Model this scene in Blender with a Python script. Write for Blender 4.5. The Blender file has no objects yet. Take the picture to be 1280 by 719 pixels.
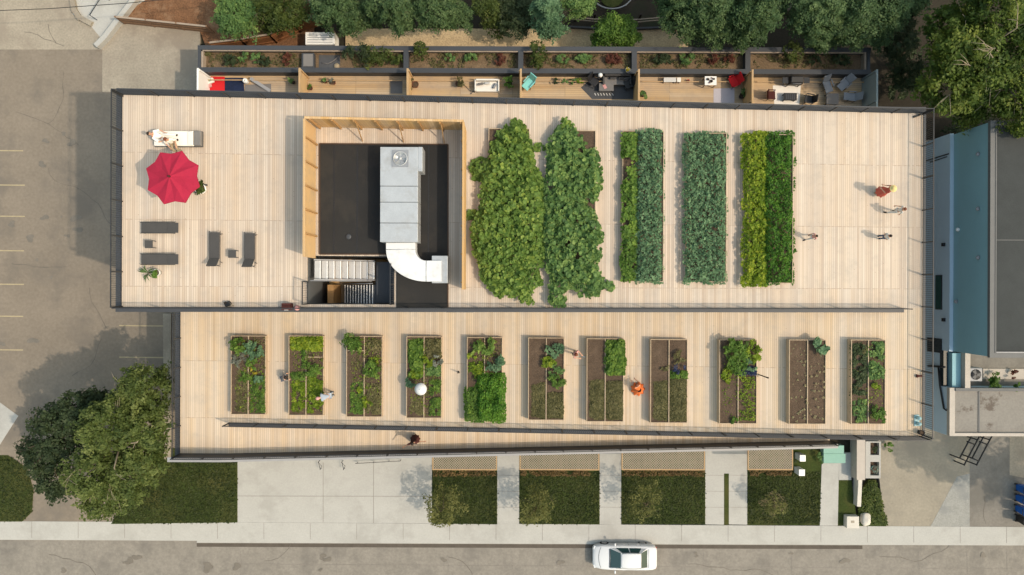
import bpy, bmesh, math, random
import numpy as np
from mathutils import Vector, Matrix
R = math.radians
scene = bpy.context.scene
col = scene.collection
rnd = random.Random(7)

# ---------------------------------------------------------------- camera
CAM_H = 50.0
ROLL = 0.2
FPX = 1280 * 24 / 36
cam_data = bpy.data.cameras.new('camera')
cam_data.lens = 24; cam_data.sensor_width = 36
cam_data.clip_start = 0.5; cam_data.clip_end = 2000
camera = bpy.data.objects.new('camera', cam_data)
camera.location = (0, 0, CAM_H)
camera.rotation_euler = (0, 0, R(ROLL))
col.objects.link(camera)
scene.camera = camera

# ---------------------------------------------------------------- sky, sun, exposure
SUN_TO = Vector((0.80, -0.27, 1.0)).normalized()
elev = math.asin(SUN_TO.z)
world = bpy.data.worlds.new('World'); scene.world = world
world.use_nodes = True
wn = world.node_tree
sky = wn.nodes.new('ShaderNodeTexSky')
sky.sky_type = 'NISHITA'; sky.sun_disc = False
sky.sun_elevation = elev
sky.sun_rotation = math.atan2(SUN_TO.x, SUN_TO.y)
sky.dust_density = 3.5; sky.air_density = 2.8
bg = wn.nodes['Background']
wn.links.new(sky.outputs[0], bg.inputs[0])
bg.inputs[1].default_value = 0.15
sun_data = bpy.data.lights.new('sun', 'SUN')
sun_data.energy = 2.0; sun_data.angle = R(0.8); sun_data.color = (1.0, 0.85, 0.66)
sun = bpy.data.objects.new('sun', sun_data)
sun.rotation_euler = SUN_TO.to_track_quat('Z', 'Y').to_euler()
sun.location = (60, -20, 80)
col.objects.link(sun)
vs = scene.view_settings
vs.view_transform = 'Standard'; vs.look = 'None'; vs.gamma = 1; vs.use_curve_mapping = False
vs.exposure = 0.52
scene.cycles.max_bounces = 6
scene.cycles.diffuse_bounces = 3
scene.cycles.transparent_max_bounces = 6

# ---------------------------------------------------------------- measuring the plan off the aerial view
_cr, _sr = math.cos(R(ROLL)), math.sin(R(ROLL))
def W(px, py, z=0.0):
    a = (px - 640) / FPX; b = (359.5 - py) / FPX
    x = a * _cr - b * _sr; y = a * _sr + b * _cr
    d = CAM_H - z
    return Vector((x * d, y * d, z))
def WD(px, py, zf, dz=0.0):
    z = 9.0
    for _ in range(12):
        p = W(px, py, z); z = zf(p.x) + dz
    return W(px, py, z)

XL, XR = -20.95, 24.0
YN, YD, YS = 10.3, -1.12, -8.6
XJ = 22.7
Z_TOP, Z_JOIN, Z_LAND = 13.35, 10.1, 6.85
XLAND = -17.9
def z_up(x): return Z_JOIN if x >= XJ else Z_JOIN + (Z_TOP - Z_JOIN) * (XJ - x) / (XJ - XL)
def z_main(x):
    if x >= XJ: return Z_JOIN
    if x <= XLAND: return Z_LAND
    return Z_LAND + (Z_JOIN - Z_LAND) * (x - XLAND) / (XJ - XLAND)
def z_low(x): return Z_LAND if x <= XLAND else Z_LAND - (x - XLAND) * 0.106
def z_0(x): return 0.0
Z_PATIO = 3.0
def z_patio(x): return Z_PATIO

# ---------------------------------------------------------------- materials
def new_mat(name):
    m = bpy.data.materials.new(name); m.use_nodes = True
    nt = m.node_tree; nt.nodes.clear()
    out = nt.nodes.new('ShaderNodeOutputMaterial')
    p = nt.nodes.new('ShaderNodeBsdfPrincipled')
    nt.links.new(p.outputs[0], out.inputs[0])
    return m, nt, p, out
def N(nt, typ, **kw):
    n = nt.nodes.new(typ)
    for k, v in kw.items():
        if hasattr(n, k): setattr(n, k, v)
    return n
def ramp(nt, stops):
    r = nt.nodes.new('ShaderNodeValToRGB')
    e = r.color_ramp.elements
    while len(e) < len(stops): e.new(0.5)
    for i, (p, c) in enumerate(stops):
        e[i].position = p; e[i].color = (*c, 1)
    return r
def mul(c, f): return tuple(x * f for x in c)
def surf(name, c, rough=0.7, var=0.25, scale=2.0, metal=0.0, bump=0.0, fine=30.0, spec=0.3, stain=None, stain_scale=0.25, stain_lo=0.5, stain_hi=0.62):
    """mottled surface: a coarse and a fine noise vary the colour; an optional second colour comes in as stains"""
    m, nt, p, out = new_mat(name)
    tc = N(nt, 'ShaderNodeTexCoord')
    n1 = N(nt, 'ShaderNodeTexNoise'); n1.inputs['Scale'].default_value = scale; n1.inputs['Detail'].default_value = 6; n1.inputs['Roughness'].default_value = 0.65
    n2 = N(nt, 'ShaderNodeTexNoise'); n2.inputs['Scale'].default_value = fine; n2.inputs['Detail'].default_value = 3
    nt.links.new(tc.outputs['Object'], n1.inputs['Vector']); nt.links.new(tc.outputs['Object'], n2.inputs['Vector'])
    ad = N(nt, 'ShaderNodeMath', operation='ADD'); 
    nt.links.new(n1.outputs[0], ad.inputs[0]); nt.links.new(n2.outputs[0], ad.inputs[1])
    hf = N(nt, 'ShaderNodeMath', operation='MULTIPLY'); hf.inputs[1].default_value = 0.5
    nt.links.new(ad.outputs[0], hf.inputs[0])
    r = ramp(nt, [(0.3, mul(c, 1 - var)), (0.5, c), (0.7, mul(c, 1 + var))])
    nt.links.new(hf.outputs[0], r.inputs[0])
    last = r.outputs[0]
    if stain:
        n3 = N(nt, 'ShaderNodeTexNoise'); n3.inputs['Scale'].default_value = stain_scale; n3.inputs['Detail'].default_value = 7; n3.inputs['Roughness'].default_value = 0.7
        nt.links.new(tc.outputs['Object'], n3.inputs['Vector'])
        mr = N(nt, 'ShaderNodeMapRange'); mr.inputs[1].default_value = stain_lo; mr.inputs[2].default_value = stain_hi
        nt.links.new(n3.outputs[0], mr.inputs[0])
        mx = N(nt, 'ShaderNodeMixRGB'); mx.inputs[2].default_value = (*stain, 1)
        nt.links.new(mr.outputs[0], mx.inputs[0]); nt.links.new(last, mx.inputs[1]); last = mx.outputs[0]
    nt.links.new(last, p.inputs['Base Color'])
    p.inputs['Roughness'].default_value = rough; p.inputs['Metallic'].default_value = metal
    p.inputs['Specular IOR Level'].default_value = spec
    if bump:
        b = N(nt, 'ShaderNodeBump'); b.inputs['Strength'].default_value = bump; b.inputs['Distance'].default_value = 0.05
        nt.links.new(n2.outputs[0], b.inputs['Height']); nt.links.new(b.outputs[0], p.inputs['Normal'])
    return m

def board_mat(name, lo, hi, width=0.118, length=3.6, along='Y', gap=0.012, offset=0.0, stripe=0.5, gapdark=0.35):
    """boards laid side by side: each board and each length of it has its own tone, dark gaps between, grain along it"""
    m, nt, p, out = new_mat(name)
    L = nt.links.new
    tc = N(nt, 'ShaderNodeTexCoord'); sp = N(nt, 'ShaderNodeSeparateXYZ'); L(tc.outputs['Object'], sp.inputs[0])
    ax, bx = (0, 1) if along == 'Y' else (1, 0)
    if along == 'Z': ax, bx = 0, 2
    def math_(op, a, b=None):
        n = N(nt, 'ShaderNodeMath', operation=op)
        for i, v in enumerate((a, b)):
            if v is None: continue
            if isinstance(v, (int, float)): n.inputs[i].default_value = v
            else: L(v, n.inputs[i])
        return n.outputs[0]
    u = math_('DIVIDE', sp.outputs[ax], width)
    ui = math_('FLOOR', u); uf = math_('FRACT', u)
    v = math_('DIVIDE', math_('ADD', sp.outputs[bx], offset), length)
    vi = math_('FLOOR', v); vf = math_('FRACT', v)
    cb = N(nt, 'ShaderNodeCombineXYZ'); L(ui, cb.inputs[0])
    cbv = N(nt, 'ShaderNodeCombineXYZ'); L(ui, cbv.inputs[0]); L(vi, cbv.inputs[1])
    wn2 = N(nt, 'ShaderNodeTexWhiteNoise', noise_dimensions='2D'); L(cbv.outputs[0], wn2.inputs['Vector'])
    wnz = N(nt, 'ShaderNodeTexWhiteNoise', noise_dimensions='2D'); L(cb.outputs[0], wnz.inputs['Vector'])
    # tone drifting over neighbouring boards
    cb2 = N(nt, 'ShaderNodeCombineXYZ'); L(math_('MULTIPLY', ui, 0.23), cb2.inputs[0]); L(math_('MULTIPLY', vi, 3.7), cb2.inputs[1])
    nz = N(nt, 'ShaderNodeTexNoise'); nz.inputs['Scale'].default_value = 1.0; nz.inputs['Detail'].default_value = 2; L(cb2.outputs[0], nz.inputs['Vector'])
    # grain
    cb3 = N(nt, 'ShaderNodeCombineXYZ'); L(math_('MULTIPLY', sp.outputs[ax], 22.0), cb3.inputs[0]); L(math_('MULTIPLY', sp.outputs[bx], 1.2), cb3.inputs[1]); L(wnz.outputs[0], cb3.inputs[2])
    gz = N(nt, 'ShaderNodeTexNoise'); gz.inputs['Scale'].default_value = 1.0; gz.inputs['Detail'].default_value = 4; L(cb3.outputs[0], gz.inputs['Vector'])
    # weathering blotches
    bz = N(nt, 'ShaderNodeTexNoise'); bz.inputs['Scale'].default_value = 0.35; bz.inputs['Detail'].default_value = 5; L(tc.outputs['Object'], bz.inputs['Vector'])
    t = math_('ADD', math_('ADD', math_('MULTIPLY', wnz.outputs[0], stripe * .62), math_('MULTIPLY', wn2.outputs[0], stripe * .38)), math_('MULTIPLY', nz.outputs[0], 0.22))
    t = math_('ADD', t, math_('MULTIPLY', gz.outputs[0], 0.35))
    t = math_('ADD', t, math_('MULTIPLY', bz.outputs[0], 0.35))
    t = math_('DIVIDE', t, 0.92 + stripe)
    r = ramp(nt, [(0.22, lo), (0.78, hi)])
    L(t, r.inputs[0])
    hs = N(nt, 'ShaderNodeHueSaturation'); L(r.outputs[0], hs.inputs['Color'])
    L(math_('ADD', math_('MULTIPLY', wnz.outputs[1] if False else nz.outputs[0], 0.9), 0.55), hs.inputs['Saturation'])
    # gaps
    d = math_('MINIMUM', uf, math_('SUBTRACT', 1.0, uf))
    g = math_('LESS_THAN', d, gap / width / 2)
    e = math_('LESS_THAN', math_('MINIMUM', vf, math_('SUBTRACT', 1.0, vf)), 0.018 / length)
    knots = N(nt, 'ShaderNodeTexVoronoi'); knots.inputs['Scale'].default_value = 2.6; L(tc.outputs['Object'], knots.inputs['Vector'])
    kk = math_('MULTIPLY', math_('LESS_THAN', knots.outputs[0], 0.055), 0.45)
    gg = math_('MAXIMUM', math_('MAXIMUM', math_('MULTIPLY', g, 1 - gapdark), math_('MULTIPLY', math_('MULTIPLY', e, math_('GREATER_THAN', wn2.outputs[0], 0.45)), 0.4)), kk)
    mx = N(nt, 'ShaderNodeMixRGB'); L(gg, mx.inputs[0]); L(hs.outputs[0], mx.inputs[1]); mx.inputs[2].default_value = (0.09, 0.055, 0.03, 1)
    wz = N(nt, 'ShaderNodeTexNoise'); wz.inputs['Scale'].default_value = 0.9; wz.inputs['Detail'].default_value = 9; wz.inputs['Roughness'].default_value = 0.75; L(tc.outputs['Object'], wz.inputs['Vector'])
    wr_ = N(nt, 'ShaderNodeMapRange'); wr_.inputs[1].default_value = 0.48; wr_.inputs[2].default_value = 0.72; wr_.inputs[4].default_value = 0.45; L(wz.outputs[0], wr_.inputs[0])
    mw = N(nt, 'ShaderNodeMixRGB'); L(wr_.outputs[0], mw.inputs[0]); L(mx.outputs[0], mw.inputs[1]); mw.inputs[2].default_value = (*[v * 0.82 for v in (sum(lo) / 3 * 1.08, sum(lo) / 3 * 1.0, sum(lo) / 3 * 0.9)], 1)
    L(mw.outputs[0], p.inputs['Base Color'])
    p.inputs['Roughness'].default_value = 0.75; p.inputs['Specular IOR Level'].default_value = 0.2
    return m

def leaf_mat(name, dark, mid, light, trans=0.42, rough=0.55):
    m, nt, p, out = new_mat(name)
    at = N(nt, 'ShaderNodeAttribute', attribute_name='tone')
    r = ramp(nt, [(0.0, dark), (0.5, mid), (1.0, light)])
    nt.links.new(at.outputs['Fac'], r.inputs[0])
    nt.links.new(r.outputs[0], p.inputs['Base Color'])
    p.inputs['Roughness'].default_value = rough; p.inputs['Specular IOR Level'].default_value = 0.25
    tr = N(nt, 'ShaderNodeBsdfTranslucent'); nt.links.new(r.outputs[0], tr.inputs[0])
    mx = N(nt, 'ShaderNodeMixShader'); mx.inputs[0].default_value = trans
    nt.links.new(p.outputs[0], mx.inputs[1]); nt.links.new(tr.outputs[0], mx.inputs[2])
    nt.links.new(mx.outputs[0], out.inputs[0])
    return m

M = {}
M['deck_upper'] = board_mat('pale_deck_boards', (0.395, 0.32, 0.26), (0.545, 0.465, 0.385), stripe=1.0)
M['deck_ramp'] = board_mat('warm_deck_boards', (0.445, 0.345, 0.25), (0.585, 0.48, 0.365), offset=1.1, stripe=1.0)
M['deck_patio'] = board_mat('patio_boards', (0.37, 0.25, 0.145), (0.56, 0.42, 0.27), width=0.14, along='X')
M['fence_wood'] = board_mat('cedar_screen', (0.42, 0.26, 0.12), (0.56, 0.38, 0.20), width=0.14, length=9, along='Z', gapdark=0.6)
M['stud'] = surf('cedar_stud', (0.36, 0.21, 0.09), var=0.2)
M['bed_wood'] = surf('bed_boards', (0.40, 0.31, 0.215), var=0.25, scale=3)
M['old_fence'] = surf('weathered_fence', (0.19, 0.11, 0.065), var=0.35, scale=1.5, fine=12)
M['old_wood_pale'] = surf('grey_rail_wood', (0.30, 0.24, 0.19), var=0.25)
M['soil'] = surf('garden_soil', (0.088, 0.062, 0.044), var=0.5, scale=1.6, fine=22, rough=0.95, bump=0.8, spec=0.1)
M['dry_soil'] = surf('dry_soil', (0.15, 0.105, 0.065), var=0.45, scale=1.5, fine=18, rough=0.95, bump=0.8, spec=0.1)
M['black_metal'] = surf('black_steel', (0.028, 0.030, 0.034), rough=0.5, var=0.2)
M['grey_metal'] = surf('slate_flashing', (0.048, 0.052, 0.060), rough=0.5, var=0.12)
M['pale_metal'] = surf('pale_flashing', (0.26, 0.26, 0.27), rough=0.5, var=0.1)
M['membrane'] = surf('roof_membrane', (0.017, 0.0165, 0.0165), rough=0.8, var=0.25, scale=0.7, stain=(0.024, 0.022, 0.020), stain_scale=0.5, stain_lo=0.5, stain_hi=0.6)
M['galv'] = surf('galvanised_sheet', (0.41, 0.43, 0.45), rough=0.42, var=0.14, metal=0.3, scale=1.6, stain=(0.33, 0.33, 0.325), stain_scale=0.9, stain_lo=0.5, stain_hi=0.7)
M['white_sheet'] = surf('white_painted_sheet', (0.60, 0.61, 0.625), rough=0.4, var=0.08, scale=1.5, stain=(0.44, 0.44, 0.43), stain_scale=1.1, stain_lo=0.52, stain_hi=0.72)
M['white'] = surf('white_paint', (0.78, 0.77, 0.75), rough=0.5, var=0.05)
M['concrete'] = surf('fresh_concrete', (0.375, 0.37, 0.35), var=0.10, scale=0.7, fine=9, rough=0.9, stain=(0.325, 0.318, 0.298), stain_scale=0.3)
M['old_concrete'] = surf('old_concrete', (0.285, 0.25, 0.20), var=0.25, scale=0.45, fine=7, rough=0.9, stain=(0.24, 0.205, 0.165), stain_scale=0.35)
M['asphalt'] = surf('dusty_asphalt', (0.196, 0.165, 0.132), var=0.18, scale=0.35, fine=5, rough=0.95, stain=(0.155, 0.134, 0.112), stain_scale=0.22)
M['road'] = surf('worn_road', (0.21, 0.192, 0.168), var=0.2, scale=1.1, fine=6, rough=0.95, stain=(0.15, 0.138, 0.124), stain_scale=0.45, stain_lo=0.5, stain_hi=0.68)
M['road_strip'] = surf('dark_road_strip', (0.085, 0.072, 0.06), var=0.3, rough=0.95)
M['sand_lot'] = surf('sandy_lot', (0.265, 0.237, 0.19), var=0.18, scale=0.6, fine=6, rough=0.95, stain=(0.225, 0.203, 0.168))
M['grey_lot'] = surf('grey_lot', (0.19, 0.175, 0.155), var=0.2, scale=0.7, fine=6, rough=0.95, stain=(0.145, 0.135, 0.12))
M['paint_line'] = surf('faded_line_paint', (0.33, 0.275, 0.175), var=0.25, fine=25)
M['mulch'] = surf('red_brown_mulch', (0.15, 0.075, 0.038), var=0.5, scale=1.5, fine=9, rough=0.95, bump=0.8, stain=(0.22, 0.13, 0.075), stain_scale=0.6)
M['chips'] = surf('wood_chips', (0.42, 0.315, 0.19), var=0.35, scale=1.2, fine=9, rough=0.95, bump=0.8)
M['earth'] = surf('shade_darkened_earth', (0.026, 0.021, 0.015), var=0.4, scale=0.6, fine=8, rough=0.95, stain=(0.020, 0.024, 0.012))  # soil colour darkened to stand in for tree shade at the north east
M['lawn'] = surf('lawn', (0.034, 0.048, 0.013), var=0.4, scale=0.7, fine=9, rough=0.95, spec=0.1, bump=0.6, stain=(0.072, 0.068, 0.024), stain_scale=0.4, stain_lo=0.46, stain_hi=0.74)
M['pavers'] = surf('grey_pavers', (0.27, 0.268, 0.25), var=0.22, scale=2.2, fine=9, rough=0.95, stain=(0.22, 0.222, 0.215), stain_scale=0.8)
M['dry_grass'] = surf('dry_grass', (.085, .07, .03), var=.4, scale=1.2, fine=9)
M['render_wall'] = surf('dark_cladding', (0.10, 0.105, 0.11), var=0.1)
M['light_wall'] = surf('pale_cladding', (0.40, 0.38, 0.35), var=0.08)
M['glass'] = surf('window_glass', (0.02, 0.03, 0.035), rough=0.08, var=0.1, spec=0.6)
M['slate_wall'] = surf('slate_blue_cladding', (0.46, 0.58, 0.69), var=0.06, scale=0.6)
M['teal_wall'] = surf('teal_cladding', (0.24, 0.42, 0.48), var=0.07, scale=0.6)
M['roof_grey'] = surf('grey_roofing', (0.040, 0.044, 0.045), var=0.22, scale=0.9, rough=0.9)
M['coping'] = surf('stone_coping', (0.40, 0.36, 0.32), var=0.15)
M['dark_coping'] = surf('grey_coping', (0.125, 0.125, 0.125), var=0.12)
M['podium_roof'] = surf('podium_gravel', (0.22, 0.205, 0.185), var=0.15, scale=0.8, fine=7, rough=0.95, stain=(0.12, 0.10, 0.085), stain_scale=0.45, stain_lo=0.58, stain_hi=0.64)
M['lattice'] = surf('lattice_wood', (0.27, 0.23, 0.18), var=0.2)
M['amber_wood'] = surf('amber_beam', (0.42, 0.28, 0.15), var=0.2)
M['charcoal'] = surf('charcoal_sling', (0.058, 0.056, 0.056), rough=0.8, var=0.15)
M['dark_rug'] = surf('dark_rug', (0.07, 0.072, 0.078), rough=0.95, var=0.2)
M['black'] = surf('black_plastic', (0.018, 0.018, 0.02), rough=0.5, var=0.2)
M['red_canvas'] = surf('crimson_canvas', (0.31, 0.012, 0.040), rough=0.85, var=0.16, scale=1.5)
M['red_cloth'] = surf('red_cloth', (0.55, 0.015, 0.02), rough=0.85, var=0.1)
M['navy'] = surf('navy_blanket', (0.010, 0.018, 0.05), rough=0.9, var=0.3, fine=8)
M['cream'] = surf('cream_cloth', (0.76, 0.72, 0.66), rough=0.85, var=0.06)
M['grey_cloth'] = surf('grey_cloth', (0.22, 0.235, 0.26), rough=0.9, var=0.12)
M['mid_grey'] = surf('mid_grey_cloth', (0.17, 0.16, 0.155), rough=0.9, var=0.12)
M['pale_grey'] = surf('pale_grey_cloth', (0.55, 0.54, 0.52), rough=0.9, var=0.1)
M['lilac'] = surf('lilac_rug', (0.46, 0.43, 0.47), rough=0.95, var=0.08)
M['turquoise'] = surf('turquoise_paint', (0.20, 0.56, 0.56), rough=0.6, var=0.08)
M['sage'] = surf('sage_steps', (0.22, 0.38, 0.32), rough=0.8, var=0.1)
M['terracotta'] = surf('brown_pot', (0.16, 0.055, 0.032), rough=0.8, var=0.2)
M['skin'] = surf('skin', (0.48, 0.27, 0.18), rough=0.6, var=0.06)
M['skin_dark'] = surf('tan_skin', (0.30, 0.16, 0.10), rough=0.6, var=0.06)
M['hair_dark'] = surf('dark_hair', (0.022, 0.014, 0.010), rough=0.6, var=0.3)
M['hair_red'] = surf('auburn_hair', (0.14, 0.04, 0.018), rough=0.6, var=0.3)
M['rust_dress'] = surf('rust_red_fabric', (0.40, 0.085, 0.06), rough=0.85, var=0.15)
M['orange_dress'] = surf('orange_fabric', (0.62, 0.14, 0.035), rough=0.85, var=0.2)
M['straw'] = surf('straw', (0.62, 0.48, 0.22), rough=0.85, var=0.12)
M['denim'] = surf('denim', (0.06, 0.085, 0.14), rough=0.9, var=0.12)
M['khaki'] = surf('khaki', (0.30, 0.24, 0.16), rough=0.9, var=0.12)
M['pale_blue'] = surf('pale_blue_fabric', (0.30, 0.34, 0.40), rough=0.9, var=0.1)
M['pink'] = surf('pink_fabric', (0.55, 0.28, 0.27), rough=0.9, var=0.1)
M['maroon'] = surf('maroon_fabric', (0.07, 0.02, 0.017), rough=0.9, var=0.2)
M['car_paint'] = surf('white_car_paint', (0.60, 0.61, 0.63), rough=0.25, var=0.02, spec=0.5)
M['car_glass'] = surf('tinted_glass', (0.028, 0.065, 0.068), rough=0.06, var=0.1, spec=0.7)
M['tyre'] = surf('tyre_rubber', (0.02, 0.02, 0.02), rough=0.9)
M['rim'] = surf('alloy', (0.42, 0.42, 0.43), rough=0.35, metal=0.8, var=0.05)
M['lamp_lens'] = surf('lamp_lens', (0.60, 0.62, 0.64), rough=0.1, var=0.05, spec=0.6)
M['tail_lens'] = surf('red_lens', (0.35, 0.01, 0.01), rough=0.15, var=0.05, spec=0.6)
M['blue_bin'] = surf('blue_plastic', (0.012, 0.09, 0.36), rough=0.45, var=0.1)
M['bark'] = surf('bark', (0.11, 0.085, 0.06), rough=0.95, var=0.35, fine=20)
M['pale_bark'] = surf('pale_bark', (0.26, 0.22, 0.16), rough=0.95, var=0.25, fine=20)
M['cast'] = surf('stone', (0.52, 0.49, 0.44), rough=0.9, var=0.15)
M['aqua'] = surf('aqua_enamel', (0.26, 0.42, 0.46), rough=0.5, var=0.1)
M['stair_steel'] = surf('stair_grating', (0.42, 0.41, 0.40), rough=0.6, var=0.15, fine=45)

LM = {}
LM['squash'] = leaf_mat('squash_leaves', (0.072, 0.136, 0.024), (0.152, 0.251, 0.054), (0.298, 0.386, 0.079))
LM['pumpkin'] = leaf_mat('pumpkin_leaves', (0.056, 0.120, 0.039), (0.132, 0.237, 0.072), (0.279, 0.386, 0.112))
LM['kale'] = leaf_mat('blue_green_leaves', (0.052, 0.112, 0.059), (0.131, 0.238, 0.124), (0.236, 0.378, 0.199))
LM['bean'] = leaf_mat('fresh_leaves', (0.039, 0.088, 0.013), (0.105, 0.198, 0.033), (0.220, 0.330, 0.055))
LM['lime'] = leaf_mat('lime_leaves', (0.079, 0.137, 0.011), (0.188, 0.274, 0.020), (0.376, 0.422, 0.044))
LM['carrot'] = leaf_mat('feathery_leaves', (0.025, 0.076, 0.012), (0.064, 0.171, 0.022), (0.152, 0.301, 0.036))
LM['olive'] = leaf_mat('olive_leaves', (0.075, 0.075, 0.029), (0.147, 0.140, 0.057), (0.250, 0.222, 0.104))
LM['grey_leaf'] = leaf_mat('silvery_leaves', (0.09, 0.11, 0.085), (0.19, 0.21, 0.17), (0.32, 0.33, 0.28))
LM['yellow'] = leaf_mat('yellow_flowers', (0.16, 0.14, 0.01), (0.40, 0.33, 0.03), (0.62, 0.52, 0.09))
LM['purple'] = leaf_mat('blue_violet_flowers', (0.014, 0.022, 0.055), (0.034, 0.050, 0.115), (0.085, 0.105, 0.19))
LM['pale_seed'] = leaf_mat('pale_seedling_leaves', (0.14, 0.14, 0.06), (0.28, 0.25, 0.13), (0.42, 0.36, 0.24))
LM['tree'] = leaf_mat('tree_leaves', (0.033, 0.057, 0.013), (0.075, 0.108, 0.024), (0.149, 0.182, 0.044))
LM['light_tree'] = leaf_mat('light_tree_leaves', (0.051, 0.080, 0.021), (0.113, 0.152, 0.038), (0.209, 0.244, 0.077))
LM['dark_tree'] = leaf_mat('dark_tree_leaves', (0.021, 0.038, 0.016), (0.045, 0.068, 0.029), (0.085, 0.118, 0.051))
LM['spruce'] = leaf_mat('soft_green_leaves', (0.034, 0.073, 0.029), (0.087, 0.149, 0.056), (0.175, 0.249, 0.098))
LM['gold_tree'] = leaf_mat('gold_green_leaves', (0.040, 0.076, 0.016), (0.095, 0.146, 0.024), (0.218, 0.253, 0.047))
LM['young'] = leaf_mat('yellowing_leaves', (.07, .085, .02), (.145, .155, .045), (.23, .225, .08))
LM['dry'] = leaf_mat('dry_leaves', (0.08, 0.05, 0.02), (0.17, 0.11, 0.045), (0.28, 0.19, 0.08))
LM['redleaf'] = leaf_mat('reddish_leaves', (0.06, 0.018, 0.012), (0.13, 0.045, 0.03), (0.22, 0.09, 0.05))
LM['blade'] = leaf_mat('grass_blades', (0.022, 0.036, 0.009), (0.042, 0.060, 0.015), (0.085, 0.10, 0.03))

# ---------------------------------------------------------------- mesh helpers
class MB:
    """collects shapes and links them as ONE mesh object; off is subtracted so that parts stay local to their thing"""
    def __init__(self, off=(0, 0, 0)):
        self.v = []; self.f = []; self.off = Vector(off); self.smooth = []
    def add(self, vs, fs, smooth=False):
        b = len(self.v)
        self.v += [tuple(Vector(p) - self.off) for p in vs]
        self.f += [tuple(i + b for i in f) for f in fs]
        self.smooth += [smooth] * len(fs)
        return self
    def box(self, x0, x1, y0, y1, z0, z1):
        vs = [(x0, y0, z0), (x1, y0, z0), (x1, y1, z0), (x0, y1, z0), (x0, y0, z1), (x1, y0, z1), (x1, y1, z1), (x0, y1, z1)]
        return self.add(vs, [(3, 2, 1, 0), (4, 5, 6, 7), (0, 1, 5, 4), (1, 2, 6, 5), (2, 3, 7, 6), (3, 0, 4, 7)])
    def obox(self, c, sx, sy, sz, rz=0.0, rx=0.0, ry=0.0):
        m = Matrix.Rotation(rz, 3, 'Z') @ Matrix.Rotation(ry, 3, 'Y') @ Matrix.Rotation(rx, 3, 'X')
        c = Vector(c); vs = []
        for z in (-.5, .5):
            for x, y in ((-.5, -.5), (.5, -.5), (.5, .5), (-.5, .5)):
                vs.append(c + m @ Vector((x * sx, y * sy, z * sz)))
        return self.add(vs, [(3, 2, 1, 0), (4, 5, 6, 7), (0, 1, 5, 4), (1, 2, 6, 5), (2, 3, 7, 6), (3, 0, 4, 7)])
    def hex8(self, bottom, top):
        return self.add(list(bottom) + list(top), [(3, 2, 1, 0), (4, 5, 6, 7), (0, 1, 5, 4), (1, 2, 6, 5), (2, 3, 7, 6), (3, 0, 4, 7)])
    def prism(self, pts, z0, z1):
        n = len(pts)
        a = sum(pts[i][0] * pts[(i + 1) % n][1] - pts[(i + 1) % n][0] * pts[i][1] for i in range(n))
        if a < 0: pts = pts[::-1]
        vs = [(p[0], p[1], z0) for p in pts] + [(p[0], p[1], z1) for p in pts]
        fs = [tuple(range(n - 1, -1, -1)), tuple(range(n, 2 * n))] + [(i, (i + 1) % n, n + (i + 1) % n, n + i) for i in range(n)]
        return self.add(vs, fs)
    def tube(self, pts, r, sides=8, caps=True, smooth=True):
        pts = [Vector(p) for p in pts]
        rs = r if isinstance(r, (list, tuple)) else [r] * len(pts)
        vs = []; fs = []
        for i, p in enumerate(pts):
            d = (pts[min(i + 1, len(pts) - 1)] - pts[max(i - 1, 0)]).normalized()
            a = d.orthogonal().normalized() if abs(d.z) < 0.95 else Vector((1, 0, 0))
            a = (a - d * a.dot(d)).normalized(); b = d.cross(a)
            for k in range(sides):
                t = 2 * math.pi * k / sides
                vs.append(p + (a * math.cos(t) + b * math.sin(t)) * rs[i])
        for i in range(len(pts) - 1):
            for k in range(sides):
                q = (k + 1) % sides
                fs.append((i * sides + k, i * sides + q, (i + 1) * sides + q, (i + 1) * sides + k))
        if caps:
            fs.append(tuple(range(sides - 1, -1, -1)))
            fs.append(tuple((len(pts) - 1) * sides + k for k in range(sides)))
        return self.add(vs, fs, smooth)
    def lathe(self, prof, c=(0, 0, 0), sides=20, smooth=True, cap=True):
        c = Vector(c); vs = []; fs = []
        for r, z in prof:
            for k in range(sides):
                t = 2 * math.pi * k / sides
                vs.append(c + Vector((r * math.cos(t), r * math.sin(t), z)))
        for i in range(len(prof) - 1):
            for k in range(sides):
                q = (k + 1) % sides
                fs.append((i * sides + k, i * sides + q, (i + 1) * sides + q, (i + 1) * sides + k))
        if cap:
            fs.append(tuple(range(sides - 1, -1, -1)))
            fs.append(tuple((len(prof) - 1) * sides + k for k in range(sides)))
        return self.add(vs, fs, smooth)
    def build(self, name, mat, parent=None, loc=None, bevel=0.0):
        me = bpy.data.meshes.new(name)
        me.from_pydata(self.v, [], self.f)
        me.polygons.foreach_set('use_smooth', self.smooth)
        me.materials.append(mat if not isinstance(mat, str) else M[mat])
        me.update()
        o = bpy.data.objects.new(name, me); col.objects.link(o)
        if parent: o.parent = parent
        if loc is not None: o.location = loc
        if bevel:
            b = o.modifiers.new('bevel', 'BEVEL'); b.width = bevel; b.segments = 2; b.limit_method = 'ANGLE'
        return o

def tag(o, label=None, cat=None, group=None, kind=None):
    if label: o['label'] = label
    if cat: o['category'] = cat
    if group: o['group'] = group
    if kind: o['kind'] = kind
    return o
def thing(name, label, cat, loc=(0, 0, 0), rz=0.0, group=None, kind=None):
    o = bpy.data.objects.new(name, None); o.empty_display_size = 0.2
    col.objects.link(o); o.location = loc; o.rotation_euler = (0, 0, rz)
    return tag(o, label, cat, group, kind)
def dup(root, loc, rz=0.0, label=None):
    def cp(o, parent):
        c = o.copy(); col.objects.link(c); c.parent = parent
        for k in kids.get(o.name, []): cp(k, c)
        return c
    kids = {}
    for o in root.children_recursive: kids.setdefault(o.parent.name, []).append(o)
    r = cp(root, None); r.location = loc; r.rotation_euler = (0, 0, rz)
    if label: r['label'] = label
    return r
def structure(name, mb, mat): return tag(mb.build(name, mat), kind='structure')

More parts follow.
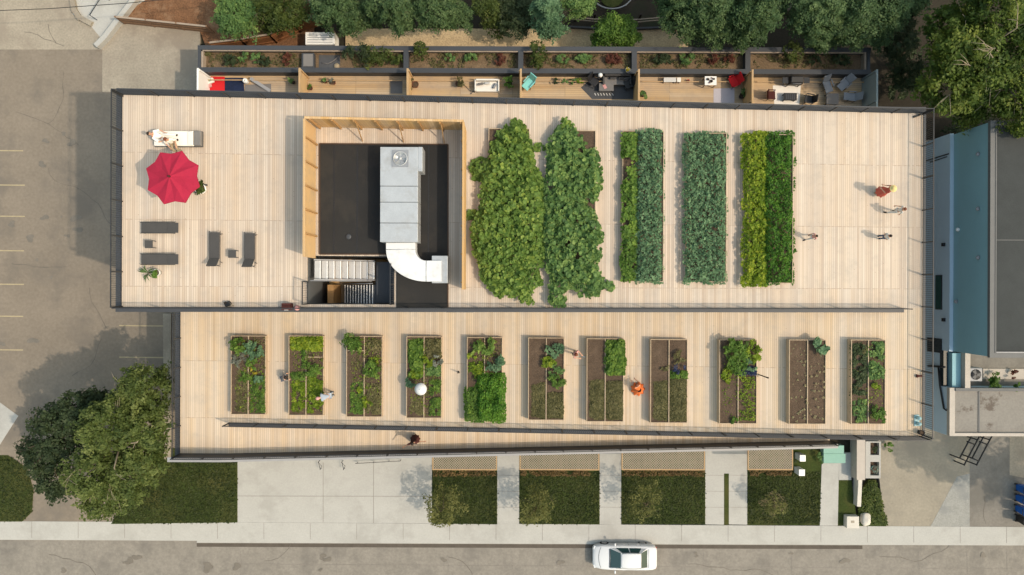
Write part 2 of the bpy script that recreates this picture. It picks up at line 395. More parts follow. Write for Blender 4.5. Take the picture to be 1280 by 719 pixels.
# ---------------------------------------------------------------- foliage
TEMPL = {
    'ovate': (np.array([(0, -.5, 0), (.28, -.05, .07), (0, .5, -.02), (-.28, -.05, .07)]), [(0, 1, 2), (0, 2, 3)]),
    'round': (np.array([(0, -.42, -.04), (.42, -.34, .06), (.46, .14, .05), (0, .5, -.06), (-.46, .14, .05), (-.42, -.34, .06)]), [(0, 1, 2, 3), (0, 3, 4, 5)]),
    'blade': (np.array([(-.07, -.5, 0), (.07, -.5, 0), (.03, .5, .02), (-.03, .5, .02)]), [(0, 1, 2, 3)]),
}
def leaves(name, P, size, tone, mat, shape='ovate', tilt=0.7, seed=0, parent=None, origin=None, out=None):
    """one mesh of single leaves at points P; out (optional) leans each leaf towards that direction"""
    g = np.random.default_rng(seed)
    T, F = TEMPL[shape]; n = len(P); k = len(T)
    if np.isscalar(size): size = np.full(n, size)
    size = size * g.uniform(0.55, 1.4, n)
    yaw = g.uniform(0, 2 * np.pi, n)
    # normal: upwards, tilted at random, optionally leaning outwards
    nrm = np.stack([g.normal(0, tilt * 0.6, n), g.normal(0, tilt * 0.6, n), np.ones(n)], 1)
    if out is not None: nrm += out
    nrm /= np.linalg.norm(nrm, axis=1)[:, None]
    a = np.stack([np.cos(yaw), np.sin(yaw), np.zeros(n)], 1)
    a -= nrm * (a * nrm).sum(1)[:, None]; a /= np.linalg.norm(a, axis=1)[:, None]
    b = np.cross(nrm, a)
    V = P[:, None, :] + size[:, None, None] * (T[None, :, 0, None] * a[:, None, :] + T[None, :, 1, None] * b[:, None, :] + T[None, :, 2, None] * nrm[:, None, :])
    V = V.reshape(-1, 3)
    org = np.array(origin if origin is not None else (0, 0, 0), float)
    V = V - org
    nf = len(F); fl = len(F[0])
    loops = (np.array(F).reshape(-1)[None, :] + (np.arange(n) * k)[:, None]).reshape(-1)
    me = bpy.data.meshes.new(name)
    me.vertices.add(len(V)); me.vertices.foreach_set('co', V.astype(np.float32).reshape(-1))
    me.loops.add(len(loops)); me.loops.foreach_set('vertex_index', loops.astype(np.int32))
    me.polygons.add(n * nf)
    me.polygons.foreach_set('loop_start', np.arange(0, n * nf * fl, fl, dtype=np.int32))
    at = me.attributes.new('tone', 'FLOAT', 'FACE')
    at.data.foreach_set('value', np.repeat(np.clip(tone, 0, 1), nf).astype(np.float32))
    me.materials.append(LM[mat] if isinstance(mat, str) else mat)
    me.update(calc_edges=True); me.validate()
    o = bpy.data.objects.new(name, me); col.objects.link(o)
    if parent: o.parent = parent
    elif origin is not None: o.location = origin
    return o

def in_poly(x, y, poly):
    inside = np.zeros(len(x), bool); n = len(poly)
    for i in range(n):
        x0, y0 = poly[i][:2]; x1, y1 = poly[(i + 1) % n][:2]
        c = ((y0 > y) != (y1 > y))
        with np.errstate(divide='ignore', invalid='ignore'):
            xi = (x1 - x0) * (y - y0) / (y1 - y0 if y1 != y0 else 1e-9) + x0
        inside ^= c & (x < xi)
    return inside
def edge_dist(x, y, poly):
    d = np.full(len(x), 1e9); n = len(poly)
    for i in range(n):
        x0, y0 = poly[i][:2]; x1, y1 = poly[(i + 1) % n][:2]
        dx, dy = x1 - x0, y1 - y0; l2 = dx * dx + dy * dy + 1e-9
        t = np.clip(((x - x0) * dx + (y - y0) * dy) / l2, 0, 1)
        d = np.minimum(d, np.hypot(x - x0 - t * dx, y - y0 - t * dy))
    return d
_seed = [100]
def patch(name, label, cat, poly, zf, base, h, n, size, mat, shape='ovate', clump=0.5, rough_edge=0.18, edge=0.35, tilt=0.7, depth=0.6, gaps=0.0, tone0=0.0, group=None, kind='stuff', lump=0.14):
    """a mass of leaves over a plan outline (world x,y): height swells from the edge, in clumps lighter and darker, higher and lower"""
    _seed[0] += 1; g = np.random.default_rng(_seed[0])
    xs = [p[0] for p in poly]; ys = [p[1] for p in poly]
    x0, x1, y0, y1 = min(xs), max(xs), min(ys), max(ys)
    area = (x1 - x0) * (y1 - y0)
    K = max(4, int(area / (clump * clump)))
    cx = g.uniform(x0, x1, K); cy = g.uniform(y0, y1, K); ct = g.normal(0, 0.12, K); ch = g.uniform(1 - 1.4 * lump, 1.08, K); keep = g.uniform(0, 1, K) >= gaps
    m = int(n * 1.6) + 50
    x = g.uniform(x0 - rough_edge, x1 + rough_edge, m); y = g.uniform(y0 - rough_edge, y1 + rough_edge, m)
    ins = in_poly(x, y, poly); d = edge_dist(x, y, poly)
    wob = g.uniform(0, rough_edge, K)
    nn = np.argmin((x[:, None] - cx) ** 2 + (y[:, None] - cy) ** 2, axis=1)
    ok = (ins | (d < wob[nn])) & keep[nn]
    x, y, d, nn, ins = x[ok][:n], y[ok][:n], d[ok][:n], nn[ok][:n], ins[ok][:n]
    dc = np.hypot(x - cx[nn], y - cy[nn]) / clump
    hh = h * np.clip(np.where(ins, 0.35 + 0.65 * np.minimum(1, d / edge), 0.25), 0, 1) * ch[nn] * (1 - lump * np.minimum(1, dc) ** 2)
    z = np.array([zf(a) for a in x]) + base + hh * (1 - depth * g.uniform(0, 1, len(x)) ** 2)
    P = np.stack([x, y, z], 1)
    tone = 0.48 + tone0 + ct[nn] + g.normal(0, 0.2, len(x))
    org = (float(np.mean(x)), float(np.mean(y)), float(np.min(z)))
    o = leaves(name, P, size, tone, mat, shape, tilt, _seed[0], origin=org)
    return tag(o, label, cat, group, kind)

def rect(zf, dz, x0, x1, y0, y1):
    return [WD(x0, y0, zf, dz), WD(x1, y0, zf, dz), WD(x1, y1, zf, dz), WD(x0, y1, zf, dz)]
def poly(zf, dz, pts): return [WD(a, b, zf, dz) for a, b in pts]

def blob_leaves(g, c, rx, ry, rz, nclump, per, csize):
    """points of a crown: clumps of leaves scattered over an uneven ellipsoid, each clump a small shell"""
    P = []; O = []; Tn = []
    for i in range(nclump):
        u = g.normal(0, 1, 3); u /= np.linalg.norm(u); u[2] = abs(u[2]) * 0.9 if g.uniform() < 0.8 else -abs(u[2]) * 0.5
        r = g.uniform(0.45, 1.0) ** 0.6
        cc = np.array(c) + u * np.array([rx, ry, rz]) * r * g.uniform(0.85, 1.12)
        s = csize * g.uniform(0.6, 1.3)
        v = g.normal(0, 1, (per, 3)); v /= np.linalg.norm(v, axis=1)[:, None]
        v[:, 2] = np.where(g.uniform(size=per) < 0.7, np.abs(v[:, 2]), v[:, 2])
        q = v * s * (g.uniform(0.35, 1.05, (per, 1)) ** 0.7) * np.array([1.45, 0.7, 0.6]); w = g.uniform(0, 6.283)
        q = cc + np.stack([q[:, 0] * np.cos(w) - q[:, 1] * np.sin(w), q[:, 0] * np.sin(w) + q[:, 1] * np.cos(w), q[:, 2]], 1)
        P.append(q); O.append(v * 0.9); Tn.append(np.full(per, 0.47 + g.normal(0, 0.15)) + g.normal(0, 0.12, per))
    return np.concatenate(P), np.concatenate(O), np.concatenate(Tn)
def bush(name, label, cat, loc, rx, ry, h, n, size, mat, shape='ovate', group=None, csize=None):
    _seed[0] += 1; g = np.random.default_rng(_seed[0])
    nc = max(5, n // 40)
    P, O, T = blob_leaves(g, (loc[0], loc[1], loc[2] + h * 0.45), rx * 0.85, ry * 0.85, h * 0.5, nc, n // nc, csize or max(0.08, 0.33 * min(rx, ry)))
    P[:, 2] = np.maximum(P[:, 2], loc[2] + 0.02)
    return tag(leaves(name, P, size, T, mat, shape, 0.7, _seed[0], origin=tuple(loc), out=O), label, cat, group)
def limbs(mb, base, top, r0, targets, g, off=(0, 0, 0)):
    base = Vector(base); top = Vector(top)
    mid = base.lerp(top, 0.5) + Vector((g.normal(0, .12), g.normal(0, .12), 0))
    mb.tube([base, mid, top], [r0, r0 * 0.8, r0 * 0.55], 10)
    for t in targets:
        t = Vector(t); s = base.lerp(top, g.uniform(0.55, 1.0))
        m = s.lerp(t, 0.5) + Vector((g.normal(0, .25), g.normal(0, .25), g.uniform(0, .4)))
        m2 = m.lerp(t, 0.5) + Vector((g.normal(0, .22), g.normal(0, .22), g.uniform(-.1, .25)))
        mb.tube([s, m, m2, t], [r0 * 0.36, r0 * 0.2, r0 * 0.11, r0 * 0.03], 6)
        for _ in range(3):
            e = t + Vector((g.normal(0, .5), g.normal(0, .5), g.uniform(-.2, .25))); b0 = m2.lerp(t, g.uniform(0, .7))
            mb.tube([b0, b0.lerp(e, .5) + Vector((g.normal(0, .1), g.normal(0, .1), .05)), e], [r0 * 0.08, r0 * 0.05, r0 * 0.018], 5)
def tree(name, label, cat, lobes, trunk_xy, trunk_r, leaf, mat, per=150, dens=1.0, bark='bark', group=None, csize=0.7, nlimb=14, bare=0):
    """lobes: (x, y, z, rx, ry, rz) pieces of the crown"""
    _seed[0] += 1; g = np.random.default_rng(_seed[0])
    root = thing(name, label, cat, (trunk_xy[0], trunk_xy[1], 0), group=group)
    Ps = []; Os = []; Ts = []; tg = []
    for (x, y, z, rx, ry, rz) in lobes:
        nc = max(6, int(dens * 5.5 * (rx * ry + rx * rz) / (csize * csize)))
        P, O, T = blob_leaves(g, (x, y, z), rx, ry, rz, nc, per, csize)
        Ps.append(P); Os.append(O); Ts.append(T + g.normal(0, 0.05))
        for _ in range(max(3, nlimb // len(lobes))):
            tg.append((x + g.uniform(-.8, .8) * rx, y + g.uniform(-.8, .8) * ry, z + g.uniform(-.2, .75) * rz))
    zt = max(l[2] for l in lobes)
    for _ in range(bare):
        l = lobes[g.integers(len(lobes))]
        tg.append((l[0] + g.uniform(-.5, .5) * l[3], l[1] + g.uniform(-.5, .5) * l[4], l[2] + 1.12 * l[5]))
    mb = MB(root.location)
    limbs(mb, (trunk_xy[0], trunk_xy[1], -0.05), (np.mean([l[0] for l in lobes]), np.mean([l[1] for l in lobes]), zt), trunk_r, tg, g)
    mb.build('trunk', bark, root)
    P = np.concatenate(Ps); P[:, 2] = np.maximum(P[:, 2], 0.15)
    leaves('crown', P, leaf, np.concatenate(Ts), mat, 'ovate', 0.8, _seed[0], parent=root, origin=tuple(root.location), out=np.concatenate(Os))
    return root

# ================================================================ SETTING: ground, lots, road
structure('ground', MB().box(-300, 300, -300, 300, -1.2, -0.2), 'earth')
def lot(name, pts, mat, z0=-0.28, z1=0.0):
    return structure(name, MB().prism([W(a, b, 0)[:2] for a, b in pts], z0, z1), mat)
lot('parking_lot', [(-900, 62), (128, 62), (128, 115), (330, 115), (330, 560), (160, 655), (-900, 651)], 'asphalt')
lot('alley_apron', [(-900, -700), (88, -700), (91, 18), (109, 27), (128, 50), (128, 62), (-900, 62)], 'old_concrete')
lot('loading_pad', [(128, 50), (143, 25), (250, 39), (250, 115), (128, 115)], 'old_concrete', z1=0.012)
lot('stone_path', [(88, -700), (190, -700), (190, -5), (143, 25), (128, 50), (109, 27), (91, 18)], 'concrete', z1=0.004)
lot('mulch_bed', [(190, -700), (392, -700), (392, 58), (258, 60), (250, 39), (143, 25), (190, -5)], 'mulch', z1=0.02)
lot('wood_chip_path', [(432, 36), (860, 36), (860, 100), (432, 100)], 'chips', z1=0.02)
lot('front_lawn', [(139, 655), (200, 560), (297, 560), (297, 653)], 'lawn', z1=0.03)
lot('corner_lawn', [(-300, 572), (10, 569), (34, 585), (42, 612), (40, 640), (28, 652), (-300, 652)], 'lawn', z1=0.03)
lot('side_walk_slab', [(-300, 480), (0, 503), (23, 520), (0, 556), (-300, 640)], 'concrete', z1=0.02)
lot('forecourt', [(297, 560), (540, 560), (540, 654.3), (297, 653)], 'concrete', z1=0.01)
lot('neighbour_lot', [(1088, 500), (1163, 500), (1212, 500), (1212, 592), (1196, 596), (1163, 658.5), (1106, 658)], 'sand_lot', z1=0.0)
lot('paver_wedge', [(1163, 658.5), (1196, 596), (1212, 592), (1212, 659)], 'pavers', z1=0.008)
lot('grey_driveway', [(1212, 480), (1262, 480), (1262, 659), (1212, 659)], 'grey_lot', z1=0.0)
lot('right_pad', [(1262, 480), (1500, 480), (1500, 640), (1262, 594)], 'old_concrete', z1=0.006)
lot('right_yard', [(1262, 594), (1500, 640), (1500, 662), (1262, 659)], 'grey_lot', z1=0.0)
lot('grass_wedge', [(1086, 600), (1095, 600), (1108, 658), (1072, 657.5), (1074, 618)], 'lawn', z1=0.02)
lot('side_alley', [(1040, 175), (1230, 175), (1230, 500), (1040, 500)], 'grey_lot', z1=-0.01)
# front gardens between the entry paths
paths = [(621.5, 649), (749.5, 776.5), (881.5, 905), (911, 934)]
for a, b in paths: lot('entry_path', [(a, 560), (b, 560), (b, 656), (a, 655.5)], 'concrete', z1=0.012)
lot('entry_path', [(905, 560), (911, 560), (911, 592), (905, 592)], 'concrete', z1=0.012)
lot('entry_path', [(1027, 579), (1048.5, 579), (1047, 657), (1024.5, 657)], 'concrete', z1=0.03)
lot('entry_path', [(1048.5, 566), (1064, 566), (1064, 600), (1048.5, 600)], 'concrete', z1=0.03)
for a, b in [(540, 621.5), (649, 749.5), (776.5, 881.5)]:
    lot('garden_lawn', [(a, 560), (b, 560), (b, 655.5), (a, 654.5)], 'lawn', z1=0.02)
lot('garden_lawn', [(905, 592), (911, 592), (911, 656), (905, 656)], 'lawn', z1=0.02)
lot('garden_lawn', [(934, 560), (1027, 560), (1024.5, 656.5), (934, 656)], 'lawn', z1=0.02)
lot('garden_lawn', [(1047.8, 600), (1064, 600), (1072, 657), (1047, 657)], 'lawn', z1=0.02)
# pavement, kerb and road
def line_y(px, a, b): return a + (b - a) * px / 1280
structure('pavement', MB().prism([W(-900, 647, 0)[:2], W(-300, 650)[:2], W(297, 653)[:2], W(1072, 657.6)[:2], W(1600, 660.5)[:2], W(1600, 680.5)[:2], W(246, 676)[:2], W(-900, 670)[:2]], -0.3, 0.02), 'concrete')
structure('kerb', MB().prism([W(246, 676)[:2], W(1600, 680.5)[:2], W(1600, 683)[:2], W(246, 678.6)[:2]], -0.3, 0.0), 'concrete')
structure('road', MB().prism([W(-900, 670.2)[:2], W(246, 676.2)[:2], W(246, 678.8)[:2], W(1600, 683.2)[:2], W(1600, 1200)[:2], W(-900, 1200)[:2]], -0.6, -0.10), 'road')
structure('road_strip', MB().prism([W(246, 679, -.1)[:2], W(1078, 682, -.1)[:2], W(1078, 686.5, -.1)[:2], W(246, 683.5, -.1)[:2]], -0.2, -0.094), 'road_strip')  # dark strip along the street side of the kerb
# joints in the slabs and lines on the lot, as thin strips
jm = surf('slab_joint', (0.20, 0.18, 0.16), var=0.3)
j = MB()
def strip(mb, a, b, w, z):
    a = W(*a, 0); b = W(*b, 0); d = (b - a).normalized(); n = Vector((-d.y, d.x, 0)) * w / 2
    mb.prism([(a + n)[:2], (b + n)[:2], (b - n)[:2], (a - n)[:2]], z - 0.003, z)
for px in range(40, 1280, 58):
    strip(j, (px, line_y(px, 651.8, 658.6)), (px, line_y(px, 672, 679)), 0.025, 0.026)
strip(j, (297, 620), (540, 620.5), 0.03, 0.016); strip(j, (404, 578), (404, 653), 0.03, 0.016); strip(j, (467, 578), (467, 654), 0.03, 0.016)
for a, b in paths:
    for y in (594, 614, 634): strip(j, (a, y), (b, y + .3), 0.02, 0.018)
for px in (640, 700, 1150, 1210, 1260, 120, 300, 420, 560, 880, 990): strip(j, (px, 690), (px + 1, 760), 0.035, -0.09)
strip(j, (300, 706), (1280, 712), 0.03, -0.09)
structure('pavement_joints', j, jm)
ck = MB(); g_ = random.Random(11)
def crack(px, py, ang, L, z):
    for _ in range(int(L / 9)):
        nx, ny = px + 9 * math.cos(ang), py + 9 * math.sin(ang)
        strip(ck, (px, py), (nx, ny), g_.uniform(.02, .045), z); px, py = nx, ny; ang += g_.uniform(-.45, .45)
for px, py, an, L in [(20, 140, .3, 90), (60, 210, 1.3, 120), (15, 330, .1, 80), (90, 470, -.6, 70), (80, 90, 1.7, 80), (112, 360, 1.5, 60)]: crack(px, py, an, L, .0085)
for px, py, an, L in [(60, 694, .1, 160), (330, 702, -.1, 140), (560, 697, .2, 120), (860, 706, -.05, 180), (1100, 696, .1, 130)]: crack(px, py, an, L, -.0885)
for px, py, an, L in [(1230, 620, 1.4, 40), (60, 30, 1.4, 30), (30, 40, .1, 60)]: crack(px, py, an, L, .0085)
structure('paving_cracks', ck, surf('crack', (.12, .106, .09), var=.3))
so_ = MB()
for k in range(34):
    px, py = (g_.uniform(0, 100), g_.uniform(110, 440)) if k < 16 else (g_.uniform(0, 1270), g_.uniform(692, 715))
    if k >= 16 and 735 < px < 830: continue
    z = (.0105 if k < 16 else -.0865) + k * .0004; c_ = W(px, py, 0); r_ = g_.uniform(.06, .26) ; f1_, f2_ = g_.uniform(0, 6), g_.uniform(0, 6)
    so_.prism([(c_.x + r_ * (1 + .3 * math.sin(2 * t + f1_) + .2 * math.sin(3 * t + f2_)) * math.cos(t) * 1.5, c_.y + r_ * (1 + .3 * math.sin(2 * t + f1_) + .2 * math.sin(3 * t + f2_)) * math.sin(t)) for t in [q * 6.283 / 14 for q in range(14)]], z - .002, z)
structure('oil_stains', so_, surf('oil_stain', (.148, .132, .112), var=.25, scale=2))
l = MB()
for y in (188, 231, 270, 313, 355, 395, 437): strip(l, (-40, y), (31 - (y % 3), y + 0.6), 0.09, 0.006)
for y in (407, 446.5): strip(l, (149, y), (207, y + .6), 0.09, 0.006)
structure('parking_lines', l, 'paint_line')
structure('parking_kerb', MB().prism([W(205, 392)[:2], W(215, 392)[:2], W(214, 575)[:2], W(206, 575)[:2]], -0.2, 0.14), 'old_concrete')
# tufts of grass over the lawns (uncountable)
def grass(pts, n, label):
    g = np.random.default_rng(n); P2 = [W(a, b, 0) for a, b in pts]
    xs = [p.x for p in P2]; ys = [p.y for p in P2]
    x = g.uniform(min(xs), max(xs), n * 2); y = g.uniform(min(ys), max(ys), n * 2)
    x += g.normal(0, .05, len(x)); y += g.normal(0, .05, len(y)); ok = in_poly(x, y, P2) | (edge_dist(x, y, P2) < g.uniform(0, .14, len(x)) ** 1.0 * (g.uniform(0, 1, len(x)) < .7)); x = x[ok][:n]; y = y[ok][:n]
    t = 0.5 + 0.22 * np.sin(x * 1.1 + 1.3 * np.sin(y * .9)) * np.sin(y * 1.4 + np.cos(x * .7)) + g.normal(0, .2, len(x))
    tag(leaves('grass', np.stack([x, y, g.uniform(0.02, 0.07, len(x))], 1), 0.13, t, 'blade', 'ovate', 0.9, n, origin=(float(x.mean()), float(y.mean()), 0)), label, 'grass', kind='stuff')
grass([(141, 654), (160, 575), (296, 575), (296, 652.5)], 9000, 'dark green lawn grass left of the pale forecourt slab')
grass([(-40, 572), (10, 570), (34, 586), (42, 612), (40, 638), (27, 651), (-40, 651)], 4500, 'rounded patch of lawn grass in the lower left corner')
for (a, b, lab) in [(541, 621, 'lawn grass between the forecourt and the first narrow entry path'), (650, 749, 'lawn grass between the first two narrow entry paths'),
                    (777, 881, 'lawn grass left of the paired entry paths'), (935, 1025, 'lawn grass between the paired entry paths and the sage green steps')]:
    grass([(a, 590), (b, 590), (b, 655), (a, 654.5)], 5200, lab)

# ================================================================ THE BUILDING
bld = thing('apartment_building', 'long apartment building topped by timber deck terraces that slope like ramps', 'building', (0, 0, 0))
CW = 0.3
def slab(mb, x0, x1, y0, y1, zf, t, dz=0.0, cuts=()):
    xs = sorted(set([x0, x1] + [c for c in (XJ, XLAND, *cuts) if x0 < c < x1]))
    for a, b in zip(xs, xs[1:]):
        za, zb = zf(a) + dz, zf(b) + dz
        mb.hex8([(a, y0, za - t), (b, y0, zb - t), (b, y1, zb - t), (a, y1, za - t)], [(a, y0, za), (b, y0, zb), (b, y1, zb), (a, y1, za)])
    return mb
# stair opening
h0 = WD(384, 330, z_up); h1 = WD(493, 330, z_up); hy1 = WD(440, 320, z_up).y; hy0 = YD + 0.16
HX0, HX1 = h0.x, h1.x
# upper volume walls (hollow where the stair drops through)
mb = MB()
def vol(mb, x0, x1, y0, y1, zf, dz=-0.12):
    xs = sorted(set([x0, x1] + [c for c in (XJ, XLAND) if x0 < c < x1]))
    for a, b in zip(xs, xs[1:]):
        mb.hex8([(a, y0, -0.3), (b, y0, -0.3), (b, y1, -0.3), (a, y1, -0.3)], [(a, y0, zf(a) + dz), (b, y0, zf(b) + dz), (b, y1, zf(b) + dz), (a, y1, zf(a) + dz)])
vol(mb, XL, HX0, YD - .25, YN, z_up); vol(mb, HX1, XR, YD - .25, YN, z_up); vol(mb, HX0, HX1, hy1, YN, z_up); vol(mb, HX0, HX1, YD - .25, hy0, z_up)
mb.build('upper_wall', 'render_wall', bld)
mb = MB(); vol(mb, XL, XR, YS, YD - .252, z_main); mb.build('lower_wall', 'render_wall', bld)
# decks
mb = MB()
slab(mb, XL, HX0, YD, YN, z_up, 0.12); slab(mb, HX1, XR, YD, YN, z_up, 0.12); slab(mb, HX0, HX1, hy1, YN, z_up, 0.12); slab(mb, HX0, HX1, YD, hy0, z_up, 0.12)
mb.build('upper_deck', 'deck_upper', bld)
mb = MB(); slab(mb, XL, XR, YS, YD - 0.26, z_main, 0.12)
slab(mb, XJ + 0.2, XR, YD - 0.26, YD, z_main, 0.12); mb.build('main_ramp_deck', 'deck_ramp', bld)
YL0, YL1 = YS - CW * .9, -10.55
XLE = 22.1
mb = MB(); slab(mb, XLAND, XLE, YL1, YL0, z_low, 0.12); slab(mb, XL, XLAND, YL1, YS, z_low, 0.12); mb.build('lower_ramp_deck', 'deck_ramp', bld)
mb = MB(); slab(mb, XL, XLE, YL1 - .3, YL0, z_low, 0.3, dz=-0.12); mb.build('lower_ramp_slab', 'grey_metal', bld)
# copings along the deck edges
def coping(x0, x1, y0, y1, zf, mat='grey_metal', dz=0.03, t=0.22, name='coping'):
    return slab(MB(), x0, x1, y0, y1, zf, t, dz).build(name, mat, bld)
coping(XL - CW, XR + .15, YN, YN + CW + .02, z_up)
coping(XL - CW, XL, YD - .25, YN, z_up)
coping(XR, XR + .15, YL1 * 0 + YS, YN, lambda x: Z_JOIN)
coping(XL - CW, XJ + .2, YD - .26, YD, z_up, dz=0.035)
coping(XLAND + .05, XR + .15, YS - CW * .9, YS, z_main, dz=0.035)
coping(XL - CW, XL, YL1 - .3, YD - .26, lambda x: Z_LAND)
# solid parapet along the lower ramp with a pale cap
mb = MB(); slab(mb, XL, XLE, YL1 - .27, YL1, z_low, 1.1, dz=0.95); mb.build('ramp_parapet', 'black_metal', bld)
mb = MB(); slab(mb, XL - CW, XLE + .1, YL1 - .30, YL1 - .02, z_low, 0.05, dz=1.002); mb.build('parapet_cap', 'pale_metal', bld)
# windows and doors on the facades
def window(cx, y, z, w, h, ny):
    f = MB().box(cx - w / 2, cx + w / 2, min(y, y + ny * .06), max(y, y + ny * .06), z, z + h).build('window', 'white', bld)
    MB().box(cx - w / 2 + .07, cx + w / 2 - .07, min(y + ny * .06, y + ny * .075), max(y + ny * .06, y + ny * .075), z + .07, z + h - .07).build('pane', 'glass', f)
for k in range(7):
    x = -17.5 + k * 6.1
    for z in (0.5, 3.2): 
        if z + 1.8 < z_low(x) - .5 or z < 1: window(x, YS, z, 1.8, 1.7, -1)
for k in range(6):
    x = -12.2 + k * 5.6
    window(x, YN, 3.15, 2.4, 2.1, 1); window(x, YN, 6.6, 1.8, 1.4, 1)
for k in range(5):
    x = -18.6 + k * 5.2
    if z_up(x) - z_main(x) > 3.2: window(x, YD - .25, z_main(x) + 1.3, 1.7, 1.4, -1)
# columns that carry the lower ramp
for k in range(8):
    x = -20.4 + k * 6.0
    MB().box(x - .12, x + .12, -10.5, -10.26, -0.1, z_low(x) - .42).build('column', 'grey_metal', bld)

# ---------------------------------------------------------------- guard rails
def railing(label, p0, p1, zf, h=1.07, gap=0.115, post=1.9, base=0.06, cat='guard rail', z_from=0.0, ends=True):
    a = Vector((*p0, 0)); b = Vector((*p1, 0)); L = (b - a).length; d = (b - a).normalized()
    root = thing('guard_rail', label, cat, (a.x, a.y, zf(a.x)), group='guard rails around the roof decks')
    off = root.location
    def at(s, z): p = a + d * s; return Vector((p.x, p.y, zf(p.x) + z))
    brk = sorted(set([0.0, L] + [(c - a.x) / d.x for c in (XJ, XLAND) if abs(d.x) > .5 and 0 < (c - a.x) / d.x < L]))
    def bar(s0, s1, z, w, t):
        n = Vector((-d.y, d.x, 0)) * w / 2; A, B = at(s0, z), at(s1, z)
        return [A - n, B - n, B + n, A + n], [p + Vector((0, 0, t)) for p in (A - n, B - n, B + n, A + n)]
    mb = MB(off)
    for s0, s1 in zip(brk, brk[1:]): mb.hex8(*bar(s0, s1, h - .04, .05, .04))
    mb.build('top_rail', 'black_metal', root)
    mb = MB(off)
    for s0, s1 in zip(brk, brk[1:]): mb.hex8(*bar(s0, s1, z_from + base, .035, .035))
    mb.build('bottom_rail', 'black_metal', root)
    mb = MB(off); n = int(L / gap); w = .008
    sd = Vector((-d.y, d.x, 0)) * w
    for i in range(1, n):
        s = i * L / n; p0_, p1_ = at(s, z_from + base + .03), at(s, h - .035)
        mb.hex8([p0_ - d * w - sd, p0_ + d * w - sd, p0_ + d * w + sd, p0_ - d * w + sd], [p1_ - d * w - sd, p1_ + d * w - sd, p1_ + d * w + sd, p1_ - d * w + sd])
    mb.build('baluster_panel', 'black_metal', root)
    k = max(1, round(L / post))
    for i in range(k + 1):
        s = min(max(i * L / k, .03), L - .03); p = at(s, -.02)
        MB(off).box(p.x - .032, p.x + .032, p.y - .032, p.y + .032, p.z, p.z + h + .025).build('post', 'black_metal', root)
    return root
railing('black baluster rail along the north edge of the upper deck above the patios', (XL, YN - .03), (XR, YN - .03), z_up)
railing('black baluster rail at the west end of the upper deck beside the loungers', (XL + .02, YD), (XL + .02, YN - .08), z_up)
railing('long black baluster rail dividing the upper deck from the deck with eleven beds', (XL + .07, YD - .03), (XJ + .1, YD - .03), z_up)
railing('black baluster rail at the east end of both decks facing the slate blue neighbour', (XR - .03, YS + .05), (XR - .03, YN - .08), z_up)
railing('black baluster rail between the eleven beds and the narrow lower ramp', (XLAND + .05, YS - .02), (XR - .08, YS - .02), z_main)
railing('black baluster rail at the west end of the lower deck beside the trees', (XL + .02, YL1 - .1), (XL + .02, YD - .30), z_main)
railing('black baluster rail on the pale capped parapet of the narrow lower ramp', (XL + .07, YL1 - .04), (XLE - .05, YL1 - .04), z_low, h=1.42, z_from=.96)
# stair rails
railing('short black rail at the left end of the stair opening', (HX0 + .05, hy0), (HX0 + .05, WD(440, 352, z_up).y), z_up, post=1.0)
railing('black rail along the right side of the stair opening by the brown roof strip', (HX1 - .04, hy0), (HX1 - .04, WD(440, 330, z_up).y), z_up, post=1.2)

# ---------------------------------------------------------------- roof equipment enclosure
def up(px, py, dz=0.0): return WD(px, py, z_up, dz)
pad = MB()
pa = [up(400, 180), up(560, 181), up(560, 386), up(495.5, 386), up(495.5, 318), up(400, 318)]
def follow(mb, pts, zf, lo, hi):
    n = len(pts)
    a = sum(pts[i].x * pts[(i + 1) % n].y - pts[(i + 1) % n].x * pts[i].y for i in range(n))
    if a < 0: pts = pts[::-1]
    vs_ = [(p.x, p.y, zf(p.x) + lo) for p in pts] + [(p.x, p.y, zf(p.x) + hi) for p in pts]
    return mb.add(vs_, [tuple(range(n - 1, -1, -1)), tuple(range(n, 2 * n))] + [(i, (i + 1) % n, n + (i + 1) % n, n + i) for i in range(n)])
follow(pad, pa, z_up, -0.05, 0.05); pad.build('roof_membrane', 'membrane', bld)
mb = MB()
for px in (418, 447, 536):
    A, B = up(px, 183), up(px, 316); mb.hex8([(A.x - .03, B.y, z_up(A.x) + .04), (A.x + .03, B.y, z_up(A.x) + .04), (A.x + .03, A.y, z_up(A.x) + .04), (A.x - .03, A.y, z_up(A.x) + .04)], [(A.x - .03, B.y, z_up(A.x) + .058), (A.x + .03, B.y, z_up(A.x) + .058), (A.x + .03, A.y, z_up(A.x) + .058), (A.x - .03, A.y, z_up(A.x) + .058)])
mb.build('membrane_seam', 'black', bld)
p = up(436, 296); MB().lathe([(.16, .05), (.15, .085), (.05, .09)], (p.x, p.y, z_up(p.x)), 14).build('roof_drain', 'grey_metal', bld)
mb = MB()
for a, b in [((400, 180), (560, 181)), ((400, 180), (400, 318)), ((400, 318), (495, 318)), ((560, 181), (560, 386))]:
    A, B = up(*a), up(*b); d = (B - A).normalized(); n = Vector((-d.y, d.x, 0)) * .03
    mb.hex8([A - n + Vector((0, 0, -.04)), B - n + Vector((0, 0, -.04)), B + n + Vector((0, 0, -.04)), A + n + Vector((0, 0, -.04))], [A - n + Vector((0, 0, .09)), B - n + Vector((0, 0, .09)), B + n + Vector((0, 0, .09)), A + n + Vector((0, 0, .09))])
mb.build('roof_kerb', surf('brown_kerb', (0.06, 0.035, 0.022), var=.2), bld)

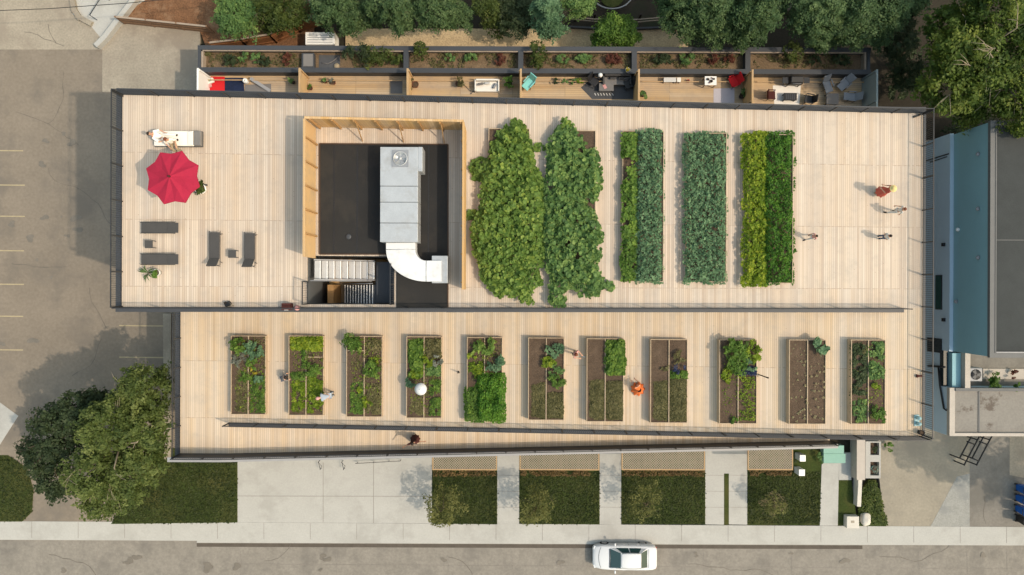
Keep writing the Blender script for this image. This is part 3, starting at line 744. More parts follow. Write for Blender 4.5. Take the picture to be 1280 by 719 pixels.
FH = 2.05
nw = up(380.5, 147, FH); ne = up(579.5, 152, FH); se = up(580, 362, FH); sw = up(380.5, 321, FH)
ny = nw.y; wx = nw.x; ex = ne.x
scr = thing('cedar_screen', 'three sided cedar board screen around the black roof pad with the air handler', 'screen fence', (wx, ny, z_up(wx)))
o = scr.location
t = .05
def wall_seg(x0, y0, x1, y1, name):
    mb = MB(o)
    d = (Vector((x1, y1, 0)) - Vector((x0, y0, 0))); L = d.length; d.normalize(); n = Vector((-d.y, d.x, 0)) * t / 2
    A = Vector((x0, y0, z_up(x0) + .04)); B = Vector((x1, y1, z_up(x1) + .04)); h = Vector((0, 0, FH - .04))
    mb.hex8([A - n, B - n, B + n, A + n], [A - n + h, B - n + h, B + n + h, A + n + h]); mb.build(name, 'fence_wood', scr)
    mb = MB(o); n2 = n * 2.4; h2 = h + Vector((0, 0, .04)); h1_ = h + Vector((0, 0, .003))
    mb.hex8([A - n2 + h1_, B - n2 + h1_, B + n2 + h1_, A + n2 + h1_], [A - n2 + h2, B - n2 + h2, B + n2 + h2, A + n2 + h2]); mb.build('cap_rail', 'fence_wood', scr)
wall_seg(wx, ny, ex, ny, 'board_panel'); wall_seg(wx, sw.y, wx, ny - .07, 'board_panel'); wall_seg(ex, ny - .07, ex, se.y, 'board_panel')
for k in range(8):
    x = wx + .25 + k * (ex - wx - .4) / 7; zb = z_up(x)
    MB(o).box(x - .04, x + .04, ny - .13, ny - .027, zb + .02, zb + FH - .05).build('stud', 'stud', scr)
    if k in (2, 4, 6):
        MB(o).tube([(x + .05, ny - .1, zb + 1.6), (x + .05, ny - .75, zb + .03)], .035, 4, smooth=False).build('brace', 'stud', scr)
for k in range(6):
    y = ny - 1.0 - k * 1.25; zb = z_up(wx)
    if y > sw.y: MB(o).box(wx + .027, wx + .13, y - .04, y + .04, zb + .02, zb + FH - .05).build('stud', 'stud', scr)
    y2 = ny - 1.0 - k * 1.5; zb = z_up(ex)
    if y2 > se.y: MB(o).box(ex - .13, ex - .027, y2 - .04, y2 + .04, zb + .02, zb + FH - .05).build('stud', 'stud', scr)

# rooftop air handler
HZ = 1.25
c0 = up(475, 303, HZ); c1 = up(523, 184, HZ); c2 = up(528.5, 215, HZ)
zb = z_up(c0.x) - .1
ah = thing('air_handler', 'long pale grey sheet metal air handler with a round fan on the black roof pad', 'air handler', ((c0.x + c1.x) / 2, (c0.y + c1.y) / 2, zb))
o = ah.location; zt = c0.z
secs = [303, 279, 253, 233, 184]
for ya, yb in zip(secs, secs[1:]):
    y0 = up(500, ya, HZ).y; y1 = up(500, yb, HZ).y
    MB(o).box(c0.x, c1.x, y0 + .012, y1 - .012, zb + .15, zt - (0.0 if ya > 233 else -.02)).build('cabinet_section', 'galv', ah, bevel=.015)
MB(o).box(c1.x + .003, c2.x, c2.y, c1.y - .02, zb + .2, zt + .015).build('intake_hood', 'galv', ah, bevel=.02)
MB(o).box(c0.x + .05, c1.x - .05, c0.y + .05, c1.y - .05, zb, zb + .15).build('base_frame', 'black_metal', ah)
f0 = up(490.5, 209, HZ); f1 = up(511, 188.5, HZ); fc = (f0 + f1) / 2; fr = (f1.x - f0.x) / 2
fan = MB(o).box(f0.x, f1.x, f0.y, f1.y, zt + .018, zt + .06).build('fan_housing', 'grey_cloth', ah)
MB(o).lathe([(fr * .9, zt + .062), (fr * .9, zt + .09), (fr * .78, zt + .09), (fr * .78, zt + .066)], (fc.x, fc.y, 0), 28).build('fan_ring', 'galv', fan)
MB(o).lathe([(fr * .78, zt + .063), (.01, zt + .064)], (fc.x, fc.y, 0), 28).build('fan_well', 'black', fan)
mb = MB(o)
for k in range(4):
    a = k * math.pi / 2 + .5
    q = [(.06, -.04), (fr * .72, -.12), (fr * .74, .09), (.06, .04)]
    top = [(fc.x + u * math.cos(a) - v * math.sin(a), fc.y + u * math.sin(a) + v * math.cos(a), zt + .075 + (.02 if v > 0 else 0)) for u, v in q]
    mb.add(top, [(0, 1, 2, 3)])
mb.build('fan_blades', 'grey_cloth', fan)
MB(o).lathe([(.09, zt + .066), (.09, zt + .1), (.02, zt + .11)], (fc.x, fc.y, 0), 14).build('fan_hub', 'galv', fan)
# curved duct
dc = thing('curved_duct', 'white curved sheet metal duct bending from the air handler to the right', 'duct', (up(533, 312, .9).x, up(533, 312, .9).y, z_up(-4)))
o = dc.location
cz1 = z_up(-5) + 1.0; cz0 = z_up(-5) + .25
cx = up(533, 312, 1.0)
pi_, po = [], []
for k in range(15):
    a = math.pi + k * (math.pi / 2) / 14
    pi_.append((533 + 14 * math.cos(a), 312 - 14 * math.sin(a))); po.append((533 + 51 * math.cos(a), 312 - 40 * math.sin(a)))
ip = [up(519, 303.5, 1.0)] + [up(a, b, 1.0) for a, b in pi_] + [up(552, 326, 1.0)]
op = [up(482, 303.5, 1.0)] + [up(a, b, 1.0) for a, b in po] + [up(552, 352, 1.0)]
mb = MB(o)
vs_ = []; fs = []
for a, b in zip(ip, op):
    vs_ += [(a.x, a.y, cz0), (b.x, b.y, cz0), (b.x, b.y, cz1), (a.x, a.y, cz1)]
n = len(ip)
for i in range(n - 1):
    for k in range(4):
        q = (k + 1) % 4
        fs.append((i * 4 + k, (i + 1) * 4 + k, (i + 1) * 4 + q, i * 4 + q))
fs += [(0, 1, 2, 3), tuple((n - 1) * 4 + k for k in (3, 2, 1, 0))]
mb.add(vs_, fs).build('duct_body', 'white_sheet', dc)
e0 = up(540, 354, .8); e1 = up(560, 320, .8)
MB(o).box(e0.x, e1.x, e0.y, e1.y, cz0 - .2, cz0 + .62).build('outlet_box', 'galv', dc, bevel=.02)
mb = MB(o)
for i in (1, 15):
    mb.tube([Vector((ip[i].x, ip[i].y, cz1 + .012)), Vector((op[i].x, op[i].y, cz1 + .012))], .02, 4)
mb.build('flange', 'galv', dc)

# stair inside the opening
zs = z_up((HX0 + HX1) / 2)
st = thing('metal_staircase', 'steel switchback stair with pale nosings going down through the deck opening', 'staircase', (HX0, hy0, zs - 4))
o = st.location
ya, yb = up(430, 348.5).y, up(430, 326).y
xs0, xs1 = up(392, 340).x, up(462, 340).x
n1 = 9; run = (xs1 - xs0) / n1
tr = MB(o); no = MB(o)
fl = thing
p1 = MB(o)
for i in range(n1):
    x = xs0 + i * run; z = zs + .02 - .17 * (i + .3)
    tr.box(x, x + run, ya, yb, z - .05, z); no.box(x + run - .05, x + run, ya, yb, z + .002, z + .02)
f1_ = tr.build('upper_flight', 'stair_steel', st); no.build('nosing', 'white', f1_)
mb = MB(o)
for y in (ya - .05, yb + .05): mb.hex8([(xs0, y - .03, zs - .2), (xs1, y - .03, zs - 1.85), (xs1, y + .03, zs - 1.85), (xs0, y + .03, zs - .2)], [(xs0, y - .03, zs + .1), (xs1, y - .03, zs - 1.4), (xs1, y + .03, zs - 1.4), (xs0, y + .03, zs + .1)])
mb.build('stringer', 'pale_metal', f1_)
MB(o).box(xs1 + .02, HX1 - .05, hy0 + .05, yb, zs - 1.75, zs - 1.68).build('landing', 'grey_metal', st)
yc, yd_ = up(430, 384.5).y, up(430, 356).y
xe0 = up(411, 370).x
n2 = 11; run = (xs1 - xe0) / n2
tr = MB(o); no = MB(o)
for i in range(n2):
    x = xs1 - i * run; z = zs - 1.72 - .17 * (i + .3)
    tr.box(x - run, x, yc, yd_, z - .05, z); no.box(x - run, x - run + .05, yc, yd_, z + .002, z + .02)
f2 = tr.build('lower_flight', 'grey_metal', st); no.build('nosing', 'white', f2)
MB(o).tube([(xs0, ya - .12, zs + .75), (xs1, ya - .12, zs - .75)], .025, 6).build('handrail', 'pale_metal', st)
MB(o).tube([(xe0, yd_ + .08, zs - 3.0), (xs1, yd_ + .08, zs - .95)], .025, 6).build('handrail', 'pale_metal', st)
MB(o).box(HX0 + .05, HX1 - .05, hy0 + .02, hy1 - .02, zs - 4.2, zs - 4.1).build('stair_floor', 'fence_wood', st)
MB(o).box(HX0 + .45, HX0 + .80, yc, yd_, zs - 4.08, zs - 2.3).build('timber_wall', 'stud', st)

# ================================================================ NORTH PATIOS
ZP = Z_PATIO; ZW = ZP + .8
y_out = W(640, 58, ZW).y; y_out_i = W(640, 63.5, ZW).y
y_in = W(640, 85.5, ZW).y; y_in_i = W(640, 91.5, ZW).y
x_w = W(247, 80, ZW).x; x_e = W(1089, 80, ZW).x
mb = MB().box(x_w, x_e, YN + .01, y_in, -0.3, ZP - .12); mb.build('patio_wall', 'render_wall', bld)
MB().box(x_w, x_e, YN + .01, y_in - .001, ZP - .119, ZP).build('patio_floor', 'deck_patio', bld)
pl = thing('patio_planter', 'long slate grey planter trough along the north patios', 'planter', (x_w, y_out, 0))
o = pl.location
MB(o).box(x_w, x_e, y_out_i, y_out, -.3, ZW).build('outer_wall', 'grey_metal', pl)
MB(o).box(x_w, x_e, y_in_i, y_in, ZP - .1, ZW).build('inner_wall', 'grey_metal', pl)
for px in (249, 1086): 
    x = W(px, 80, ZW).x; MB(o).box(x - .1, x + .1, y_in + .002, y_out_i - .002, -.3, ZW - .003).build('end_wall', 'grey_metal', pl)
cross = [507.5, 651, 793, 935]
for px in cross:
    x = W(px, 75, ZW).x; MB(o).box(x - .17, x + .17, y_in + .002, y_out_i - .002, ZP - .1, ZW - .003).build('cross_wall', 'grey_metal', pl)
MB(o).box(x_w + .3, x_e - .3, y_in + .001, y_out_i - .001, ZP - .5, ZP + .25).build('soil', 'dry_soil', pl)
MB(o).box(x_w + .3, x_e - .3, y_out_i - .07, y_out_i - .003, ZW - .18, ZW - .05).build('timber_ledger', 'old_wood_pale', pl)
MB(o).box(x_w + .22, x_w + .34, y_in + .01, y_out_i - .08, ZP + .2, ZW - .06).build('timber_ledger', 'old_wood_pale', pl)
MB(o).box(x_e - .42, x_e - .30, y_in + .01, y_out_i - .08, ZP + .2, ZW - .06).build('timber_ledger', 'old_wood_pale', pl)
for i in range(6):
    pxa, pxb = [(258, 371), (385, 503), (515, 646), (660, 790), (802, 932), (945, 1078)][i]
    a, b = W(pxa, 97, ZP + .1).x, W(pxb, 97, ZP + .1).x
    MB(o).box(a, b, y_in_i - .42, y_in_i - .36, ZP + .30, ZP + .35).build('bench_rail', 'amber_wood', pl)
def divider(px, label, mat, h=1.8, name='privacy_screen'):
    x = W(px, 100, ZP + h).x
    r = thing(name, label, 'privacy screen', (x, YN + .3, ZP), group='privacy screens between the patios')
    MB(r.location).box(x - .04, x + .04, YN + .05, y_in_i - .03, ZP + .02, ZP + h).build('board_panel', mat, r)
    MB(r.location).box(x - .06, x + .06, YN + .05, y_in_i - .03, ZP + h + .002, ZP + h + .05).build('cap_rail', mat, r)
    for q in (YN + .5, (YN + y_in_i) / 2, y_in_i - .15):
        s = 1 if x < 0 else -1
        MB(r.location).box(x + s * .043, x + s * .12, q - .04, q + .04, ZP + .02, ZP + h).build('post', mat, r)
divider(247.5, 'pale whitewashed end screen beside the red blanket at the left patio end', 'white', 1.7)
divider(374.5, 'cedar screen between the red blanket patio and the nearly empty patio', 'fence_wood')
divider(509.5, 'cedar screen left of the patio with the white sofa', 'fence_wood')
divider(651, 'cedar screen left of the turquoise chair', 'fence_wood')
divider(798.5, 'cedar screen right of the dark grey seating corner', 'fence_wood')
divider(940.5, 'cedar screen right of the red chair', 'fence_wood')
divider(1096, 'grey painted end screen beside the reclining grey patio chairs', surf('grey_paint', (.25, .29, .29), var=.06), 1.9)

# ================================================================ NEIGHBOUR ON THE RIGHT
Z1, Z2 = 5.0, 8.5
NX = W(1187, 360, Z1).x
yN1 = W(1187, 167, Z1).y; yS1 = W(1187, 545, Z1).y
yS2 = W(1232, 446, Z2).y; yN2 = W(1232, 152, Z2).y
nb = thing('flat_roofed_building', 'slate and teal clad flat roofed building right of the long terrace building', 'building', (NX + 8, 0, 0))
o = nb.location
ytN, ytS = W(1200, 440, Z1).y, W(1230, 485, Z1).y      # sunk terrace between the two roofs
MB(o).box(NX, NX + 26, yS1, ytS, -.3, Z1 - .25).build('podium_wall', 'slate_wall', nb)
MB(o).box(NX, NX + 26, ytS + .001, yN1, -.3, Z1 - 1.0).build('terrace_wall', 'slate_wall', nb)
MB(o).box(NX, NX + .25, yS2, yN1, Z1 - 1.0, Z1).build('ledge', 'slate_wall', nb)
MB(o).box(NX + .26, NX + 26, yS2, yN2, Z1 - .99, Z2 - .2).build('tower_wall', 'teal_wall', nb)
MB(o).box(NX + .26, NX + 26, yS2, yN2, Z2 - .199, Z2 - .05).build('tower_roof', 'roof_grey', nb)
tx = NX + .26
def ring(x0, x1, y0, y1, w, z0, z1, name, mat):
    MB(o).box(x0, x1, y0, y0 + w, z0, z1).build(name, mat, nb); MB(o).box(x0, x1, y1 - w, y1, z0, z1).build(name, mat, nb)
    MB(o).box(x0, x0 + w, y0 + w + .001, y1 - w - .001, z0, z1).build(name, mat, nb)
ring(tx - .06, NX + 26, yS2 - .06, yN2 + .06, .30, Z2 - .20, Z2 + .02, 'tower_coping', 'dark_coping')
MB(o).box(tx + .245, tx + .31, yS2 + .25, yN2 - .25, Z2 + .022, Z2 + .05).build('roof_flashing', 'dark_coping', nb)
MB(o).box(tx + .32, NX + 26, yS2 + .245, yS2 + .31, Z2 + .022, Z2 + .05).build('roof_flashing', 'pale_metal', nb)
for k in range(1):
    y = yS2 + 7.1 * (k + 1); MB(o).box(tx + .35, NX + 26, y - .02, y + .02, Z2 - .048, Z2 - .03).build('roof_seam', 'dark_coping', nb)
# podium roof
MB(o).box(NX + .35, NX + 26, yS1 + .2, ytS - .2, Z1 - .249, Z1 - .12).build('podium_roof', 'podium_roof', nb)
MB(o).box(NX, NX + 26, yS1, yS1 + .2, Z1 - .25, Z1 + .05).build('podium_parapet', 'coping', nb)
MB(o).box(NX, NX + .35, yS1 + .201, ytS, Z1 - .25, Z1 + .05).build('podium_parapet', 'coping', nb)
MB(o).box(NX + .351, NX + 26, ytS - .2, ytS, Z1 - .25, Z1 + .12).build('terrace_parapet', 'dark_coping', nb)
x = W(1225, 515, Z1).x; MB(o).box(x - .05, x + .05, yS1 + .25, ytS - .25, Z1 - .118, Z1 - .08).build('roof_seam', 'dark_coping', nb)
# terrace floor furniture: side wall, dark slot
xa, xb = W(1205, 460, Z1).x, W(1211.5, 460, Z1).x
MB(o).box(xa, xb, ytS + .002, yS2 - .1, Z1 - 1, Z1 + .12).build('terrace_side_wall', 'coping', nb)
xa2 = W(1194, 460, Z1).x
MB(o).box(xa + .3, NX + 26, ytS + .003, yS2 - .06, Z1 - .999, Z1 - .985).build('terrace_floor', 'grey_lot', nb)
MB(o).box(xa2, xa - .01, ytS + .01, yS2 - .15, Z1 - .99, Z1 - .3).build('terrace_lining', 'teal_wall', nb)
MB(o).box(NX + .001, NX + .26, ytS + .002, yS2 - .004, Z1 - 1, Z1 - .6).build('terrace_gutter', 'glass', nb)
# openings and fittings on the west walls
def on_wall(px, py): 
    d = NX / ((px - 640) / FPX); return (359.5 - py) / FPX * d, CAM_H - d
def wall_open(pxa, pxb, pya, pyb, name, mat):
    ya, za = on_wall(pxb, pya); yb, zb_ = on_wall(pxa, pyb)
    w = MB(o).box(NX - .05, NX - .002, min(ya, yb), max(ya, yb), min(za, zb_), max(za, zb_)).build(name, 'black_metal', nb)
    MB(o).box(NX - .06, NX - .051, min(ya, yb) + .06, max(ya, yb) - .06, min(za, zb_) + .06, max(za, zb_) - .06).build('pane', mat, w)
wall_open(1170, 1178, 342, 385, 'window', surf('green_glass', (.015, .06, .055), rough=.15))
wall_open(1160, 1178, 422, 437, 'window', 'glass')
pp = [on_wall(1162, 455.5), on_wall(1183, 457)]
MB(o).tube([(NX - .09, y, z) for y, z in pp], .07, 8).build('wall_pipe', 'black', nb)
pp = [on_wall(1175, 457), on_wall(1177, 480), on_wall(1182, 509), on_wall(1185, 511)]
MB(o).tube([(NX - .09, y, z) for y, z in pp], .06, 8).build('wall_pipe', 'black', nb)
for px, py in [(1180.5, 304), (1181, 398)]:
    y, z = on_wall(px, py); MB(o).obox((NX - .08, y, z), .16, .22, .2).build('wall_lamp', 'black', nb)
for px, py, mt in [(1199, 285, 'white'), (1224.5, 320, 'pale_metal'), (1224, 259, 'pale_metal'), (1224, 190.5, 'pale_metal'), (1197, 375, 'pale_metal')]:
    d = tx / ((px - 640) / FPX); y = (359.5 - py) / FPX * d; z = CAM_H - d
    MB(o).lathe([(.11, -.06), (.13, 0), (.09, .06)], (tx - .1, y, z), 12).build('wall_lamp', mt, nb)
# grey metal seam on the lower wall
y, z = on_wall(1187, 190)
MB(o).box(NX - .03, NX - .001, y - .04, y + .04, 0, z - .1).build('wall_trim', 'grey_metal', nb)
pp = [on_wall(1163, 201), on_wall(1184, 194)]
MB(o).tube([(NX - .05, y, z) for y, z in pp], .03, 6).build('wall_pipe', 'black_metal', nb)

# condenser on the terrace
a, b = W(1212, 478, Z1 + .1), W(1229, 459, Z1 + .1); cx, cy = (a.x + b.x) / 2, (a.y + b.y) / 2; s = (b.x - a.x) / 2
cd = thing('condenser_unit', 'square pale grey condenser with a black fan on the small sunk terrace', 'condenser', (cx, cy, Z1 - .99)); oo = cd.location
MB(oo).box(cx - s, cx + s, cy - s, cy + s, Z1 - .98, Z1 + .05).build('cabinet', 'pale_metal', cd, bevel=.06)
MB(oo).lathe([(s * .78, Z1 + .055), (s * .76, Z1 + .075), (.02, Z1 + .06)], (cx, cy, 0), 24).build('fan_well', 'black', cd)
mb = MB(oo)
for k in range(3):
    a = k * 2.1
    q = [(.05, -.06), (s * .66, -.15), (s * .7, .12), (.05, .05)]
    mb.add([(cx + u * math.cos(a) - v * math.sin(a), cy + u * math.sin(a) + v * math.cos(a), Z1 + .085) for u, v in q], [(0, 1, 2, 3)])
mb.build('fan_blades', 'grey_metal', cd)
bush('terrace_shrub', 'green and russet shrub beside the condenser on the sunk terrace', 'shrub', W(1239, 471, Z1 - .99), .75, .65, 1.1, 420, .16, 'bean')
bush('terrace_shrub', 'small reddish shrub on the stone strip of the sunk terrace', 'shrub', W(1262.5, 468.5, Z1 - .99), .35, .35, .6, 160, .12, 'redleaf')
bush('terrace_shrub', 'trailing green plant along the parapet below the sunk terrace', 'shrub', W(1267, 483.5, Z1 - .6), .85, .3, .7, 260, .14, 'bean')
MB(o).box(W(1229, 460, Z1 - .9).x, NX + 26, W(1250, 474, Z1 - .9).y, W(1250, 461, Z1 - .9).y, Z1 - .99, Z1 - .9).build('terrace_strip', 'coping', nb)

# ================================================================ RAISED BEDS
def bed(label, px0, px1, py0, py1, zf, h, group, divider=True, cross=None):
    zt = h
    A = WD(px0, py1, zf, zt); B = WD(px1, py0, zf, zt)
    x0, x1, y0, y1 = A.x, B.x, A.y, B.y
    zc = zf((x0 + x1) / 2)
    r = thing('planter_bed', label, 'raised bed', ((x0 + x1) / 2, (y0 + y1) / 2, zc), group=group); o = r.location
    w = .035
    top = zc + h
    MB(o).box(x0, x0 + w, y0, y1, zc - .12, top).build('side_board', 'bed_wood', r); MB(o).box(x1 - w, x1, y0, y1, zc - .12, top).build('side_board', 'bed_wood', r)
    MB(o).box(x0 + w + .001, x1 - w - .001, y0, y0 + w, zc - .12, top - .002).build('side_board', 'bed_wood', r); MB(o).box(x0 + w + .001, x1 - w - .001, y1 - w, y1, zc - .12, top - .002).build('side_board', 'bed_wood', r)
    MB(o).box(x0 + w + .002, x1 - w - .002, y0 + w + .002, y1 - w - .002, zc + .02, top - .07).build('soil', 'soil', r)
    xm = (x0 + x1) / 2
    if divider: MB(o).box(xm - .022, xm + .022, y0 + w + .003, y1 - w - .003, zc, top + .01).build('divider_board', 'bed_wood', r)
    if cross:
        for (pa, pb, py) in cross:
            a = WD(pa, py, zf, zt); b = WD(pb, py, zf, zt)
            MB(o).box(max(a.x, x0 + w + .003), min(b.x, x1 - w - .003) , a.y - .025, a.y + .025, zc, top + .004).build('divider_board', 'bed_wood', r)
    return r
UH, LH = .42, .42
GU = 'five large raised beds on the upper deck'; GL = 'eleven raised beds in a row on the lower deck'
bed('large raised bed buried under sprawling light green squash vines beside the cedar screen', 610, 662, 161, 354, z_up, UH, GU, False)
bed('large raised bed under dark green pumpkin vines with bare soil showing at its right corner', 692, 744.5, 163.5, 354, z_up, UH, GU, False)
bed('large raised bed with a thin light green row left of its blue green kale', 778, 829.5, 164, 352, z_up, UH, GU, False)
bed('large raised bed filled evenly with blue green leaves edge to edge', 858.5, 908, 166.5, 352.5, z_up, UH, GU, False)
bed('large raised bed half yellow green and half dark feathery green, nearest the standing people', 937.5, 991, 168.5, 354, z_up, UH, GU, False)
LB = [(289, 331.5, 420, 518), (361, 404, 420, 519), (433, 477.5, 420.5, 521), (508, 552, 421, 522.5), (583.5, 628, 422, 524), (660, 705.5, 422.5, 525),
      (733, 780, 423.5, 527), (812.5, 860, 424.5, 528.5), (898.5, 947, 425, 529.5), (985.5, 1033.5, 425, 530), (1063, 1108, 425, 530)]
LL = ['leftmost small raised bed with silvery leaves and yellow flowers in its upper half', 'raised bed with a square of bare brown soil between the two crouching gardeners',
      'raised bed with a bushy green clump overhanging its top left corner', 'raised bed under the small white round parasol', 'raised bed with its lower half overflowing in bright green foliage',
      'raised bed bare on its upper left with yellow flowering clumps on its upper right', 'raised bed with one bright leafy block at its top right, left of the orange dress',
      'mostly brown raised bed with a small violet patch, right of the orange dressed person', 'raised bed with tall green plants, a blue violet flower strip and a post beside it',
      'raised bed of bare dark soil dotted with pale seedlings', 'rightmost raised bed with dark mixed low greens nearest the east rail']
for b, lab, i in zip(LB, LL, range(11)):
    bed(lab, *b, z_main, LH, GL, True, {1: [(384, 402, 446.5)], 2: [(435, 455, 438.3)]}.get(i))

# ---- masses of crop on the upper deck
D = UH + .45
patch('squash_vines', 'light green squash vines sprawling over the first bed beside the cedar screen', 'squash vines',
      poly(z_up, D, [(613, 186), (624, 166), (643, 150), (656, 158), (662, 178), (667, 205), (676, 222), (681, 262), (680, 318), (673, 336), (674, 354), (663, 366), (664, 379), (651, 373), (640, 368), (619, 368), (604, 346), (597, 322), (590, 305), (588, 286), (600, 266), (604, 218)]),
      z_up, UH - .05, .72, 7000, .185, 'squash', 'round', .26, .2, .4, tilt=.95, depth=.5, lump=.42)
patch('squash_tendril', 'light squash tendril reaching left from the first bed towards the cedar screen', 'squash vines', poly(z_up, .3, [(590, 206), (603, 196), (612, 200), (610, 222), (594, 222)]), z_up, .05, .45, 150, .22, 'squash', 'round', .4)
patch('squash_tendril', 'small squash tendril lying by the foot of the cedar screen, left of the first bed', 'squash vines', poly(z_up, .2, [(580, 266), (594, 263), (598, 272), (582, 274)]), z_up, .04, .3, 70, .2, 'squash', 'round', .4)
patch('squash_tendril', 'thin squash runner crossing the gap between the two vine covered beds', 'squash vines', poly(z_up, .2, [(662, 178), (680, 181), (680, 186), (664, 187)]), z_up, .04, .3, 60, .18, 'squash', 'round', .4)
patch('pumpkin_vines', 'dark green pumpkin vines covering the second bed', 'pumpkin vines',
      poly(z_up, D, [(689, 172), (698, 157), (707, 153), (719, 157), (728, 176), (734, 190), (744, 186), (749, 205), (752, 235), (745, 250), (733, 242), (731, 256), (744, 266), (752, 292), (751, 318), (744, 327), (751, 340), (752, 360), (744, 370), (726, 368), (716, 358), (706, 366), (704, 381), (690, 379), (689, 361), (693, 346), (684, 334), (680, 300), (681, 232), (686, 202)]),
      z_up, UH - .05, .70, 6600, .18, 'pumpkin', 'round', .26, .2, .38, tilt=.95, depth=.5, gaps=.03, lump=.42)
patch('pumpkin_tendril', 'pumpkin runner trailing right at the bottom of the second bed', 'pumpkin vines', poly(z_up, .2, [(750, 348), (766, 357), (763, 363), (750, 360)]), z_up, .04, .3, 70, .2, 'pumpkin', 'round', .4)
patch('pumpkin_tendril', 'upright pumpkin shoot at the very top of the second bed', 'pumpkin vines', poly(z_up, 1.0, [(703, 147), (709, 145), (711, 156), (704, 156)]), z_up, UH, .7, 50, .2, 'squash', 'round', .3)
patch('bean_row', 'broken row of light green bean plants along the left of the third bed', 'bean plants', rect(z_up, .75, 779, 797, 165, 350), z_up, UH - .06, .42, 1700, .15, 'bean', 'round', .36, .14, .25, gaps=.13, lump=.45, tone0=0.0)
patch('kale_row', 'dense blue green kale filling the right side of the third bed', 'kale plants', rect(z_up, D, 799, 829, 161, 353), z_up, UH - .06, .58, 5200, .145, 'kale', 'ovate', .19, .2, .22, tilt=.8, depth=.5, lump=.5)
patch('kale_block', 'even blue green kale filling the whole fourth bed', 'kale plants', rect(z_up, D, 859, 909.5, 166, 352), z_up, UH - .06, .56, 8000, .145, 'kale', 'ovate', .19, .2, .22, tilt=.8, depth=.5, lump=.5, gaps=.012)
patch('lettuce_row', 'yellow green lettuce along the left of the fifth bed', 'lettuce', rect(z_up, D, 934, 961, 167, 355), z_up, UH - .06, .5, 5200, .12, 'lime', 'round', .28, .26, .25, tilt=.9, lump=.5)
patch('carrot_row', 'tall dark feathery carrot tops along the right of the fifth bed', 'carrot tops', rect(z_up, D + .1, 960, 994, 165, 353), z_up, UH - .06, .72, 7000, .14, 'carrot', 'ovate', .32, .32, .35, tilt=1.1, depth=.7, lump=.5)

# ---- crops on the lower beds: (bed index, u0,u1,v0,v1 in the bed's own frame (v from the top), kind ...)
def inbed(i, u0, u1, v0, v1):
    a, b, c, d = LB[i]
    return rect(z_main, LH + .12, a + (b - a) * u0, a + (b - a) * u1, c + (d - c) * v0, c + (d - c) * v1)
def crop(i, u0, u1, v0, v1, name, label, cat, mat, n, size, h, shape='ovate', gaps=0.0, clump=.24, rough=.06, kind='stuff', tilt=.7, tone0=0.0):
    low = name == 'low_greens'; gaps *= .3 if low else .55; size *= 1.45 if low else 1.2; n = int(n * (2.2 if low else 1.25))
    return patch(name, label, cat, inbed(i, u0, u1, v0, v1), z_main, LH - .07, h, n, size, mat, shape, clump, rough, .18, tilt, .6, gaps, tone0, kind=kind, lump=.3)
def clumpin(i, u, v, r, name, label, cat, mat, n, size, h, shape='ovate'):
    a, b, c, d = LB[i]
    p = WD(a + (b - a) * u, c + (d - c) * v, z_main, LH - .07)
    return bush(name, label, cat, p, r * 1.12, r * 1.12, h * .85, int(n * 1.25), size, mat, shape)
# bed 1
clumpin(0, .24, .13, .52, 'leafy_plant', 'yellow green leafy plant at the top left of the leftmost bed', 'plant', 'bean', 420, .13, .5)
clumpin(0, .72, .17, .55, 'leafy_plant', 'blue green leafy plant at the top right of the leftmost bed', 'plant', 'kale', 420, .14, .5)
clumpin(0, .25, .31, .46, 'lavender_clump', 'silvery grey plant in the leftmost bed', 'plant', 'grey_leaf', 380, .08, .4)
clumpin(0, .66, .35, .40, 'leafy_plant', 'round bright green plant above the yellow flowers in the leftmost bed', 'plant', 'bean', 300, .13, .45)
clumpin(0, .68, .445, .27, 'flower_clump', 'yellow flower clump in the leftmost bed', 'flowers', 'yellow', 130, .09, .35)
clumpin(0, .80, .51, .36, 'leafy_plant', 'small bluish plant right below the yellow flowers in the leftmost bed', 'plant', 'kale', 200, .12, .35)
clumpin(0, .46, .53, .36, 'leafy_plant', 'grass green plant below the silvery plant in the leftmost bed', 'plant', 'bean', 200, .11, .3)
crop(0, .06, .46, .42, .98, 'low_greens', 'sparse olive greens on the lower left of the leftmost bed', 'low greens', 'olive', 620, .08, .12, gaps=.35)
crop(0, .54, .95, .52, .98, 'low_greens', 'sparse yellow green seedlings on the lower right of the leftmost bed', 'low greens', 'bean', 520, .08, .14, gaps=.45)
# bed 2
crop(1, .04, .96, .02, .18, 'leafy_row', 'light green leafy row across the top of the bed with the bare square', 'leafy greens', 'lime', 650, .12, .3, 'round', .08)
crop(1, .36, .52, .15, .42, 'leafy_row', 'narrow bright row beside the bare soil square of the second small bed', 'leafy greens', 'bean', 220, .11, .28)
clumpin(1, .74, .41, .48, 'leafy_plant', 'bushy green plant right of the bare soil square', 'plant', 'bean', 420, .12, .5)
crop(1, .02, .46, .46, .56, 'leafy_row', 'bright green strip below the bare soil square', 'leafy greens', 'bean', 330, .11, .25)
crop(1, .05, .46, .57, .97, 'low_greens', 'yellow green seedlings on the lower left of the second small bed', 'low greens', 'lime', 420, .09, .16, 'round', .4, tone0=-.2)
crop(1, .54, .95, .50, .97, 'low_greens', 'yellow green seedlings beside the bending gardener in pale blue', 'low greens', 'lime', 480, .09, .16, 'round', .4, tone0=-.2)
clumpin(1, .83, .89, .22, 'leafy_plant', 'round lime green plant near the bottom right of the second small bed', 'plant', 'lime', 150, .12, .3, 'round')
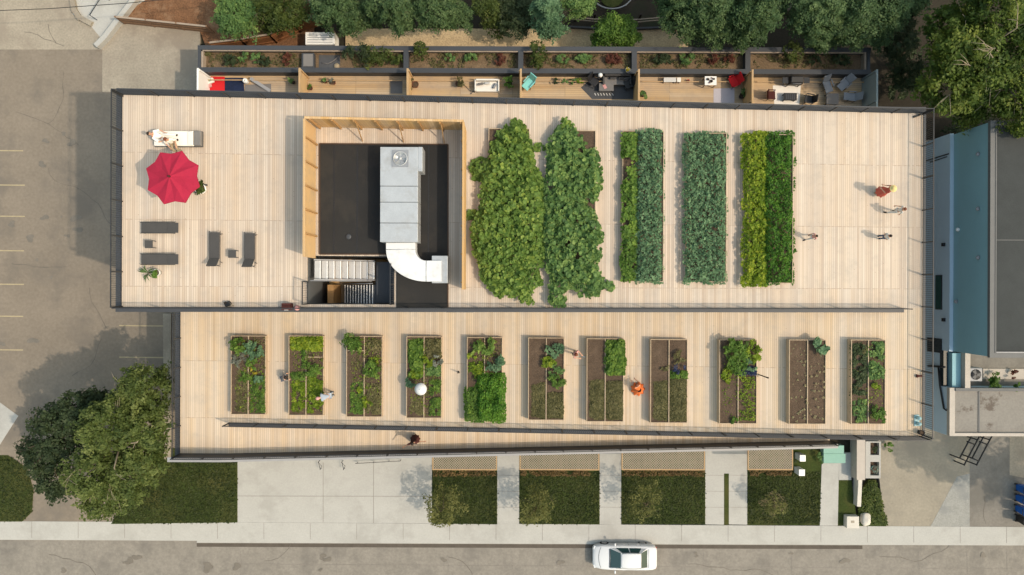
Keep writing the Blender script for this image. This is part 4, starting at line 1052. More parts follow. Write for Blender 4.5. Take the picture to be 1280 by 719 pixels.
# bed 3
clumpin(2, .20, .08, .66, 'leafy_plant', 'large bushy green plant overhanging the top left of the third small bed', 'plant', 'bean', 650, .13, .55)
crop(2, .53, .96, .05, .17, 'leafy_row', 'light olive row at the top right of the third small bed', 'leafy greens', 'olive', 220, .11, .22, tone0=.2)
clumpin(2, .74, .40, .52, 'leafy_plant', 'fresh green bushy plant halfway down the right of the third small bed', 'plant', 'bean', 480, .13, .5)
clumpin(2, .77, .30, .3, 'leafy_plant', 'small yellow green plant above the bushy one in the third small bed', 'plant', 'lime', 120, .11, .3)
crop(2, .05, .46, .22, .46, 'low_greens', 'few sprouts on bare soil at the upper left of the third small bed', 'low greens', 'olive', 90, .08, .1, gaps=.5)
crop(2, .05, .46, .58, .97, 'low_greens', 'seedlings on the lower left of the third small bed', 'low greens', 'bean', 430, .09, .16, gaps=.3)
crop(2, .54, .95, .60, .97, 'low_greens', 'olive seedlings on the lower right of the third small bed', 'low greens', 'olive', 380, .09, .14, gaps=.3, tone0=.15)
clumpin(2, .60, .80, .34, 'leafy_plant', 'lime green plant near the bottom middle of the third small bed', 'plant', 'lime', 230, .12, .32)
clumpin(2, .40, .66, .22, 'leafy_plant', 'small lime plant left of the middle board in the third small bed', 'plant', 'lime', 110, .11, .28)
# bed 4
crop(3, .04, .46, .04, .50, 'leafy_row', 'mixed light green leaves on the upper left of the bed with the white parasol', 'leafy greens', 'bean', 750, .13, .34, 'round', .12, tone0=.1)
crop(3, .54, .96, .04, .26, 'low_greens', 'dull olive leaves on the upper right of the bed with the white parasol', 'leafy greens', 'olive', 360, .1, .25)
clumpin(3, .62, .30, .34, 'leafy_plant', 'pale lime plant on the middle board of the bed with the white parasol', 'plant', 'lime', 240, .14, .45)
clumpin(3, .88, .30, .34, 'leafy_plant', 'pale silvery green plant at the right edge of the bed with the white parasol', 'plant', 'grey_leaf', 210, .14, .42)
clumpin(3, .28, .44, .40, 'leafy_plant', 'yellow green plant just above the white parasol', 'plant', 'lime', 260, .13, .4)
clumpin(3, .16, .57, .38, 'leafy_plant', 'blue green plant left of the white parasol', 'plant', 'kale', 230, .13, .4)
crop(3, .54, .95, .36, .48, 'low_greens', 'dark green strip right of the white parasol bed middle', 'leafy greens', 'pumpkin', 220, .1, .22)
crop(3, .05, .46, .74, .97, 'low_greens', 'seedlings below the white parasol', 'low greens', 'olive', 260, .09, .14, gaps=.35, tone0=.2)
crop(3, .66, .95, .54, .97, 'low_greens', 'yellow green seedlings right of the white parasol', 'low greens', 'bean', 300, .1, .18, gaps=.4)
# bed 5
clumpin(4, .40, .16, .5, 'leafy_plant', 'broad light green plant across the top of the overflowing bed', 'plant', 'squash', 260, .18, .5)
clumpin(4, .76, .10, .42, 'leafy_plant', 'yellow tipped plant at the top right of the overflowing bed', 'plant', 'squash', 200, .18, .5)
clumpin(4, .14, .22, .28, 'leafy_plant', 'small lime plant at the left edge of the overflowing bed', 'plant', 'lime', 120, .12, .28)
clumpin(4, .76, .30, .55, 'leafy_plant', 'blue green broad leafed plant on the right of the overflowing bed', 'plant', 'kale', 280, .18, .55)
crop(4, .04, .44, .30, .50, 'low_greens', 'sparse yellow green leaves on the upper left of the overflowing bed', 'leafy greens', 'lime', 170, .12, .22, gaps=.3, tone0=-.2)
crop(4, .30, 1.02, .46, 1.02, 'herb_mass', 'dense bright green feathery mass overflowing the lower half of its bed', 'herbs', 'carrot', 3600, .11, .7, gaps=0, clump=.45, rough=.2, tilt=1.1, tone0=.28)
crop(4, -.04, .34, .62, 1.02, 'herb_mass', 'lighter leafy mass spilling over the lower left of the overflowing bed', 'herbs', 'bean', 1100, .12, .5, clump=.4, rough=.16)
for i, lab in enumerate(['scattered small weeds and sprouts over the soil of the leftmost bed', 'scattered small weeds around the bare soil square', 'scattered small weeds over the soil of the third small bed', 'scattered small weeds under the white parasol', 'scattered small weeds at the top of the overflowing bed']):
    crop(i, .05, .95, .03, .97, 'weeds', lab, 'weeds', 'olive', 620, .085, .12, gaps=.45, tone0=.1, clump=.2)
    crop(i, .05, .95, .03, .97, 'sprouts', lab.replace('small weeds', 'bright sprouts').replace(' and sprouts', ''), 'sprouts', 'lime', 190, .1, .16, gaps=.5, tone0=-.15, clump=.16)
for i, lab in ((8, 'scattered pale weeds over the bed with the blue violet strip'), (10, 'scattered yellowish weeds over the rightmost bed')):
    crop(i, .05, .95, .03, .97, 'weeds', lab, 'weeds', 'lime', 260, .08, .12, gaps=.5, tone0=-.25, clump=.18)
# bed 6
crop(5, .05, .46, .56, .98, 'low_greens', 'olive grey low cover on the lower left of the sixth small bed', 'cover crop', 'olive', 1100, .09, .14)
crop(5, .54, .96, .68, .98, 'low_greens', 'dull low cover on the lower right of the sixth small bed', 'cover crop', 'olive', 700, .09, .1, gaps=.2, tone0=-.05)
clumpin(5, .72, .14, .52, 'leafy_plant', 'blue green plant at the top right of the sixth small bed', 'plant', 'kale', 380, .13, .45)
clumpin(5, .60, .27, .44, 'flower_clump', 'yellow flowering plant on the middle board of the sixth small bed', 'flowers', 'lime', 330, .12, .42)
clumpin(5, .78, .52, .48, 'leafy_plant', 'bright green plant halfway down the right of the sixth small bed', 'plant', 'bean', 400, .12, .4)
clumpin(5, .74, .40, .40, 'leafy_plant', 'mid green plant between two others on the right of the sixth small bed', 'plant', 'pumpkin', 300, .12, .36)
# bed 7
crop(6, .54, 1.0, .03, .42, 'lettuce_block', 'bright lime leafy block at the top right of the seventh small bed', 'leafy greens', 'bean', 1000, .14, .42, 'round', tone0=.18, rough=.12)
crop(6, .05, .46, .50, .98, 'low_greens', 'olive grey cover on the lower left of the seventh small bed', 'cover crop', 'olive', 1250, .09, .14)
crop(6, .54, .96, .52, .98, 'low_greens', 'olive grey cover on the lower right of the seventh small bed', 'cover crop', 'olive', 1250, .09, .14)
# bed 8
crop(7, .05, .46, .50, .98, 'low_greens', 'olive cover on the lower left of the bed with the small violet patch', 'cover crop', 'olive', 1150, .09, .12)
crop(7, .54, .96, .48, .98, 'low_greens', 'olive cover on the lower right of the bed with the small violet patch', 'cover crop', 'olive', 1250, .09, .12)
clumpin(7, .76, .22, .40, 'leafy_plant', 'yellow olive plant above the small violet patch', 'plant', 'olive', 220, .11, .3)
clumpin(7, .76, .34, .36, 'flower_clump', 'small dull violet flower patch right of the orange dressed person', 'flowers', 'purple', 200, .09, .3)
crop(7, .54, 1.0, .39, .47, 'leafy_row', 'bright green strip below the small violet patch', 'leafy greens', 'bean', 240, .11, .22)
clumpin(7, .36, .34, .25, 'leafy_plant', 'small faded green plant left of the violet patch', 'plant', 'olive', 90, .1, .2)
# bed 9
clumpin(8, .40, .12, .68, 'leafy_plant', 'tall vivid green plant at the top left of the bed with the blue strip', 'plant', 'bean', 620, .15, .8)
clumpin(8, .82, .14, .58, 'leafy_plant', 'lime plant at the top right corner of the bed with the blue strip', 'plant', 'lime', 420, .14, .6)
clumpin(8, .46, .30, .62, 'leafy_plant', 'spreading fresh green plant in the middle of the bed with the blue strip', 'plant', 'bean', 480, .15, .6)
clumpin(8, .22, .42, .42, 'leafy_plant', 'yellow edged plant at the left edge of the bed with the blue strip', 'plant', 'lime', 280, .13, .4)
clumpin(8, .78, .30, .40, 'leafy_plant', 'grey green plant just above the blue flower strip', 'plant', 'kale', 240, .13, .42)
crop(8, .50, .98, .33, .42, 'flower_strip', 'strip of dark blue violet flowers next to the thin dark post', 'flowers', 'purple', 420, .1, .3)
crop(8, .54, .95, .45, .97, 'low_greens', 'scattered yellow sprouts on the lower right of the bed with the blue strip', 'low greens', 'lime', 150, .09, .14, gaps=.5, tone0=-.2)
clumpin(8, .38, .93, .26, 'leafy_plant', 'small green plant alone at the bottom of the bed with the blue strip', 'plant', 'bean', 150, .12, .3)
# bed 10
clumpin(9, .76, .09, .48, 'leafy_plant', 'large pale blue green cabbage at the top right of the seedling bed', 'plant', 'kale', 260, .15, .4, 'round')
sp = leaves('seedling', np.array([(0, 0, .05), (.04, .02, .06), (-.03, .03, .07), (.0, -.04, .06)]), .11, np.array([.5, .7, .3, .6]), 'pale_seed', 'ovate', .4, 5)
tag(sp, 'pale young seedling in the rows of the bare dark soil bed', 'seedling', 'seedlings in the bare soil bed')
first = True
for side, us in ((0, (.10, .21, .32, .43)), (1, (.58, .69, .80, .91))):
    for r in range(15):
        v = .06 + r * .063
        if side == 1 and v < .26: continue
        for u in us:
            if rnd.random() < .3: continue
            a, b, c, d = LB[9]
            p = WD(a + (b - a) * (u + rnd.uniform(-.04, .04)), c + (d - c) * (v + rnd.uniform(-.028, .028)), z_main, LH - .06)
            s = sp if first else sp.copy()
            if not first: col.objects.link(s)
            first = False
            s.location = p; s.rotation_euler = (0, 0, rnd.uniform(0, 6)); k = rnd.uniform(.4, 1.2); s.scale = (k, k, k)
# bed 11
crop(10, .05, .47, .04, .66, 'low_greens', 'dark mixed greens on the upper left of the rightmost bed', 'low greens', 'dark_tree', 480, .11, .24, gaps=.7, tone0=.25)
crop(10, .05, .47, .72, .98, 'low_greens', 'dull bluish greens at the bottom left of the rightmost bed', 'low greens', 'pumpkin', 130, .12, .22, gaps=.8)
crop(10, .53, .96, .04, .46, 'low_greens', 'dark green leaves on the upper right of the rightmost bed', 'low greens', 'pumpkin', 270, .12, .25, gaps=.75)
clumpin(10, .70, .58, .34, 'leafy_plant', 'yellow green plant in the middle of the rightmost bed', 'plant', 'lime', 150, .11, .28)
clumpin(10, .76, .88, .46, 'leafy_plant', 'bright green plant at the bottom right of the rightmost bed', 'plant', 'bean', 300, .15, .4)
clumpin(10, .36, .12, .24, 'leafy_plant', 'small yellowish plant at the top left of the rightmost bed', 'plant', 'olive', 110, .1, .25)

# ================================================================ DECK FURNITURE
def on_up(px, py, dz=0.0): return WD(px, py, z_up, dz)
def lounger(label, loc, rz, back):
    r = thing('sun_lounger', label, 'sun lounger', loc, rz, 'charcoal sun loungers on the upper deck')
    L, w, h = 1.42, .6, .33
    MB().box(-.55, .82, -w / 2 + .03, w / 2 - .03, h + .005, h + .02).build('seat_sling', 'charcoal', r)
    mb = MB()
    for y in (-w / 2 + .015, w / 2 - .015): mb.tube([(-.95, y, h - .02), (.9, y, h - .02)], .018, 6)
    mb.tube([(-.95, -w / 2, h - .02), (-.95, w / 2, h - .02)], .018, 6)
    mb.build('frame', 'black_metal', r)
    for x in (-.75, .7):
        for y in (-w / 2 + .02, w / 2 - .02):
            MB().tube([(x, y, h - .02), (x + (.06 if x > 0 else -.06), y, 0)], .018, 6).build('leg', 'black_metal', r)
    c, s = math.cos(back), math.sin(back)
    b = MB()
    A = Vector((-.56, 0, h + .01)); E = A + Vector((-.62 * c, 0, .62 * s)); n = Vector((s, 0, c)) * .012
    y = Vector((0, w / 2 - .03, 0))
    b.hex8([A - y - n, A + y - n, E + y - n, E - y - n], [A - y + n, A + y + n, E + y + n, E - y + n])
    bk = b.build('backrest', 'charcoal', r)
    if back > .2: MB().tube([(E.x * .85 + A.x * .15, -.2, E.z * .85 + A.z * .15), (-1.02, -.3, h - .02)], .014, 6).build('prop', 'black_metal', bk); MB().tube([(E.x * .85 + A.x * .15, .2, E.z * .85 + A.z * .15), (-1.02, .3, h - .02)], .014, 6).build('prop', 'black_metal', bk)
    return r
lounger('charcoal sun lounger above the small dark table, lying nearest the red umbrella', on_up(200, 285.5), math.pi, .08)
lounger('charcoal sun lounger just above the spiky potted plant', on_up(200, 324.5), math.pi, .08)
lounger('charcoal sun lounger set upright in the photo, left of its small square table', on_up(271.5, 310), math.pi / 2, .75)
lounger('charcoal sun lounger set upright in the photo, right of its small square table', on_up(315, 311), math.pi / 2, .75)
def side_table(label, loc):
    r = thing('side_table', label, 'side table', loc, 0, 'small dark square tables by the loungers')
    MB().box(-.21, .21, -.21, .21, .40, .43).build('table_top', 'charcoal', r, bevel=.01)
    for x in (-.18, .18):
        for y in (-.18, .18): MB().box(x - .015, x + .015, y - .015, y + .015, 0, .40).build('leg', 'black_metal', r)
side_table('small dark square table between the two stacked loungers', on_up(191, 306))
side_table('small dark square table between the two upright loungers', on_up(294, 318))
# white daybed
dl = on_up(225, 175)
db = thing('daybed', 'long white cushioned daybed where two people sit above the red umbrella', 'daybed', dl)
MB().box(-1.25, 1.32, -.42, .42, .10, .24).build('frame', 'charcoal', db, bevel=.02)
MB().box(-1.22, .92, -.40, .40, .245, .40).build('mattress', 'cream', db, bevel=.05)
mb = MB(); mb.hex8([(.94, -.41, .245), (1.33, -.41, .245), (1.33, .41, .245), (.94, .41, .245)], [(.95, -.38, .46), (1.33, -.40, .50), (1.33, .40, .50), (.95, .38, .46)]); mb.build('bolster', 'mid_grey', db, bevel=.03)
mb = MB(); mb.hex8([(.6, -.38, .402), (.92, -.38, .402), (.92, .38, .402), (.6, .38, .402)], [(.62, -.36, .44), (.92, -.37, .50), (.92, .37, .50), (.62, .36, .44)]); mb.build('pillow', 'cream', db, bevel=.03)
for x in (-1.1, 1.15):
    for y in (-.34, .34): MB().box(x - .03, x + .03, y - .03, y + .03, 0, .10).build('leg', 'charcoal', db)
# cantilever umbrella
UZ = 2.55
uc = on_up(216, 222, UZ)
ub = Vector((uc.x, uc.y, z_up(uc.x)))
um = thing('patio_umbrella', 'big crimson eight sided patio umbrella', 'umbrella', (ub.x, ub.y, ub.z)); o = um.location
cz = uc.z
mb = MB(o); R0 = 1.42
ang = [R(22.5 + 45 * k + 4) for k in range(8)]
rim = [(uc.x + R0 * math.cos(a), uc.y + R0 * math.sin(a), cz) for a in ang]
top = (uc.x, uc.y, cz + .36)
vs_ = [top]; fs = []
for k in range(8):
    a = Vector(rim[k]); b = Vector(rim[(k + 1) % 8]); m = (a + b) / 2; c = Vector(top)
    m = m.lerp(Vector((c.x, c.y, m.z)), .085) 
    ma, mb_, mm = a.lerp(c, .5) , b.lerp(c, .5), m.lerp(c, .5) - Vector((0, 0, .05))
    i = len(vs_); vs_ += [a, m, b, ma, mm, mb_]
    fs += [(i, i + 1, i + 4, i + 3), (i + 1, i + 2, i + 5, i + 4), (i + 3, i + 4, 0), (i + 4, i + 5, 0)]
    # hanging edge
    j = len(vs_); dz = Vector((0, 0, .07)); vs_ += [a - dz, m - dz, b - dz]; fs += [(j, j + 1, i + 1, i), (j + 1, j + 2, i + 2, i + 1)]
mb.add(vs_, fs); mb.build('canopy', 'red_canvas', um)
for k in range(8): MB(o).tube([Vector(rim[k]) - Vector((0, 0, .03)), Vector(top) - Vector((0, 0, .06))], .012, 5).build('rib', 'black_metal', um)
MB(o).tube([(ub.x, ub.y, ub.z), (ub.x, ub.y, cz + .3)], .03, 10).build('pole', 'black_metal', um)
MB(o).lathe([(.06, .34), (.05, .46), (.015, .5)], (uc.x, uc.y, cz), 12).build('finial', 'maroon', um)
MB(o).box(ub.x - .5, ub.x + .62, ub.y - .04, ub.y + .04, ub.z, ub.z + .06).build('cross_base', 'black_metal', um); MB(o).box(ub.x - .04, ub.x + .04, ub.y - .45, ub.y + .45, ub.z + .061, ub.z + .12).build('cross_base', 'black_metal', um)
def pot(label, loc, r, h, mat, cat='potted plant', leaf=None, n=120, size=.2, ph=.6, pr=None, shape='ovate', mat_soil='soil'):
    t_ = thing('potted_plant' if leaf else 'plant_pot', label, cat, loc); oo = Vector(loc)
    MB(oo).lathe([(r * .72, 0), (r, h), (r * .9, h), (r * .86, h - .06)], loc, 18).build('pot', mat, t_)
    MB(oo).lathe([(r * .86, h - .055), (.005, h - .05)], loc, 18, cap=False).build('soil', mat_soil, t_)
    if leaf:
        _seed[0] += 1; g = np.random.default_rng(_seed[0]); pr = pr or r * 1.3
        nc = max(4, n // 25)
        P, O, T = blob_leaves(g, (loc[0], loc[1], loc[2] + h + ph * .4), pr * .8, pr * .8, ph * .5, nc, n // nc, pr * .35)
        leaves('foliage', P, size, T, leaf, shape, .8, _seed[0], parent=t_, origin=tuple(loc), out=O)
    return t_
pot('white pot with grassy plant at the foot of the red umbrella', on_up(254, 237), .30, .42, 'white', leaf='tree', n=170, size=.22, ph=.6, pr=.42)
pot('spiky green plant in a grey pot below the stacked loungers', on_up(199, 341), .19, .34, 'pale_grey', leaf='bean', n=60, size=.2, ph=.5, pr=.3)
# spiky leaves leaning left of that pot
fr = thing('palm_plant', 'spiky palm fronds on the deck left of the grey pot', 'plant', on_up(187, 341)); g = np.random.default_rng(3)
mb = MB()
for k in range(16):
    a = g.uniform(0, 6.28); L = g.uniform(.35, .62); d = Vector((math.cos(a), math.sin(a), 0)); n_ = Vector((-d.y, d.x, 0)) * .035
    p1_ = d * L * .5 + Vector((0, 0, .42)); p2_ = d * L + Vector((0, 0, .25))
    mb.add([Vector((0, 0, .1)), p1_ - n_, p2_, p1_ + n_], [(0, 1, 2, 3)])
mb.build('frond', surf('frond', (.055, .10, .03), var=.4, scale=4), fr)
MB().lathe([(.05, 0), (.04, .14)], (0, 0, 0), 8).build('stem', 'bark', fr)
# bags and boxes by the divider rail
bg_ = on_up(361, 383)
b_ = thing('storage_box', 'dark brown box with a pale lid catch against the divider rail left of the stair', 'box', bg_)
MB().box(-.24, .24, -.17, .17, 0, .42).build('body', 'maroon', b_, bevel=.02); MB().box(-.25, .25, -.18, .18, .421, .47).build('lid', 'maroon', b_, bevel=.015); MB().box(-.1, .1, -.2, -.181, .36, .46).build('catch', 'white', b_)
b2 = thing('pink_bag', 'small pink bag on the deck right of the dark brown box', 'bag', on_up(372, 385)); MB().lathe([(.09, 0), (.15, .08), (.12, .22), (.05, .27)], (0, 0, 0), 12).build('body', 'pink', b2); MB().tube([(-.06, 0, .26), (-.04, 0, .36), (.04, 0, .36), (.06, 0, .26)], .012, 6).build('handle', 'pink', b2)
bk = thing('backpack', 'small dark backpack lying on the deck near the divider rail', 'backpack', on_up(286, 380))
mb = MB(); mb.obox((0, 0, .12), .34, .24, .24, .4); mb.build('body', 'black', bk, bevel=.06); MB().tube([(.1, .05, .2), (.25, -.05, .18), (.28, -.12, .03)], .02, 6).build('strap', 'khaki', bk); MB().obox((-.1, .06, .23), .14, .12, .06, .4).build('pocket', 'hair_dark', bk)
# vents and pot in the south east corner
def on_main(px, py, dz=0.0): return WD(px, py, z_main, dz)
vt = thing('vent_box', 'pair of aqua roof vents on one plate in the right corner of the lower deck', 'vent', on_main(1145.5, 525.5))
MB().box(-.14, .14, -.33, .33, 0, .05).build('plate', 'aqua', vt)
for y in (-.17, .17): MB().lathe([(.10, .05), (.11, .3), (.03, .34)], (.03, y, 0), 14).build('vent_cap', 'aqua', vt)
pot('dark empty round pot in the right corner of the lower deck', on_main(1149, 540), .16, .3, 'black', cat='pot')
dr = thing('drain_spout', 'small brown bracket on the deck by the right rail, level with the eleventh bed', 'bracket', on_main(1150.5, 470)); MB().box(-.2, .12, -.05, .05, 0, .09).build('arm', 'maroon', dr, bevel=.01); MB().box(-.26, -.2, -.09, .09, 0, .14).build('plate', 'maroon', dr)
dr = thing('rail_bracket', 'small dark bracket at the top right corner of the upper deck', 'bracket', on_up(1145, 145.5)); MB().obox((0, 0, .05), .36, .09, .1, .35).build('arm', 'black', dr); MB().obox((.17, .07, .1), .08, .1, .2, .35).build('plate', 'black', dr)
# small white parasol over the fourth bed
pp = on_main(525.5, 487, 1.6)
ps = thing('garden_parasol', 'small white round parasol standing over the fourth small bed', 'parasol', (pp.x, pp.y, z_main(pp.x) + LH - .1))
hz = 1.6 - LH + .1
MB().lathe([(.36, hz - .16), (.365, hz - .13), (.2, hz - .02), (.02, hz + .06)], (0, 0, 0), 28).build('canopy', 'white_sheet', ps)
MB().tube([(0, 0, 0), (0, 0, hz + .03)], .016, 8).build('pole', 'pale_metal', ps)
MB().lathe([(.03, hz + .05), (.012, hz + .10)], (0, 0, 0), 8).build('finial', 'white', ps)
# small lamp stub in the gap right of the fourth bed
sk = thing('watering_tap', 'small dark standpipe on the deck between the parasol bed and the overflowing bed', 'standpipe', on_main(573, 465))
MB().tube([(0, 0, 0), (0, 0, .55)], .035, 8).build('pipe', 'black', sk); MB().lathe([(.07, 0), (.06, .03)], (0, 0, 0), 10).build('foot', 'black', sk); MB().tube([(0, 0, .5), (.1, 0, .48), (.12, 0, .42)], .02, 6).build('spout', 'black', sk)

# ================================================================ PATIO CONTENTS (north side)
def pw(px, py, h=0.0): return W(px, py, ZP + h)
def rug(label, pts, mat, name='rug', cat='rug', z=.006):
    c = pw(sum(p[0] for p in pts) / len(pts), sum(p[1] for p in pts) / len(pts))
    r = MB(c).prism([pw(*p)[:2] for p in pts], ZP + .002, ZP + .002 + z).build(name, mat); r.location = c
    return tag(r, label, cat)
rug('red blanket spread at the left end of the patios', [(263, 96), (281, 96), (281, 116), (258, 116)], 'red_cloth', 'blanket', 'blanket', .03)
rug('navy checked blanket beside the red blanket', [(281.3, 97.5), (304, 97.5), (306, 116), (281.3, 116)], 'navy', 'blanket', 'blanket', .03)
rug('grey mat under the leaning pale plank on the left patio', [(306, 106), (339, 105), (339, 118), (306, 118)], 'mid_grey')
rug('dark grey pointed rug under the seating corner', [(726, 109.5), (740, 98), (796, 96), (796, 124), (740, 124)], 'dark_rug')
rug('lilac rug in front of the red chair', [(892, 111), (918, 110), (918, 130), (892, 130)], 'lilac')
rug('pale cream rug under the black fire table', [(966, 107), (1001, 107), (999, 132), (968, 132)], 'cream')
rug('small grey mat in the right corner of the nearly empty patio', [(488, 100), (503, 100), (503, 117), (488, 117)], 'mid_grey')
cu = thing('floral_cushion', 'pale floral cushion pile at the head of the red blanket', 'cushion', pw(264, 102, .04)); MB().obox((0, 0, .12), .5, .36, .2, .4).build('cushion', 'cream', cu, bevel=.07); MB().obox((-.12, -.3, .1), .4, .3, .18, .2).build('cushion', 'pink', cu, bevel=.06); MB().obox((.02, .02, .225), .2, .14, .03, .4).build('leaf_print', 'sage', cu)
lp = thing('paper_roll', 'white round lantern standing on the left patio beside the navy blanket', 'lantern', pw(309, 103)); MB().lathe([(.10, 0), (.17, .1), (.17, .42), (.10, .5), (.05, .5), (.05, .44)], (0, 0, 0), 18).build('lamp_shade', 'white', lp); MB().lathe([(.04, .30), (.04, .46)], (0, 0, 0), 10).build('candle', 'khaki', lp)
pk = thing('leaning_plank', 'long pale grey plank lying aslant on the left patio', 'plank', pw(325, 106)); A = pw(315.5, 100) - pk.location; B = pw(338, 114) - pk.location; d = (B - A).normalized(); n = Vector((-d.y, d.x, 0)) * .11; up_ = Vector((0, 0, .35))
MB().hex8([A - n + up_, B - n + Vector((0, 0, .03)), B + n + Vector((0, 0, .03)), A + n + up_], [A - n + up_ * 1.12, B - n + Vector((0, 0, .08)), B + n + Vector((0, 0, .08)), A + n + up_ * 1.12]).build('board', 'pale_metal', pk); MB().obox(A + d * .12 + Vector((0, 0, .17)), .06, .2, .32, math.atan2(d.y, d.x)).build('support', 'grey_metal', pk)
pot('dark leafy pot plant at the right end of the red blanket patio', pw(367, 103), .18, .3, 'black', leaf='pumpkin', n=110, size=.16, ph=.5)
pot('leafy pot plant on the nearly empty patio, left one of the pair', pw(407, 102.5), .15, .26, 'terracotta', leaf='pumpkin', n=80, size=.14, ph=.4)
pot('pale flowering pot plant on the nearly empty patio, right one of the pair', pw(417.5, 104), .17, .26, 'terracotta', leaf='grey_leaf', n=90, size=.12, ph=.4)
pot('low lime pot plant against the second cedar screen on the nearly empty patio', pw(389, 111), .16, .24, 'terracotta', leaf='bean', n=70, size=.13, ph=.3)
pot('brown round pot beside the screen left of the white sofa', pw(520, 107), .23, .3, 'terracotta', cat='pot')
bush('patio_shrub', 'yellowish plant behind the brown round pot', 'shrub', pw(514, 107), .25, .6, .7, 200, .13, 'olive')
pot('round olive pot plant between the brown pot and the white sofa', pw(574, 106), .24, .3, 'terracotta', leaf='olive', n=200, size=.12, ph=.6, pr=.42)
pot('leafy green pot plant right of the white sofa', pw(636, 106), .22, .3, 'black', leaf='bean', n=180, size=.17, ph=.7, pr=.42)
rk = thing('garden_rake', 'pale wooden rake lying on the deck left of the white sofa', 'rake', pw(584, 111)); A = pw(581, 107) - rk.location; B = pw(590, 116) - rk.location
MB().tube([A + Vector((0, 0, .03)), B + Vector((0, 0, .05))], .025, 6).build('handle', 'old_wood_pale', rk); MB().obox(B + Vector((0, 0, .03)), .3, .05, .04, .8).build('rake_head', 'grey_metal', rk)
sf = thing('patio_sofa', 'white patio sofa with grey cushions', 'sofa', pw(609, 109.5))
MB().box(-.75, .75, -.38, .30, .12, .36).build('seat', 'cream', sf, bevel=.04); MB().box(-.75, .75, .305, .42, .12, .62).build('backrest', 'cream', sf, bevel=.03)
MB().box(-.84, -.755, -.38, .42, .06, .52).build('armrest', 'cream', sf, bevel=.02); MB().box(.755, .84, -.38, .42, .06, .52).build('armrest', 'cream', sf, bevel=.02)
MB().obox((-.45, .1, .46), .4, .14, .26, .2, .5).build('cushion', 'mid_grey', sf, bevel=.05); MB().obox((.50, -.02, .45), .38, .14, .26, 1.1, .5).build('cushion', 'grey_cloth', sf, bevel=.05); MB().obox((.02, .16, .46), .36, .13, .24, 0, .5).build('cushion', 'pale_grey', sf, bevel=.05)
for x in (-.7, .7):
    for y in (-.33, .36): MB().box(x - .03, x + .03, y - .03, y + .03, 0, .12).build('leg', 'black_metal', sf)
def chair(label, loc, rz, mat, lean=.25, recl=False, group=None, w=.6):
    r = thing('patio_chair', label, 'chair', loc, rz, group)
    L = .75 if recl else .52
    MB().box(-.26, -.26 + L, -w / 2 + .04, w / 2 - .04, .36, .42).build('seat', mat, r, bevel=.02)
    b = MB(); s, c = math.sin(lean), math.cos(lean); H = .62
    A = Vector((-.27, 0, .38)); E = A + Vector((-H * s, 0, H * c)); y = Vector((0, w / 2 - .04, 0)); n = Vector((c, 0, s)) * .025
    b.hex8([A - y - n, A - y + n, A + y + n, A + y - n], [E - y - n, E - y + n, E + y + n, E + y - n]); b.build('backrest', mat, r)
    for s_ in (-1, 1):
        yy = s_ * (w / 2)
        MB().box(-.3, .22, yy - .03, yy + .03, .56, .60).build('armrest', mat, r)
        MB().tube([(-.25, yy, 0), (-.27, yy, .56)], .02, 6).build('leg', 'black_metal', r); MB().tube([(.2, yy, 0), (.2, yy, .56)], .02, 6).build('leg', 'black_metal', r)
    return r
chair('turquoise patio chair turned aslant beside its cedar screen', pw(661, 106), R(-130), 'turquoise', .35, True)
for px, sz in ((694, .24), (705, .3), (717, .34), (724, .26)):
    bush('patio_shrub', {694: 'small dark plant on the deck, first of four left of the dark rug', 705: 'low green plant on the deck, second of four left of the dark rug', 717: 'fuller green plant on the deck, third of four left of the dark rug', 724: 'lime green plant at the edge of the dark pointed rug'}[px], 'shrub', pw(px, 102.5), sz, sz * .8, .5, 130, .13, {694: 'dark_tree', 705: 'pumpkin', 717: 'pumpkin', 724: 'lime'}[px])
sf = thing('patio_sofa', 'dark grey sectional sofa on the dark pointed rug', 'sofa', pw(768, 102.5))
MB().box(-.75, .95, -.3, .22, .1, .36).build('seat', 'mid_grey', sf, bevel=.03); MB().box(-.75, .95, .225, .36, .1, .66).build('backrest', 'charcoal', sf, bevel=.03)
for x in (-.18, .40): MB().obox((x, .12, .46), .4, .13, .26, 0, .45).build('cushion', 'charcoal', sf, bevel=.04)
MB().box(-.86, -.755, -.3, .36, .06, .54).build('armrest', 'charcoal', sf); MB().box(.955, 1.06, -.3, .36, .06, .54).build('armrest', 'charcoal', sf)
chair('black round patio chair at the right of the dark grey seating corner', pw(784, 107), R(200), 'black', .3)
chair('black patio chair at the left of the dark grey seating corner', pw(742, 104), R(-40), 'black', .3)
tb = thing('coffee_table', 'low dark table with a pink magazine in the dark grey seating corner', 'table', pw(757, 111)); MB().box(-.5, .5, -.26, .26, .34, .38).build('table_top', 'mid_grey', tb, bevel=.01)
for x in (-.44, .44):
    for y in (-.21, .21): MB().box(x - .02, x + .02, y - .02, y + .02, 0, .34).build('leg', 'black_metal', tb)
mg = tag(MB().obox((0, 0, .01), .2, .28, .02, .5).build('magazine', 'pink', loc=pw(756, 108.5, .385)), 'pink magazine on the low dark table', 'magazine')
lm_ = thing('table_lamp', 'white round lamp behind the low dark table', 'lamp', pw(748, 100)); MB().lathe([(.05, .9), (.13, .98), (.15, 1.08), (.08, 1.18)], (0, 0, 0), 16).build('lamp_shade', 'white', lm_); MB().tube([(0, 0, 0), (0, 0, .95)], .018, 6).build('pole', 'black_metal', lm_); MB().lathe([(.13, 0), (.12, .03)], (0, 0, 0), 14).build('base', 'black_metal', lm_)
st_ = MB()
for k in range(7): st_.obox((k * .2, 0, .006), .05, .18, .008, .5)
pm = tag(st_.build('runner_mat', 'pale_grey', loc=pw(744, 118, .012)), 'pale barred runner on the dark pointed rug', 'mat')
